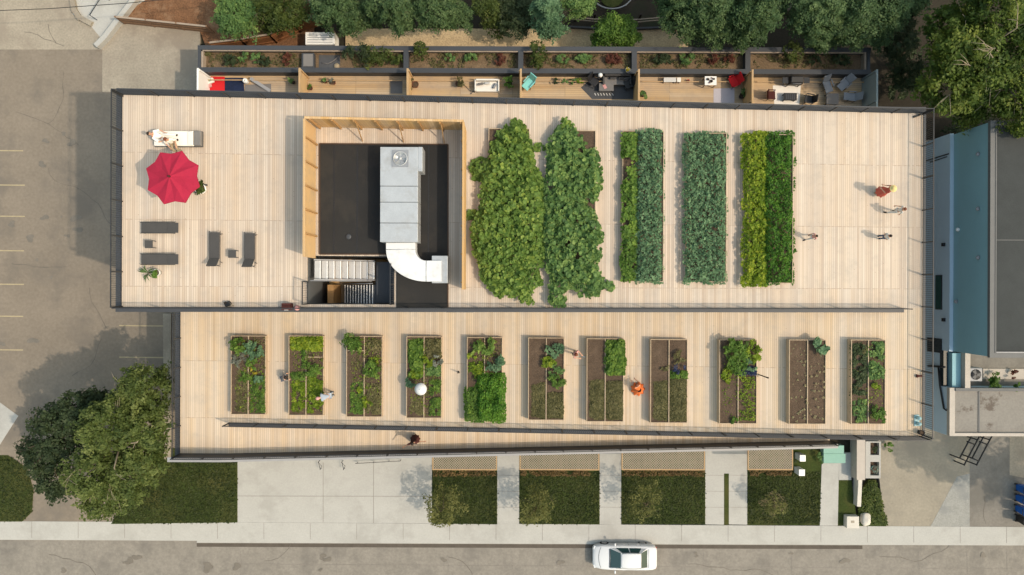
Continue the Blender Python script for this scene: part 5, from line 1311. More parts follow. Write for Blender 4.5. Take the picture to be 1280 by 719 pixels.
pot('small yellow flowering pot on the planter wall above the dark seating corner', W(784, 88.5, ZW), .16, .2, 'pale_grey', leaf='yellow', n=70, size=.11, ph=.3)
pot('dark green pot plant beside the cedar screen left of the white bench', pw(803.5, 119), .2, .3, 'black', leaf='pumpkin', n=120, size=.17, ph=.6, pr=.36)
bn = thing('patio_bench', 'low pale bench in two parts against the planter, right of the fifth cedar screen', 'bench', pw(838, 102)); MB().box(-.55, .3, -.16, .16, .36, .42).build('seat', 'pale_grey', bn, bevel=.02); MB().box(.36, .62, -.16, .16, .36, .42).build('seat', 'cream', bn, bevel=.02)
for x in (-.5, .25, .4, .58): MB().box(x - .03, x + .03, -.14, .14, 0, .36).build('leg', 'old_wood_pale', bn)
pot('tiny red pot between the pale bench and the white table', pw(859.5, 102), .10, .18, 'red_cloth', cat='pot')
tb = thing('patio_table', 'white square patio table covered with small dark dishes', 'table', pw(884.5, 105)); MB().box(-.4, .4, -.3, .3, .70, .74).build('table_top', 'white', tb, bevel=.01)
for x in (-.35, .35):
    for y in (-.25, .25): MB().box(x - .025, x + .025, y - .025, y + .025, 0, .70).build('leg', 'old_wood_pale', tb)
for i, (x, y, r_) in enumerate([(-.2, .08, .09), (.02, -.05, .11), (.2, .1, .07), (.05, .16, .05), (-.1, -.16, .05)]):
    dd = thing('dish', ['dark bowl at the left of the white patio table', 'largest dark bowl in the middle of the white patio table', 'dark bowl at the right of the white patio table', 'small brown cup at the back of the white patio table', 'small brown cup at the front of the white patio table'][i], 'dish', tb.location + Vector((x, y, .742)))
    MB().lathe([(r_ * .5, 0), (r_, .07), (r_ * .9, .07), (r_ * .4, .015)], (0, 0, 0), 14).build('bowl', 'hair_dark' if i < 3 else 'terracotta', dd)
chair('red patio chair turned towards the white table', pw(914.5, 104), R(205), 'red_cloth', .35, w=.74)
pot('dark pot plant in the corner below the red chair', pw(926, 121), .2, .32, 'black', leaf='pumpkin', n=110, size=.16, ph=.6, pr=.34)
bb = thing('barbecue', 'black barbecue with side shelves at the back of the right patio', 'barbecue', pw(989, 105))
MB().box(-.45, .45, -.26, .26, .45, .85).build('body', 'black', bb, bevel=.03); mb = MB()
mb.hex8([(-.46, -.28, .852), (.46, -.28, .852), (.46, .28, .852), (-.46, .28, .852)], [(-.42, -.2, 1.02), (.42, -.2, 1.02), (.42, .2, 1.08), (-.42, .2, 1.08)]); lid_ = mb.build('lid', 'black', bb, bevel=.05); MB().tube([(-.3, -.27, .95), (.3, -.27, .95)], .018, 6).build('handle', 'pale_metal', lid_)
for x in (-.72, .72): MB().box(x - .2, x + .2, -.2, .2, .80, .83).build('side_shelf', 'black_metal', bb)
for x in (-.4, .4):
    for y in (-.2, .2): MB().box(x - .025, x + .025, y - .025, y + .025, 0, .45).build('leg', 'black_metal', bb)
ft = thing('fire_table', 'black slatted low table in the middle of the cream rug', 'table', pw(985, 123)); MB().box(-.45, .45, -.26, .26, .36, .42).build('table_top', 'black', ft, bevel=.02)
for k in range(5): MB().box(-.3 + k * .13, -.23 + k * .13, -.18, .18, .421, .432).build('slat', 'grey_metal', ft)
for x in (-.38, .38):
    for y in (-.2, .2): MB().box(x - .03, x + .03, y - .03, y + .03, 0, .36).build('leg', 'black', ft)
chair('brown wicker chair at the left edge of the cream rug', pw(961.5, 121), 0, 'maroon', .2)
chair('black wicker chair at the right of the cream rug, half under the deck edge', pw(1007.5, 126), R(170), 'black', .2)
chair('grey reclining patio chair nearest the barbecue', pw(1031, 109), R(-70), 'grey_cloth', .5, True)
chair('grey reclining patio chair turned aslant in the middle of the three', pw(1052, 107), R(-135), 'grey_cloth', .5, True)
chair('grey reclining patio chair beside the grey end screen', pw(1060, 123), R(175), 'grey_cloth', .5, True)
tb = thing('patio_table', 'plain square taupe table between the grey reclining chairs', 'table', pw(1037, 126)); MB().box(-.42, .42, -.38, .38, .40, .45).build('table_top', 'mid_grey', tb, bevel=.02)
for x in (-.36, .36):
    for y in (-.32, .32): MB().box(x - .03, x + .03, y - .03, y + .03, 0, .40).build('leg', 'black_metal', tb)
# planter shrubs
zs_ = ZP + .25
for lab, px, py, rx, ry, h, m in [
    ('feathery green shrub, first from the left in the north planter', 290, 77, .42, .40, .7, 'dark_tree'), ('slim green shrub, second from the left in the north planter', 307, 74, .30, .34, .6, 'pumpkin'),
    ('slim green shrub, third from the left in the north planter', 322, 74, .30, .34, .6, 'pumpkin'), ('green shrub just left of the reddish shrub in the north planter', 333, 77, .34, .42, .7, 'dark_tree'),
    ('round reddish shrub at the right end of the first planter bay', 361, 76, .38, .34, .5, 'redleaf'), ('pale grassy tuft in the top left corner of the north planter', 257, 68, .45, .25, .4, 'olive'),
    ('large spreading shrub overhanging both planter walls, left part', 448, 72, .95, .75, 1.5, 'dark_tree'), ('large spreading shrub overhanging both planter walls, right part', 472, 77, .85, .80, 1.3, 'tree'),
    ('short green shrub at the right end of the second planter bay', 495, 76, .5, .4, .7, 'tree'), ('light green shrub rising over the outer planter wall at the third bay', 527, 67, .42, .65, 1.4, 'tree'),
    ('low dark shrub, left one in the third planter bay', 562, 75, .42, .3, .5, 'pumpkin'), ('low dark shrub, right one in the third planter bay', 590, 73, .5, .34, .5, 'pumpkin'),
    ('brown withered shrub at the right of the third planter bay', 624, 76, .45, .36, .5, 'redleaf'), ('tall light green shrub at the left of the fourth planter bay', 672, 72, .55, .85, 1.5, 'tree'),
    ('low green shrub, left one in the middle of the fourth planter bay', 703, 76, .42, .34, .5, 'pumpkin'), ('low green shrub, right one in the middle of the fourth planter bay', 728, 74, .62, .36, .55, 'pumpkin'),
    ('brown withered shrub at the right of the fourth planter bay', 765, 75, .65, .38, .5, 'redleaf'), ('low green shrub, left one in the fifth planter bay', 828, 77, .55, .4, .55, 'dark_tree'),
    ('low green shrub, right one in the fifth planter bay', 857, 74, .5, .4, .55, 'pumpkin'), ('brown shrub, left one of the pair in the fifth planter bay', 889, 75, .4, .32, .45, 'redleaf'),
    ('brown shrub, right one of the pair in the fifth planter bay', 911, 77, .36, .32, .45, 'redleaf'), ('light green shrub rising over the wall at the last planter bay', 985, 71, .6, .75, 1.4, 'tree'),
    ('low dark shrub in the last planter bay, left one', 1015, 76, .5, .34, .5, 'dark_tree'), ('low dark shrub in the last planter bay, right one', 1050, 76, .6, .34, .5, 'dark_tree')]:
    rx *= 1.2; ry = min(ry * 1.15, .62 if h < 1 else 2)
    bush('planter_shrub', lab, 'shrub', W(px, py, zs_), rx, ry, h, int(260 * rx * ry / .12) if rx < .7 else 900, .13, m, group='shrubs in the north planter')
for i, (pa_, pb_) in enumerate([(258, 376), (430, 502), (514, 645), (657, 788), (800, 930), (942, 1080)]):
    patch('planter_grass', ['thin dry grass in the first planter bay', 'thin dry grass in the bay of the large spreading shrub', 'thin dry grass in the third planter bay', 'thin dry grass in the fourth planter bay', 'thin dry grass in the fifth planter bay', 'thin dry grass in the last planter bay'][i], 'grass',
          [W(pa_, 66, zs_), W(pb_, 66, zs_), W(pb_, 85, zs_), W(pa_, 85, zs_)], lambda x: zs_, 0.0, .16, int((pb_ - pa_) * 7), .13, 'olive', 'ovate', .45, .02, gaps=.45, tone0=-.1)
hb = thing('planter_hatch', 'slate grey lidded hatch set in the north planter', 'hatch', W(387, 78, zs_)); MB().box(-.42, .42, -.5, .5, -.2, .42).build('box', 'grey_metal', hb, bevel=.02); MB().box(-.3, .36, -.42, .42, .421, .46).build('lid', 'mid_grey', hb, bevel=.01)
tr_ = thing('slate_basin', 'slate basin with a curved hose between the hatch and the spreading shrub', 'basin', W(412, 78, zs_)); MB().box(-.72, .72, -.48, .48, -.1, .03).build('basin', 'dark_rug', tr_)
MB().tube([(-.55, -.05, .05), (-.1, -.12, .06), (.3, .08, .06), (.6, .4, .07)], .035, 6).build('hose', 'mid_grey', tr_); MB().lathe([(.22, .03), (.17, .13), (.02, .16)], (.5, -.28, 0), 10).build('stone', 'khaki', tr_)
av = thing('louvred_vent', 'white louvred vent box behind the north planter', 'vent', W(400, 48, 1.2) - Vector((0, 0, 1.2)))
MB().box(-1.05, 1.05, -.44, .44, 0, 1.2).build('housing', 'white', av, bevel=.02)
for k in range(4): MB().box(-.9, .9, -.30 + k * .17, -.26 + k * .17, 1.202, 1.215).build('louvre', 'grey_cloth', av)
pst = thing('vent_pipe', 'slim pale pipe standing right of the white louvred vent box', 'pipe', W(423.5, 48)); MB().tube([(0, 0, 0), (0, 0, 2.0)], .04, 8).build('pipe', 'khaki', pst); MB().lathe([(.1, 2.0), (.03, 2.12)], (0, 0, 0), 10).build('cap', 'khaki', pst)

# ================================================================ FENCES, WALLS AND A WIRE BEHIND
def fence(name, label, pts, h, mat, cap='old_wood_pale', rails=True):
    P = [W(a, b, h) for a, b in pts]; c = P[0]
    r = thing(name, label, 'fence', (c.x, c.y, 0)); oo = r.location
    pn = MB(oo); cp_ = MB(oo); rl = MB(oo)
    for A, B in zip(P, P[1:]):
        d = Vector((B.x - A.x, B.y - A.y, 0)); L = d.length; d.normalize(); n = Vector((-d.y, d.x, 0)); k = max(1, int(L / .15))
        for i in range(k):
            a0 = A + d * (L * i / k + .006); a1 = A + d * (L * (i + 1) / k - .006); hh = h - .06 + rnd.uniform(-.03, .02)
            q = n * .012
            pn.hex8([(v.x, v.y, -.1) for v in (a0 - q, a1 - q, a1 + q, a0 + q)], [(v.x, v.y, hh) for v in (a0 - q, a1 - q, a1 + q, a0 + q)])
        q = n * .06; cp_.hex8([(v.x, v.y, h - .02) for v in (A - q, B - q, B + q, A + q)], [(v.x, v.y, h + .03) for v in (A - q, B - q, B + q, A + q)])
        for z in (.4, h - .4):
            s = n * (-.03 if n.y > 0 else .03); q = n * .016
            rl.hex8([(v.x, v.y, z - .04) for v in (A + s - q, B + s - q, B + s + q, A + s + q)], [(v.x, v.y, z + .04) for v in (A + s - q, B + s - q, B + s + q, A + s + q)])
        for i in range(max(1, round(L / 2.2)) + 1):
            p = A + d * (L * i / max(1, round(L / 2.2)))
            MB(oo).box(p.x - .05, p.x + .05, p.y - .05, p.y + .05, -.1, h + .06).build('post', mat, r)
    pn.build('board_panel', mat, r); cp_.build('cap_rail', cap, r); rl.build('cross_rail', mat, r)
    return r
fence('board_fence', 'weathered grey brown board fence between the loading pad and the mulch bed', [(144, 21), (258, 33)], 1.3, 'old_fence')
fence('board_fence', 'reddish brown board fence bending through the shrubs at the top left', [(261, 53.5), (300, 49), (336, 43), (366, 29), (396, 18), (380, -12)], 1.7, surf('red_cedar', (.22, .095, .04), var=.25, scale=1.5))
def low_wall(name, label, cat, pts, h, w, mat):
    P = [W(a, b, h) for a, b in pts]; r = MB(P[0])
    for A, B in zip(P, P[1:]):
        d = Vector((B.x - A.x, B.y - A.y, 0)).normalized(); n = Vector((-d.y, d.x, 0)) * w / 2; d = d * w / 2
        r.prism([(v.x, v.y) for v in (A - n - d * .98, B - n + d, B + n + d, A + n - d * .98)], -.25, h + rnd.uniform(-.004, .004))
    o = r.build(name, mat); o.location = P[0]
    return tag(o, label, cat)
low_wall('stone_kerb', 'curved stone kerb at the top of the concrete alley', 'kerb', [(88, -8), (92, 12), (98, 21), (111, 28)], .25, .35, 'old_concrete')
low_wall('retaining_wall', 'slanting pale concrete retaining wall beside the stone path at the top left', 'wall', [(121, 55), (130, 46), (146, 25), (172, -8)], .5, .35, 'concrete')
hr = thing('path_handrail', 'dark metal handrail slanting along the stone path at the top left', 'handrail', W(120, 6)); A = W(128, -6, .9) - hr.location; B = W(112, 19, .9) - hr.location
MB().tube([A, B], .03, 6).build('rail', 'black_metal', hr)
for q in (A, B): MB().tube([(q.x, q.y, 0), q], .025, 6).build('post', 'black_metal', hr)
pw_ = thing('overhead_cable', 'thin dark cable crossing over the alley at the top left', 'cable', W(100, 9, 7.0))
MB(pw_.location).tube([W(-60, 15.5, 7.2), W(60, 11, 7.0), W(160, 4, 7.05), W(230, -3, 7.3), W(300, -12, 7.6)], .022, 6).build('cable', 'black', pw_)
pf = thing('pole_fence', 'two pale poles on dark posts fencing the garden behind the chip path', 'fence', W(780, 25))
for dz, dy in ((1.0, 0), (.75, 3)):
    MB(pf.location).tube([W(715, 21 + dy, dz), W(742, 24 + dy, dz), W(798, 24.5 + dy, dz), W(850, 20 + dy, dz)], .045, 7).build('pole', 'old_wood_pale', pf)
for px in (719, 742, 798, 846): p = W(px, 25, 0); MB(pf.location).box(p.x - .06, p.x + .06, p.y - .06, p.y + .06, -.2, 1.1).build('post', 'hair_dark', pf)
low_wall('timber_edging', 'dark timber edging below the pale pole fence', 'edging', [(712, 33), (745, 35), (800, 35), (850, 33)], .3, .12, 'grey_metal')
rg = thing('edging_ring', 'pale round edging ring with grass inside at the top edge', 'edging', W(765, -6)); pts = [(1.45 * math.cos(R(a)), 1.05 * math.sin(R(a)), .12) for a in range(0, 361, 12)]
MB().tube(pts, .055, 6, caps=False).build('ring', 'pale_metal', rg); MB().lathe([(.9, .03), (.02, .06)], (0, 0, 0), 20, cap=False).build('turf', 'lawn', rg)

# ================================================================ TREES
def lobes(lst): return [(W(a, b, z).x, W(a, b, z).y, z, r * (50 - z) / FPX, r * (50 - z) / FPX * (ry if ry else 1), rz) for a, b, r, z, rz, ry in lst]
tree('leafy_tree', 'tall light green tree with pale bare limbs showing, at the left end of the building', 'tree',
     lobes([(182, 487, 29, 6.4, 2.1, 1), (187, 530, 27, 6.8, 2.2, 1), (143, 528, 36, 7.4, 2.3, .9), (122, 588, 33, 6.4, 2.2, 1), (163, 595, 35, 5.8, 2.0, 1), (184, 567, 25, 6.2, 1.8, 1), (132, 626, 24, 4.6, 1.5, .8), (205, 470, 10, 5, 1, 1)]),
     W(150, 566)[:2], .20, .18, 'light_tree', per=70, dens=.58, bark='pale_bark', csize=.46, nlimb=26, bare=4)
tree('leafy_tree', 'dark olive green tree left of the tall light green tree', 'tree',
     lobes([(78, 540, 34, 5.4, 2.0, 1), (104, 512, 27, 5.8, 1.8, 1), (58, 570, 22, 4.6, 1.6, 1), (72, 600, 22, 4.0, 1.4, 1), (36, 560, 10, 4, .8, 1), (122, 505, 16, 5.5, 1.2, 1)]),
     W(76, 560)[:2], .18, .19, 'dark_tree', per=62, dens=.55, csize=.46, nlimb=14)
for lab, lb, txy, mat in [
    ('dark rounded shrub tree above the reddish brown fence, left of two', [(298, 20, 28, 2.6, 1.5, 1)], (298, 20), 'pumpkin'),
    ('looser dull green shrub tree in the bend of the reddish fence', [(352, 12, 32, 2.6, 1.4, .9), (330, 30, 14, 1.6, 1, .8)], (350, 12), 'tree'),
    ('fresh green tree at the left end of the chip path', [(425, 14, 30, 3.2, 1.8, 1), (455, 22, 20, 2.6, 1.3, .8), (412, 5, 22, 3, 1.3, 1)], (428, 14), 'spruce'),
    ('grey green rounded tree above the left half of the chip path', [(500, 16, 25, 4.2, 1.8, 1), (478, 8, 20, 3.8, 1.6, 1)], (498, 12), 'spruce'),
    ('grey green rounded tree, second above the chip path', [(545, 14, 26, 4.2, 1.8, 1), (572, 22, 16, 3.2, 1.3, 1)], (545, 10), 'spruce'),
    ('thin yellowish shrub tree at the middle of the chip path', [(610, 12, 16, 2.8, 1.5, 1), (620, 32, 11, 1.8, 1.2, 1.1)], (612, 14), 'tree'),
    ('dark low shrub tree left of the bluish upright tree', [(645, 25, 22, 2.4, 1.4, 1.1), (632, 8, 16, 2.6, 1.4, 1)], (645, 24), 'dark_tree'),
    ('bluish green upright tree over the chip path', [(682, 16, 17, 4.4, 1.9, 1.1), (686, 36, 16, 3.4, 1.5, 1)], (684, 24), 'kale'),
    ('dark green shrub tree at the top edge, left of the edging ring', [(722, 4, 20, 2.8, 1.4, 1)], (722, 4), 'pumpkin'),
    ('bright lime green shrub in front of the pale pole fence', [(757, 44, 16, 2.4, 1.4, 1), (781, 44, 16, 2.4, 1.3, .9), (768, 36, 15, 2.7, 1.2, .9)], (768, 42), 'bean'),
    ('broad soft green tree right of the pole fence, over the fifth planter bay', [(852, 20, 30, 5.2, 2.2, 1), (885, 8, 34, 6.0, 2.5, 1), (890, 36, 25, 5.0, 1.9, .9), (846, -8, 28, 5, 2, 1)], (866, 14), 'spruce'),
    ('broad soft green tree left of the leaning bare trunk', [(938, 14, 34, 6.2, 2.5, 1), (930, 38, 26, 5.2, 1.9, .9), (968, 4, 22, 5.4, 1.9, 1)], (936, 14), 'spruce'),
    ('broad soft green tree over the last planter bay, right of the leaning bare trunk', [(1022, 22, 34, 6.2, 2.4, 1), (1056, 10, 34, 6.4, 2.4, 1), (1066, 38, 26, 5.2, 1.9, .9), (1030, 46, 20, 4.6, 1.5, .8)], (1036, 18), 'spruce'),
    ('dark green tree behind the top right corner of the patios', [(1100, 16, 30, 5.6, 2.2, 1), (1095, 40, 22, 4.6, 1.8, 1), (1128, -2, 26, 5, 2, 1)], (1104, 14), 'spruce')]:
    tree('leafy_tree' if len(lb) > 2 else 'shrub_tree', lab, 'tree', lobes(lb), W(*txy)[:2], .12, .15, mat, per=85, dens=.75, csize=.42, nlimb=9, group='trees and tall shrubs behind the north patios')
for px, py, r_, lab in [(1120, 92, .9, 'added dark shrub deepening the shade right of the grey end screen, middle of three'), (1128, 62, 1.1, 'added dark shrub deepening the shade right of the grey end screen, upper of three'), (1116, 120, .8, 'added dark shrub deepening the shade right of the grey end screen, lower of three'), (1190, 168, 1.0, 'dark shrub between the gold green tree and the slate wall')]:  # those by the end screen are added to deepen the shade there
    bush('added_shrub', lab, 'shrub', W(px, py), r_, r_, 1.2, 500, .17, 'dark_tree')
tree('leafy_tree', 'added dark low tree deepening the shade between the patio end screen and the gold green tree', 'tree', lobes([(1122, 58, 17, 4.0, 1.6, 1.2), (1132, 96, 15, 3.6, 1.5, 1.3), (1118, 30, 18, 4.4, 1.6, 1)]), W(1124, 70)[:2], .12, .16, 'dark_tree', per=80, dens=.6, csize=.45, nlimb=9)  # tree added to darken ground that should lie in deep shade
lt = thing('bare_tree', 'bare grey brown trunk slanting between two broad trees at the top edge', 'tree trunk', W(985, 14)); MB(lt.location).tube([W(976, 24, 3), W(986, 10, 6.4), W(1004, -14, 7.2)], [.14, .13, .10], 10).build('trunk', 'pale_bark', lt); MB(lt.location).tube([W(986, 14, 0), W(984, 16, 2), W(984, 13, 5.8)], [.18, .16, .12], 10).build('trunk', 'pale_bark', lt)
tree('leafy_tree', 'big gold green tree in the top right corner over the neighbouring roof', 'tree',
     lobes([(1186, 112, 33, 8.0, 2.5, 1), (1196, 70, 34, 8.6, 2.6, 1), (1180, 40, 26, 7.4, 2.2, 1), (1222, 96, 30, 8.4, 2.4, 1), (1230, 20, 40, 9.0, 2.8, 1), (1270, 60, 32, 9, 2.5, 1), (1262, 118, 28, 8.8, 2.3, 1), (1272, 146, 24, 8.6, 2.0, 1), (1205, 140, 16, 6.6, 1.6, 1), (1290, 0, 40, 9, 2.5, 1)]),
     W(1232, 80)[:2], .34, .21, 'gold_tree', per=75, dens=.55, bark='pale_bark', csize=.55, nlimb=34, bare=8)
tree('leafy_tree', 'tall street tree standing just outside the right edge of the view', 'tree', [(37.6, -14.6, 9.4, 2.0, 1.3, 1.5), (40.6, -15.4, 9.6, 2.2, 1.7, 1.6), (43.6, -16.2, 9, 2.0, 1.8, 1.6), (40, -12.6, 8.6, 1.6, 1.2, 1.3), (45, -13.5, 8.5, 1.7, 1.5, 1.4)], (41.5, -15), .25, .2, 'tree', per=70, dens=.45, csize=.5)
for lab, px, py, r, z, m, de in [('young yellow green tree at the left edge of the first front lawn', 556, 631, 25, 2.4, 'young', .45), ('young yellow green tree on the second front lawn, overhanging the pavement edge', 670, 631, 22, 2.6, 'young', .55),
                         ('sparse young tree on the third front lawn', 808, 625, 22, 2.4, 'young', .30), ('nearly bare little tree on a brown patch of the fourth front lawn', 968, 628, 12, 1.8, 'young', .3)]:
    tree('young_tree', lab, 'tree', lobes([(px, py, r, z, 1.0, 1), (px - 4, py + r * .5, r * .6, z - .5, .7, 1)]), W(px + 1, py - 1)[:2], .05, .13, m, per=34, dens=de * .62, csize=.34, nlimb=10, group='young trees on the front lawns')
tag(MB().prism([((.95 + .3 * math.sin(k * 1.9) + .15 * math.cos(k * 3.1)) * math.cos(k * .2856), (.85 + .25 * math.cos(k * 2.3) + .15 * math.sin(k * 3.7)) * math.sin(k * .2856)) for k in range(22)], 0.0, .034).build('bare_patch', M['dry_grass'], loc=W(966, 629)), 'brown dried grass patch round the nearly bare little tree', 'dry grass', kind='stuff')
patch('wild_grass', 'weedy leaves on the narrow wedge of green beside the sandy lot', 'weeds', [W(a, b) for a, b in [(1086, 602), (1095, 602), (1107, 655), (1074, 655), (1076, 622)]], z_0, .02, .25, 1500, .16, 'tree', 'ovate', .5, .15, kind='stuff')

# ================================================================ FRONT GARDENS
for a, b, lab in [(540.5, 621, 'timber lattice canopy left of the first narrow entry path'), (649.5, 749, 'timber lattice canopy between the first two narrow entry paths'),
                  (777, 881, 'timber lattice canopy left of the paired entry paths'), (934.5, 991, 'short timber lattice canopy right of the paired entry paths')]:
    z = 2.25
    A, B = W(a, 587, z), W(b, 587.5, z); y0 = A.y + .04; y1 = YS - .35; x0, x1 = A.x, B.x
    r = thing('lattice_canopy', lab, 'lattice canopy', (x0, y0, 0), group='lattice canopies in front of the ground floor'); oo = r.location
    mb = MB(oo); s = .17; hgt = y1 - y0
    for sg, zz in ((1, 0), (-1, .013)):
        t0 = x0 - hgt
        while t0 < x1 + hgt:
            pa_, pb_ = (t0, y0), (t0 + sg * hgt, y1)
            # clip to the frame
            (xa, ya), (xb, yb) = pa_, pb_
            pts = []
            for (xx, yy) in ((xa, ya), (xb, yb)):
                cx_ = min(max(xx, x0), x1); pts.append((cx_, yy + (cx_ - xx) * sg))
            if y0 - 1e-6 <= pts[0][1] <= y1 + 1e-6 and y0 - 1e-6 <= pts[1][1] <= y1 + 1e-6 and abs(pts[0][0] - pts[1][0]) > .05:
                n = Vector((-sg, 1, 0)).normalized() * .024; P0, P1 = Vector((*pts[0], z + zz)), Vector((*pts[1], z + zz)); u = Vector((0, 0, .012))
                mb.hex8([P0 - n, P1 - n, P1 + n, P0 + n], [P0 - n + u, P1 - n + u, P1 + n + u, P0 + n + u])
            t0 += s
    mb.build('lattice', 'lattice', r)
    MB(oo).box(x0, x1, y0 - .07, y0, z - .12, z + .04).build('front_beam', 'amber_wood', r)
    for x in (x0, x1 - .06): MB(oo).box(x, x + .06, y0 + .001, y1, z - .1, z + .035).build('side_beam', 'amber_wood', r)
    for x in (x0 + .3, x1 - .3): MB(oo).box(x - .045, x + .045, y1 - .12, y1 - .02, 0, z - .122).build('post', 'amber_wood', r)
    c = W((a + b) / 2, 591)
    patch('border_plants', 'withered brownish border plants in front of the ' + lab, 'border plants', [W(a + 2, 587.5), W(b - 2, 587.5), W(b - 2, 594), W(a + 2, 594)], z_0, .02, .35, int((b - a) * 7), .12, 'dry', 'ovate', .4, .1, gaps=.25, kind='stuff')
for px, py, lab in [(403, 580, 'black triangular bike stand, left one of three by the forecourt'), (432, 580, 'black triangular bike stand, middle one of three by the forecourt'), (473, 577, 'low black bike rail with a long bar, right one of three by the forecourt')]:
    r = thing('bike_stand', lab, 'bike stand', W(px, py), group='bike stands on the forecourt')
    if px < 450:
        MB().tube([(-.18, .25, 0), (-.18, .25, .5), (.16, .05, .8), (-.05, -.3, .45), (-.05, -.3, 0)], .022, 7).build('hoop', 'black_metal', r); MB().tube([(-.18, .25, .4), (-.05, -.3, .4)], .018, 6).build('crossbar', 'black_metal', r)
    else:
        MB().tube([(-1.6, -.05, .4), (1.7, .15, .4)], .02, 7).build('rail', 'black_metal', r)
        for x in (-1.5, -.3, .8, 1.65): MB().tube([(x, .05 + x * .06, 0), (x, .05 + x * .06, .4)], .018, 6).build('post', 'black_metal', r)
for px, py, lab in [(1003.5, 573, 'white utility box by the lattice canopy end, upper of two'), (1002.5, 591, 'white utility box by the lattice canopy end, lower of two')]:
    r = thing('utility_box', lab, 'utility box', W(px, py, .9) - Vector((0, 0, .9)), group='utility boxes beside the last lattice canopy')
    MB().box(-.2, .2, -.22, .22, 0, .82).build('cabinet', 'white', r, bevel=.015); MB().box(-.215, .215, -.235, .235, .822, .9).build('lid', 'white', r, bevel=.015)
    MB().box(-.12, .12, -.235, -.222, .2, .7).build('door', 'pale_grey', r)
es = thing('entry_steps', 'sage green entry steps at the foot of the lower ramp', 'steps', W(1043, 568))
for i, (pa_, pb_) in enumerate(((557, 567), (567.3, 579))):
    z = .55 - i * .22; a, b = W(1029.5, pb_, z), W(1055 + i * 2, pa_, z); MB(es.location).box(a.x, b.x, a.y, b.y, 0, z).build('step', 'sage', es, bevel=.01)
bush('porch_shrub', 'dark bluish shrub left of the sage green entry steps', 'shrub', W(1024.5, 569), .35, .6, .7, 220, .13, 'pumpkin')
bush('porch_shrub', 'dark shrub in the corner where the last lattice canopy ends', 'shrub', W(994.5, 572), .3, .5, .6, 180, .13, 'dark_tree')
gw = thing('side_wall', 'grey rendered side wall between the entry slab and the concrete planters', 'wall', W(1076, 576)); a, b = W(1071, 600, .9), W(1081.5, 548, .9); MB(gw.location).box(a.x, b.x, a.y, b.y, -.1, .9).build('wall', 'coping', gw); 
cp2 = thing('concrete_planter', 'pale concrete planter frame with two square wells at the edge of the sandy lot', 'planter', W(1092, 576))
a, b = W(1081.8, 598, .5), W(1101, 552, .5); oo = cp2.location
wells = [(W(1088, 569, .5), W(1099, 553.5, .5)), (W(1088, 594.5, .5), W(1099, 577.5, .5))]
mb = MB(oo)
xs_ = [a.x, wells[0][0].x, wells[0][1].x, b.x]
mb.box(xs_[0], xs_[1], a.y, b.y, 0, .5); mb.box(xs_[2], xs_[3], a.y, b.y, 0, .5)
ysq = [a.y, wells[1][0].y, wells[1][1].y, wells[0][0].y, wells[0][1].y, b.y]
for i in (0, 2, 4): mb.box(xs_[1], xs_[2], ysq[i], ysq[i + 1], 0, .498)
mb.build('frame', 'concrete', cp2)
for w0, w1 in wells: MB(oo).box(w0.x, w1.x, w0.y, w1.y, 0, .2).build('soil', 'soil', cp2)
c = (wells[0][0] + wells[0][1]) / 2; bush('planter_shrub', 'dark shrub in the upper well of the concrete planter', 'shrub', (c.x, c.y, .2), .26, .34, .5, 140, .12, 'dark_tree')
c = (wells[1][0] + wells[1][1]) / 2; pot('pale green round pot plant in the lower well of the concrete planter', (c.x, c.y, .2), .22, .3, 'sage', leaf='grey_leaf', n=70, size=.13, ph=.35)
bush('creeper', 'creeper at the corner of the sandy lot under the deck edge', 'creeper', W(1108, 557), .4, .5, .5, 200, .13, 'bean')
low_wall('garden_wall', 'thin pale garden wall below the grey side wall', 'wall', [(1075.5, 598), (1074, 631)], .6, .28, 'cast')
bush('porch_shrub', 'small green shrub on the grey side wall corner', 'shrub', W(1066, 585), .18, .4, .5, 110, .12, 'pumpkin')
cb = thing('concrete_block', 'pale square concrete block at the pavement edge', 'block', W(1062, 650)); MB().box(-.45, .45, -.45, .42, -.05, .5).build('block', 'cast', cb, bevel=.03); MB().box(-.15, .1, -.05, .12, .501, .507).build('stain_patch', 'old_concrete', cb)
bd = thing('boulder', 'pale rounded boulder beside the square concrete block', 'boulder', W(1080.5, 648))
bm = bmesh.new(); bmesh.ops.create_icosphere(bm, subdivisions=3, radius=.5)
for v in bm.verts:
    q = v.co; f = 1 + .12 * math.sin(q.x * 7 + 1) * math.cos(q.y * 6) + .08 * math.sin(q.z * 9 + q.x * 5)
    v.co = Vector((q.x * .82 * f, q.y * 1.0 * f, max(q.z, -.25) * .7 * f + .15))
me = bpy.data.meshes.new('stone'); bm.to_mesh(me); bm.free(); me.materials.append(M['cast']); so = bpy.data.objects.new('stone', me); col.objects.link(so); so.parent = bd
# wheelie bins at the right edge
def bin_(label, loc, mat):
    r = thing('wheelie_bin', label, 'bin', loc, R(90), 'bins at the right edge of the grey driveway')
    mb = MB(); mb.hex8([(-.22, -.26, .05), (.22, -.26, .05), (.22, .26, .05), (-.22, .26, .05)], [(-.28, -.33, 1.0), (.28, -.33, 1.0), (.28, .33, 1.0), (-.28, .33, 1.0)]); mb.build('body', mat, r, bevel=.03)
    mb = MB(); mb.hex8([(-.30, -.36, 1.003), (.30, -.36, 1.003), (.30, .36, 1.003), (-.30, .36, 1.003)], [(-.24, -.30, 1.09), (.24, -.30, 1.09), (.24, .3, 1.07), (-.24, .3, 1.07)]); mb.build('lid', mat, r, bevel=.02)
    MB().tube([(-.2, .4, .98), (.2, .4, .98)], .02, 6).build('handle', 'black', r)
    for x in (-.24, .24): MB().tube([(x - .03, .26, .1), (x + .03, .26, .1)], .1, 12).build('wheel', 'black', r)
    return r
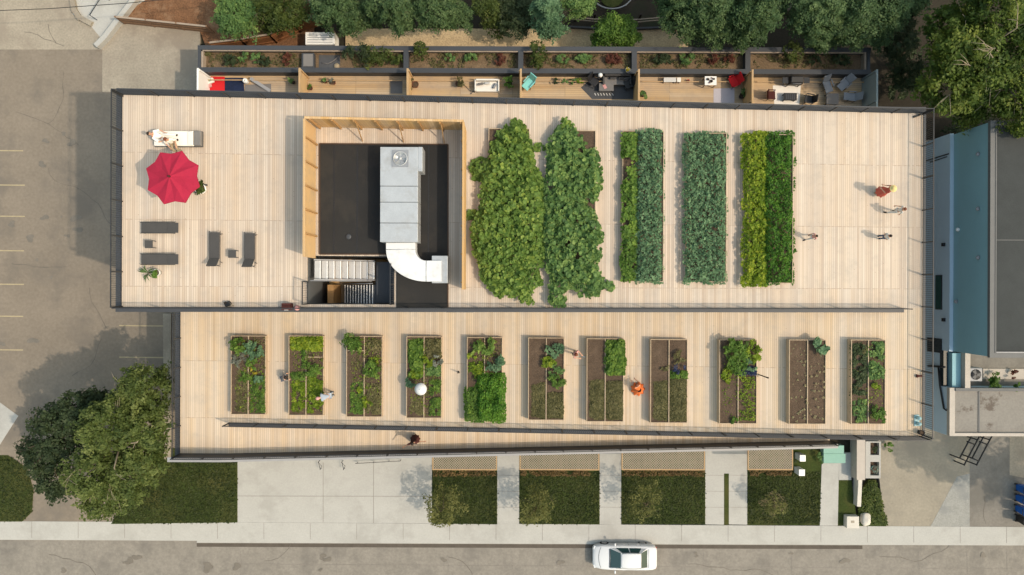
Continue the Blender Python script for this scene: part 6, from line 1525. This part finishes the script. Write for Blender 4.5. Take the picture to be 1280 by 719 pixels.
for i, py in enumerate((614, 627, 640.5)):
    bin_(['blue wheelie bin at the right edge, farthest from the street', 'blue wheelie bin at the right edge, between two other blue bins', 'blue wheelie bin at the right edge, next to the black bin'][i], W(1287 - i * .4, py, 1.05) - Vector((0, 0, 1.05)), 'blue_bin')
bin_('black wheelie bin at the right edge, nearest the street', W(1287, 653, 1.05) - Vector((0, 0, 1.05)), 'black')
# black tubular frames beside the podium
lf = thing('tubular_frame', 'pair of black tubular frames standing on the drive beside the concrete podium', 'metal frame', W(1215, 560)); oo = lf.location; z = 1.1
def fr_(pts, w=.05): return MB(oo).tube([W(a, b, z) for a, b in pts], w, 6)
for dx in (0, 15.5):
    fr_([(1205 + dx, 582), (1208 + dx, 576), (1224 + dx, 546), (1229 + dx, 536)]).build('side_tube', 'black', lf); fr_([(1199.5 + dx, 573), (1215 + dx, 544), (1219 + dx, 536)]).build('side_tube', 'black', lf)
    fr_([(1199 + dx, 572.5), (1208 + dx, 576.5)]).build('rung', 'black', lf); fr_([(1208.5 + dx, 552), (1219.5 + dx, 556)]).build('rung', 'black', lf)
    for a, b in ((1205, 581), (1200, 573), (1222, 550)): p = W(a + dx, b, z); MB(oo).tube([(p.x, p.y, -.02), (p.x, p.y, z)], .045, 6).build('leg', 'black', lf)

# ================================================================ CAR
cw = W(781, 697.5, .7)
car = thing('parked_car', 'white four door car parked on the street by the pavement', 'car', (cw.x, cw.y + .02, -.1))
def loft(stations, n, name, mat, parent, smooth=True, bevel=0):
    mb = MB(); vs_ = []; fs = []
    for s in stations: vs_ += s
    k = n
    for i in range(len(stations) - 1):
        for j in range(k):
            q = (j + 1) % k
            fs.append((i * k + j, i * k + q, (i + 1) * k + q, (i + 1) * k + j))
    fs.append(tuple(range(k - 1, -1, -1))); fs.append(tuple((len(stations) - 1) * k + j for j in range(k)))
    mb.add(vs_, fs, smooth)
    return mb.build(name, mat, parent)
def sec(x, w, zl, zm, zt):
    return [(x, -w * .9, zl), (x, -w, zl + .14), (x, -w, zm), (x, -w * .96, zt - .05), (x, -w * .84, zt), (x, 0, zt + .025), (x, w * .84, zt), (x, w * .96, zt - .05), (x, w, zm), (x, w, zl + .14), (x, w * .9, zl)]
body = loft([sec(-2.30, .58, .32, .48, .60), sec(-2.24, .72, .22, .50, .66), sec(-2.08, .82, .20, .55, .73), sec(-1.6, .89, .19, .62, .83), sec(-.98, .90, .19, .68, .92), sec(-.2, .91, .18, .70, .93),
      sec(.7, .91, .18, .71, .94), sec(1.55, .90, .19, .72, .97), sec(2.0, .86, .20, .72, .98), sec(2.22, .78, .24, .70, .95), sec(2.30, .68, .34, .62, .86)], 11, 'body', 'car_paint', car)
# cabin with glass
def quad(name, a, b, c, d, mat, parent, th=.012):
    a, b, c, d = map(Vector, (a, b, c, d)); n = (b - a).cross(d - a).normalized() * th
    return MB().hex8([a, b, c, d], [a + n, b + n, c + n, d + n]).build(name, mat, parent)
rb = .55; cb_ = .78
roofz = 1.44
roof = loft([[(x, -w, z - .05), (x, -w * .8, z), (x, 0, z + .025), (x, w * .8, z), (x, w, z - .05), (x, 0, z - .10)] for x, w, z in ((-.38, .50, 1.38), (-.25, .56, 1.42), (.2, .59, 1.46), (.7, .585, 1.46), (1.0, .55, 1.42), (1.08, .50, 1.38))], 6, 'roof', 'car_paint', car)
cab = MB(); cab.hex8([(-1.08, -.76, .90), (1.62, -.74, .94), (1.62, .74, .94), (-1.08, .76, .90)], [(-.36, -.52, 1.37), (1.06, -.52, 1.37), (1.06, .52, 1.37), (-.36, .52, 1.37)]); cab.build('cabin_frame', 'car_paint', car)
def lerp(a, b, t): return tuple(a[i] + (b[i] - a[i]) * t for i in range(3))
wl, wr, tl, tr2 = (-1.08, -.76, .90), (-1.08, .76, .90), (-.36, -.52, 1.37), (-.36, .52, 1.37)
quad('windshield', lerp(lerp(wl, wr, .05), tl, .04), lerp(lerp(wr, wl, .05), tr2, .04), lerp(tr2, wr, .03), lerp(tl, wl, .03), 'car_glass', car, -.015)
wl, wr, tl, tr2 = (1.62, -.74, .94), (1.62, .74, .94), (1.06, -.52, 1.37), (1.06, .52, 1.37)
quad('rear_window', lerp(lerp(wl, wr, .06), tl, .06), lerp(lerp(wr, wl, .06), tr2, .06), lerp(tr2, wr, .05), lerp(tl, wl, .05), 'car_glass', car, .015)
for s in (-1, 1):
    A, B, C, D_ = (-1.08, s * .76, .90), (1.62, s * .74, .94), (1.06, s * .52, 1.37), (-.36, s * .52, 1.37)
    def pt(u, v): return lerp(lerp(A, B, u), lerp(D_, C, u), v)
    quad('front_side_window', pt(.14, .08), pt(.47, .08), pt(.45, .9), pt(.10, .9), 'car_glass', car, .014 * s * -1)
    quad('rear_side_window', pt(.51, .08), pt(.84, .08), pt(.88, .9), pt(.49, .9), 'car_glass', car, .014 * s * -1)
    MB().obox((-.72, s * .99, .93), .11, .2, .13).build('side_mirror', 'car_paint', car, bevel=.03)
    for x in (-.05, .95): MB().obox((x, s * .915, .76), .2, .03, .03).build('door_handle', 'rim', car)
    for x in (-.62, .28, 1.12): MB().box(x - .006, x + .006, min(s * .902, s * .914), max(s * .902, s * .914), .3, .86).build('door_seam', 'black', car)
    MB().obox((-2.13, s * .66, .64), .22, .26, .10, s * -.35).build('headlight', 'lamp_lens', car, bevel=.03)
    MB().obox((2.25, s * .66, .74), .10, .24, .14, s * .2).build('tail_light', 'tail_lens', car, bevel=.02)
    for x in (-1.42, 1.35):
        w_ = MB().tube([(x, s * .70, .32), (x, s * .90, .32)], .32, 22).build('wheel', 'tyre', car)
        MB().tube([(x, s * .90, .32), (x, s * .915, .32)], .20, 14).build('rim', 'rim', w_)
MB().box(-2.32, -2.26, -.42, .42, .36, .50).build('grille', 'black', car, bevel=.02)
mb = MB()
for k in range(14):
    y0, y1 = -.74 + k * .1057, -.74 + (k + 1) * .1057
    f = lambda y: -1.90 + .10 * (y / .74) ** 2 * 1.6
    mb.add([(f(y0), y0, .806), (f(y1), y1, .806), (f(y1) + .025, y1, .812), (f(y0) + .025, y0, .812)], [(0, 1, 2, 3)])
mb.build('bonnet_seam', 'black', car)
MB().box(-1.13, -1.07, -.68, .68, .925, .945).build('wiper_cowl', 'black', car)
MB().box(1.685, 1.70, -.66, .66, .992, 1.0).build('boot_seam', 'black', car)
MB().box(2.30, 2.315, -.22, .22, .55, .66).build('number_plate', 'white', car)

# ================================================================ PEOPLE
def rotp(v, p, a):
    x, z = v[0] - p[0], v[2] - p[2]
    return (p[0] + x * math.cos(a) + z * math.sin(a), v[1], p[2] - x * math.sin(a) + z * math.cos(a))
def joints(pose, arms=None):
    J = {'pelvis': (0, 0, .93), 'spine': (0, 0, 1.13), 'chest': (0, 0, 1.34), 'neck': (0, 0, 1.47), 'jaw': (.025, 0, 1.55), 'head': (.03, 0, 1.62), 'crown': (.01, 0, 1.70)}
    for s, n in ((1, 'l'), (-1, 'r')):
        J.update({'shoulder' + n: (0, s * .17, 1.40), 'elbow' + n: (-.03, s * .23, 1.13), 'wrist' + n: (.05, s * .25, .89), 'palm' + n: (.075, s * .25, .81),
                  'hip' + n: (0, s * .09, .88), 'knee' + n: (.02, s * .10, .48), 'ankle' + n: (0, s * .10, .08), 'toe' + n: (.15, s * .12, .035)})
    def setl(n, k, a, t): J['knee' + n] = k; J['ankle' + n] = a; J['toe' + n] = t
    pitch = 0
    if pose == 'walk':
        setl('l', (.16, .10, .49), (.26, .10, .09), (.41, .11, .06)); setl('r', (-.02, -.10, .48), (-.28, -.10, .13), (-.16, -.11, .035))
        J['wristl'] = (-.12, .26, .92); J['palml'] = (-.12, .26, .84); J['wristr'] = (.18, -.25, .94); J['palmr'] = (.23, -.25, .87)
    if pose == 'bend':
        pitch = R(70)
    dz = 0
    if pose in ('crouch', 'sit', 'recline'):
        dz = {'crouch': -.60, 'sit': -.43, 'recline': -.43}[pose]
    P = J['pelvis']
    up_ = ['spine', 'chest', 'neck', 'jaw', 'head', 'crown'] + [a + n for a in ('shoulder', 'elbow', 'wrist', 'palm') for n in 'lr']
    if pose == 'crouch': pitch = R(35)
    if pose == 'recline': pitch = R(-32)
    if pose in ('crouch', 'sit', 'recline', 'bend'):
        for k in up_: J[k] = rotp(J[k], P, pitch)
        for k in up_ + ['pelvis', 'hipl', 'hipr']: J[k] = (J[k][0], J[k][1], J[k][2] + dz)
    if pose == 'crouch':
        setl('l', (.34, .17, .42), (-.02, .13, .08), (.12, .15, .035)); setl('r', (.34, -.17, .42), (-.02, -.13, .08), (.12, -.15, .035))
        for n, s in (('l', 1), ('r', -1)): J['elbow' + n] = (.42, s * .22, .52); J['wrist' + n] = (.60, s * .14, .40); J['palm' + n] = (.67, s * .13, .36)
    if pose == 'sit':
        setl('l', (.42, .12, .50), (.44, .12, .09), (.58, .13, .05)); setl('r', (.42, -.12, .50), (.40, -.12, .09), (.54, -.13, .05))
        for n, s in (('l', 1), ('r', -1)): J['elbow' + n] = (.06, s * .25, .72); J['wrist' + n] = (.27, s * .17, .60); J['palm' + n] = (.35, s * .16, .59)
    if pose == 'recline':
        setl('l', (.40, .12, .66), (.78, .13, .50), (.86, .13, .60)); setl('r', (.42, -.11, .52), (.84, -.11, .48), (.90, -.11, .60))
        for n, s in (('l', 1), ('r', -1)): J['elbow' + n] = (-.05, s * .32, .66); J['wrist' + n] = (.16, s * .22, .58); J['palm' + n] = (.24, s * .20, .58)
    if pose == 'bend':
        for n, s in (('l', 1), ('r', -1)):
            S = J['shoulder' + n]; J['elbow' + n] = (S[0] + .06, s * .22, S[2] - .26); J['wrist' + n] = (S[0] + .16, s * .15, S[2] - .46); J['palm' + n] = (S[0] + .20, s * .14, S[2] - .53)
    if pose == 'spread':
        for n, s in (('l', 1), ('r', -1)): J['elbow' + n] = (.06, s * .42, 1.28); J['wrist' + n] = (.12, s * .62, 1.20); J['palm' + n] = (.14, s * .70, 1.19)
    if pose == 'hold':
        for n, s in (('l', 1), ('r', -1)): J['elbow' + n] = (.06, s * .24, 1.14); J['wrist' + n] = (.30, s * .14, 1.10); J['palm' + n] = (.38, s * .12, 1.10)
    return J
def skin_mesh(name, J, edges, rad, mat, parent, root_j, sub=2):
    names = list(dict.fromkeys([n for e in edges for n in e]))
    me = bpy.data.meshes.new(name)
    me.from_pydata([J[n] for n in names], [(names.index(a), names.index(b)) for a, b in edges], [])
    o = bpy.data.objects.new(name, me); col.objects.link(o); o.parent = parent
    m = o.modifiers.new('skin', 'SKIN'); m.use_smooth_shade = True
    for i, n in enumerate(names):
        r = rad[n]; me.skin_vertices[0].data[i].radius = (r, r); me.skin_vertices[0].data[i].use_root = (n == root_j)
    s = o.modifiers.new('sub', 'SUBSURF'); s.levels = s.render_levels = sub
    me.materials.append(M[mat])
    return o
RAD = {'pelvis': .115, 'spine': .105, 'chest': .125, 'neck': .052, 'jaw': .072, 'head': .098, 'crown': .07}
for n in 'lr': RAD.update({'shoulder' + n: .058, 'elbow' + n: .04, 'wrist' + n: .028, 'palm' + n: .034, 'hip' + n: .088, 'knee' + n: .055, 'ankle' + n: .038, 'toe' + n: .036})
def person(label, feet, facing, pose, skin='skin', hair='hair_dark', topc='white', bottom='denim', height=1.72, hat=None, dress=None, sleeves=True, long_hair=False, z0=None, trousers=True):
    r = thing('person', label, 'person', feet, facing)
    k = height / 1.72; r.scale = (k, k, k)
    J = joints(pose); E = [('pelvis', 'spine'), ('spine', 'chest'), ('chest', 'neck'), ('neck', 'jaw'), ('jaw', 'head'), ('head', 'crown')]
    rad = dict(RAD)
    for n, s in (('l', 1), ('r', -1)):
        E += [('chest', 'shoulder' + n), ('shoulder' + n, 'elbow' + n), ('elbow' + n, 'wrist' + n), ('wrist' + n, 'palm' + n), ('pelvis', 'hip' + n), ('hip' + n, 'knee' + n), ('knee' + n, 'ankle' + n), ('ankle' + n, 'toe' + n)]
        w, p = Vector(J['wrist' + n]), Vector(J['palm' + n]); d = (p - w).normalized(); sd = d.cross(Vector((0, 0, 1)))
        if sd.length < .3: sd = d.cross(Vector((0, 1, 0)))
        sd.normalize(); nn = sd.cross(d)
        for f, (off, L) in enumerate(((-.030, .062), (-.010, .075), (.010, .070), (.030, .055))):
            a, b = 'f%d%s' % (f, n), 'g%d%s' % (f, n)
            J[a] = tuple(p + d * (.02 + L * .55) + sd * off * 1.1); J[b] = tuple(p + d * (.02 + L) + sd * off * 1.1 - nn * .018)
            rad[a] = .0095; rad[b] = .0085; E += [('palm' + n, a), (a, b)]
        J['t' + n] = tuple(p + d * .012 + sd * (.052 * s)); J['u' + n] = tuple(p + d * .045 + sd * (.062 * s) - nn * .01); rad['t' + n] = .012; rad['u' + n] = .0095
        E += [('palm' + n, 't' + n), ('t' + n, 'u' + n)]
    skin_mesh('body', J, E, rad, skin, r, 'pelvis')
    H = Vector(J['head']); U = (Vector(J['crown']) - Vector(J['jaw'])).normalized()
    F = (Vector((1, 0, 0)) - U * U.x); F.normalize(); S = U.cross(F)
    for s in (-1, 1):
        e = H + F * .088 + S * .036 * s + U * .012; MB().lathe([(.003, -.012), (.012, 0), (.003, .012)], e, 8).build('eye', 'black', r)
    MB().hex8([H + F * .09 - S * .012 - U * .04, H + F * .09 + S * .012 - U * .04, H + F * .085 + S * .006 + U * .01, H + F * .085 - S * .006 + U * .01], [H + F * .122 - S * .008 - U * .035, H + F * .122 + S * .008 - U * .035, H + F * .095 + S * .004 + U * .01, H + F * .095 - S * .004 + U * .01]).build('nose', skin, r)
    MB().obox(H + F * .088 - U * .065, .012, .045, .012).build('mouth', 'pink', r)
    # hair: a cap over crown and back
    bm = bmesh.new(); bmesh.ops.create_icosphere(bm, subdivisions=3, radius=1)
    for v in bm.verts:
        q = v.co.copy(); f = 1 + .04 * math.sin(q.x * 9) * math.cos(q.y * 8)
        if q.x > .25 and q.z < .35: f *= .72
        v.co = H + (F * (q.x * .108 - .018) + S * q.y * .107 + U * (q.z * .118 + .028)) * f
        if long_hair and q.x < .1 and q.z < -.2: v.co -= U * .16 * -q.z
    me = bpy.data.meshes.new('hair'); bm.to_mesh(me); bm.free(); me.materials.append(M[hair])
    me.polygons.foreach_set('use_smooth', [True] * len(me.polygons)); ho = bpy.data.objects.new('hair', me); col.objects.link(ho); ho.parent = r
    # clothes
    TE = [('pelvis', 'spine'), ('spine', 'chest'), ('chest', 'shoulderl'), ('chest', 'shoulderr')]; tr_ = {k_: v + .018 for k_, v in RAD.items()}
    for n in 'lr':
        a, b = Vector(J['shoulder' + n]), Vector(J['elbow' + n]); J['cuff' + n] = tuple(a.lerp(b, .95 if sleeves else .35)); tr_['cuff' + n] = .06; TE.append(('shoulder' + n, 'cuff' + n))
    J['collar'] = tuple(Vector(J['chest']).lerp(Vector(J['neck']), .55)); tr_['collar'] = .075; TE.append(('chest', 'collar'))
    skin_mesh('shirt' if not dress else 'dress_top', J, TE, tr_, dress or topc, r, 'chest')
    if trousers:
        BE = []; br = {k_: v + .016 for k_, v in RAD.items()}; br['pelvis'] = .125
        for n in 'lr': BE += [('pelvis', 'hip' + n), ('hip' + n, 'knee' + n), ('knee' + n, 'ankle' + n)]; br['ankle' + n] = .05
        skin_mesh('trousers', J, BE, br, bottom, r, 'pelvis')
    if dress:
        mb = MB(); prof = [(.125, 1.15), (.15, .98), (.21, .78), (.27, .52), (.31, .34)] if pose != 'crouch' else [(.13, .55), (.20, .42), (.30, .26), (.36, .12), (.40, .06)]
        vs_ = []; fs = []; n = 32
        for rr, zz in prof:
            for q in range(n):
                t = 2 * math.pi * q / n; ff = rr * (1 + (rr - .12) * .55 * math.cos(t * 9)); px_ = J['pelvis'][0] * (1 if zz > .5 or pose == 'crouch' else 1)
                vs_.append((px_ + ff * math.cos(t), ff * math.sin(t), zz))
        for i in range(len(prof) - 1):
            for q in range(n): fs.append((i * n + q, i * n + (q + 1) % n, (i + 1) * n + (q + 1) % n, (i + 1) * n + q))
        mb.add(vs_, fs, True).build('skirt', dress, r)
    if hat:
        mb = MB(); c = Vector(J['crown'])
        mb.lathe([(.205, -.045), (.20, -.03), (.112, -.02), (.105, .06), (.06, .085), (.005, .09)], c, 24); mb.build('hat', hat, r)
    for n in 'lr':
        a, t_ = Vector(J['ankle' + n]), Vector(J['toe' + n]); d = (t_ - a).normalized(); MB().tube([a - d * .05 - Vector((0, 0, .02)), a.lerp(t_, .5) - Vector((0, 0, .0)), t_ + d * .05], [.045, .05, .03], 8).build('shoe', 'hair_dark' if not dress else 'khaki', r)
    return r
person('woman in a long rust red dress and straw hat on the upper deck', on_up(1097, 241), R(150), 'hold', dress='rust_dress', hat='straw', trousers=False, long_hair=True)
person('auburn haired person in pale grey walking on the upper deck below the straw hatted woman', on_up(1113, 265), R(170), 'walk', hair='hair_red', topc='pale_grey', bottom='pale_grey', height=1.55)
person('dark haired person in a pale top, lowest of the group near the east rail', on_up(1098, 297), R(20), 'stand', topc='pale_grey', bottom='denim', height=1.35)
person('dark haired child in a pink top standing alone right of the fifth large bed', on_up(1009.5, 297), R(200), 'walk', topc='pink', bottom='pale_grey', height=1.25)
person('gardener with grey top crouching at the left side of the bed with the bare square', on_main(355, 472.5), R(20), 'crouch', topc='mid_grey', bottom='denim')
person('gardener in pale blue bending over the right edge of the second small bed', on_main(417, 492), R(190), 'bend', topc='pale_blue', bottom='pale_blue', hair='pink')
person('auburn haired gardener reaching towards the seventh small bed', on_main(717, 440), R(-28), 'hold', hair='hair_red', topc='pink', bottom='khaki', long_hair=True)
person('person in a flared orange dress crouching between the seventh and eighth small beds', on_main(797, 486), R(120), 'crouch', dress='orange_dress', hair='hair_red', skin='skin', trousers=False, long_hair=True)
person('person in dark maroon clothes with arms spread walking on the lower ramp', WD(520, 547.5, z_low), R(-75), 'spread', dress='maroon', bottom='maroon', skin='skin_dark')
dbz = z_up(dl.x) + .42 - .5 + .115
person('person in a white shirt reclining at the left end of the daybed', (dl.x - .72, dl.y + .06, dbz - .02), R(-4), 'recline', topc='white', bottom='cream', skin='skin')
person('person in cream sitting on the near edge of the daybed with legs over the side', (dl.x - .18, dl.y - .22, dbz - .03), R(-70), 'sit', topc='cream', bottom='khaki', skin='skin', hair='hair_red')
# small hand tools and posts
gp = thing('garden_post', 'thin dark post standing on the deck right of the blue violet flower strip', 'post', on_main(949, 468.5)); MB().tube([(0, 0, 0), (0, 0, 1.35)], .035, 8).build('post', 'hair_dark', gp); MB().tube([(.0, 0, .02), (-.1, .06, .05), (-.18, -.02, .03), (-.1, -.1, .03), (0, -.02, .05)], .016, 6).build('hose_loop', 'grey_cloth', gp); MB().lathe([(.05, 1.35), (.05, 1.42)], (0, 0, 0), 8).build('cap', 'hair_dark', gp)
tw = thing('garden_trowel', 'white handled trowel on the deck at the left side of the seventh small bed', 'trowel', on_main(729.5, 446)); MB().tube([(-.06, .04, .03), (.1, -.03, .03)], .03, 7).build('handle', 'white', tw); MB().hex8([(.1, -.06, .01), (.24, -.1, .01), (.26, -.05, .01), (.12, 0, .01)], [(.1, -.06, .025), (.24, -.1, .02), (.26, -.05, .02), (.12, 0, .025)]).build('blade', 'pale_metal', tw)
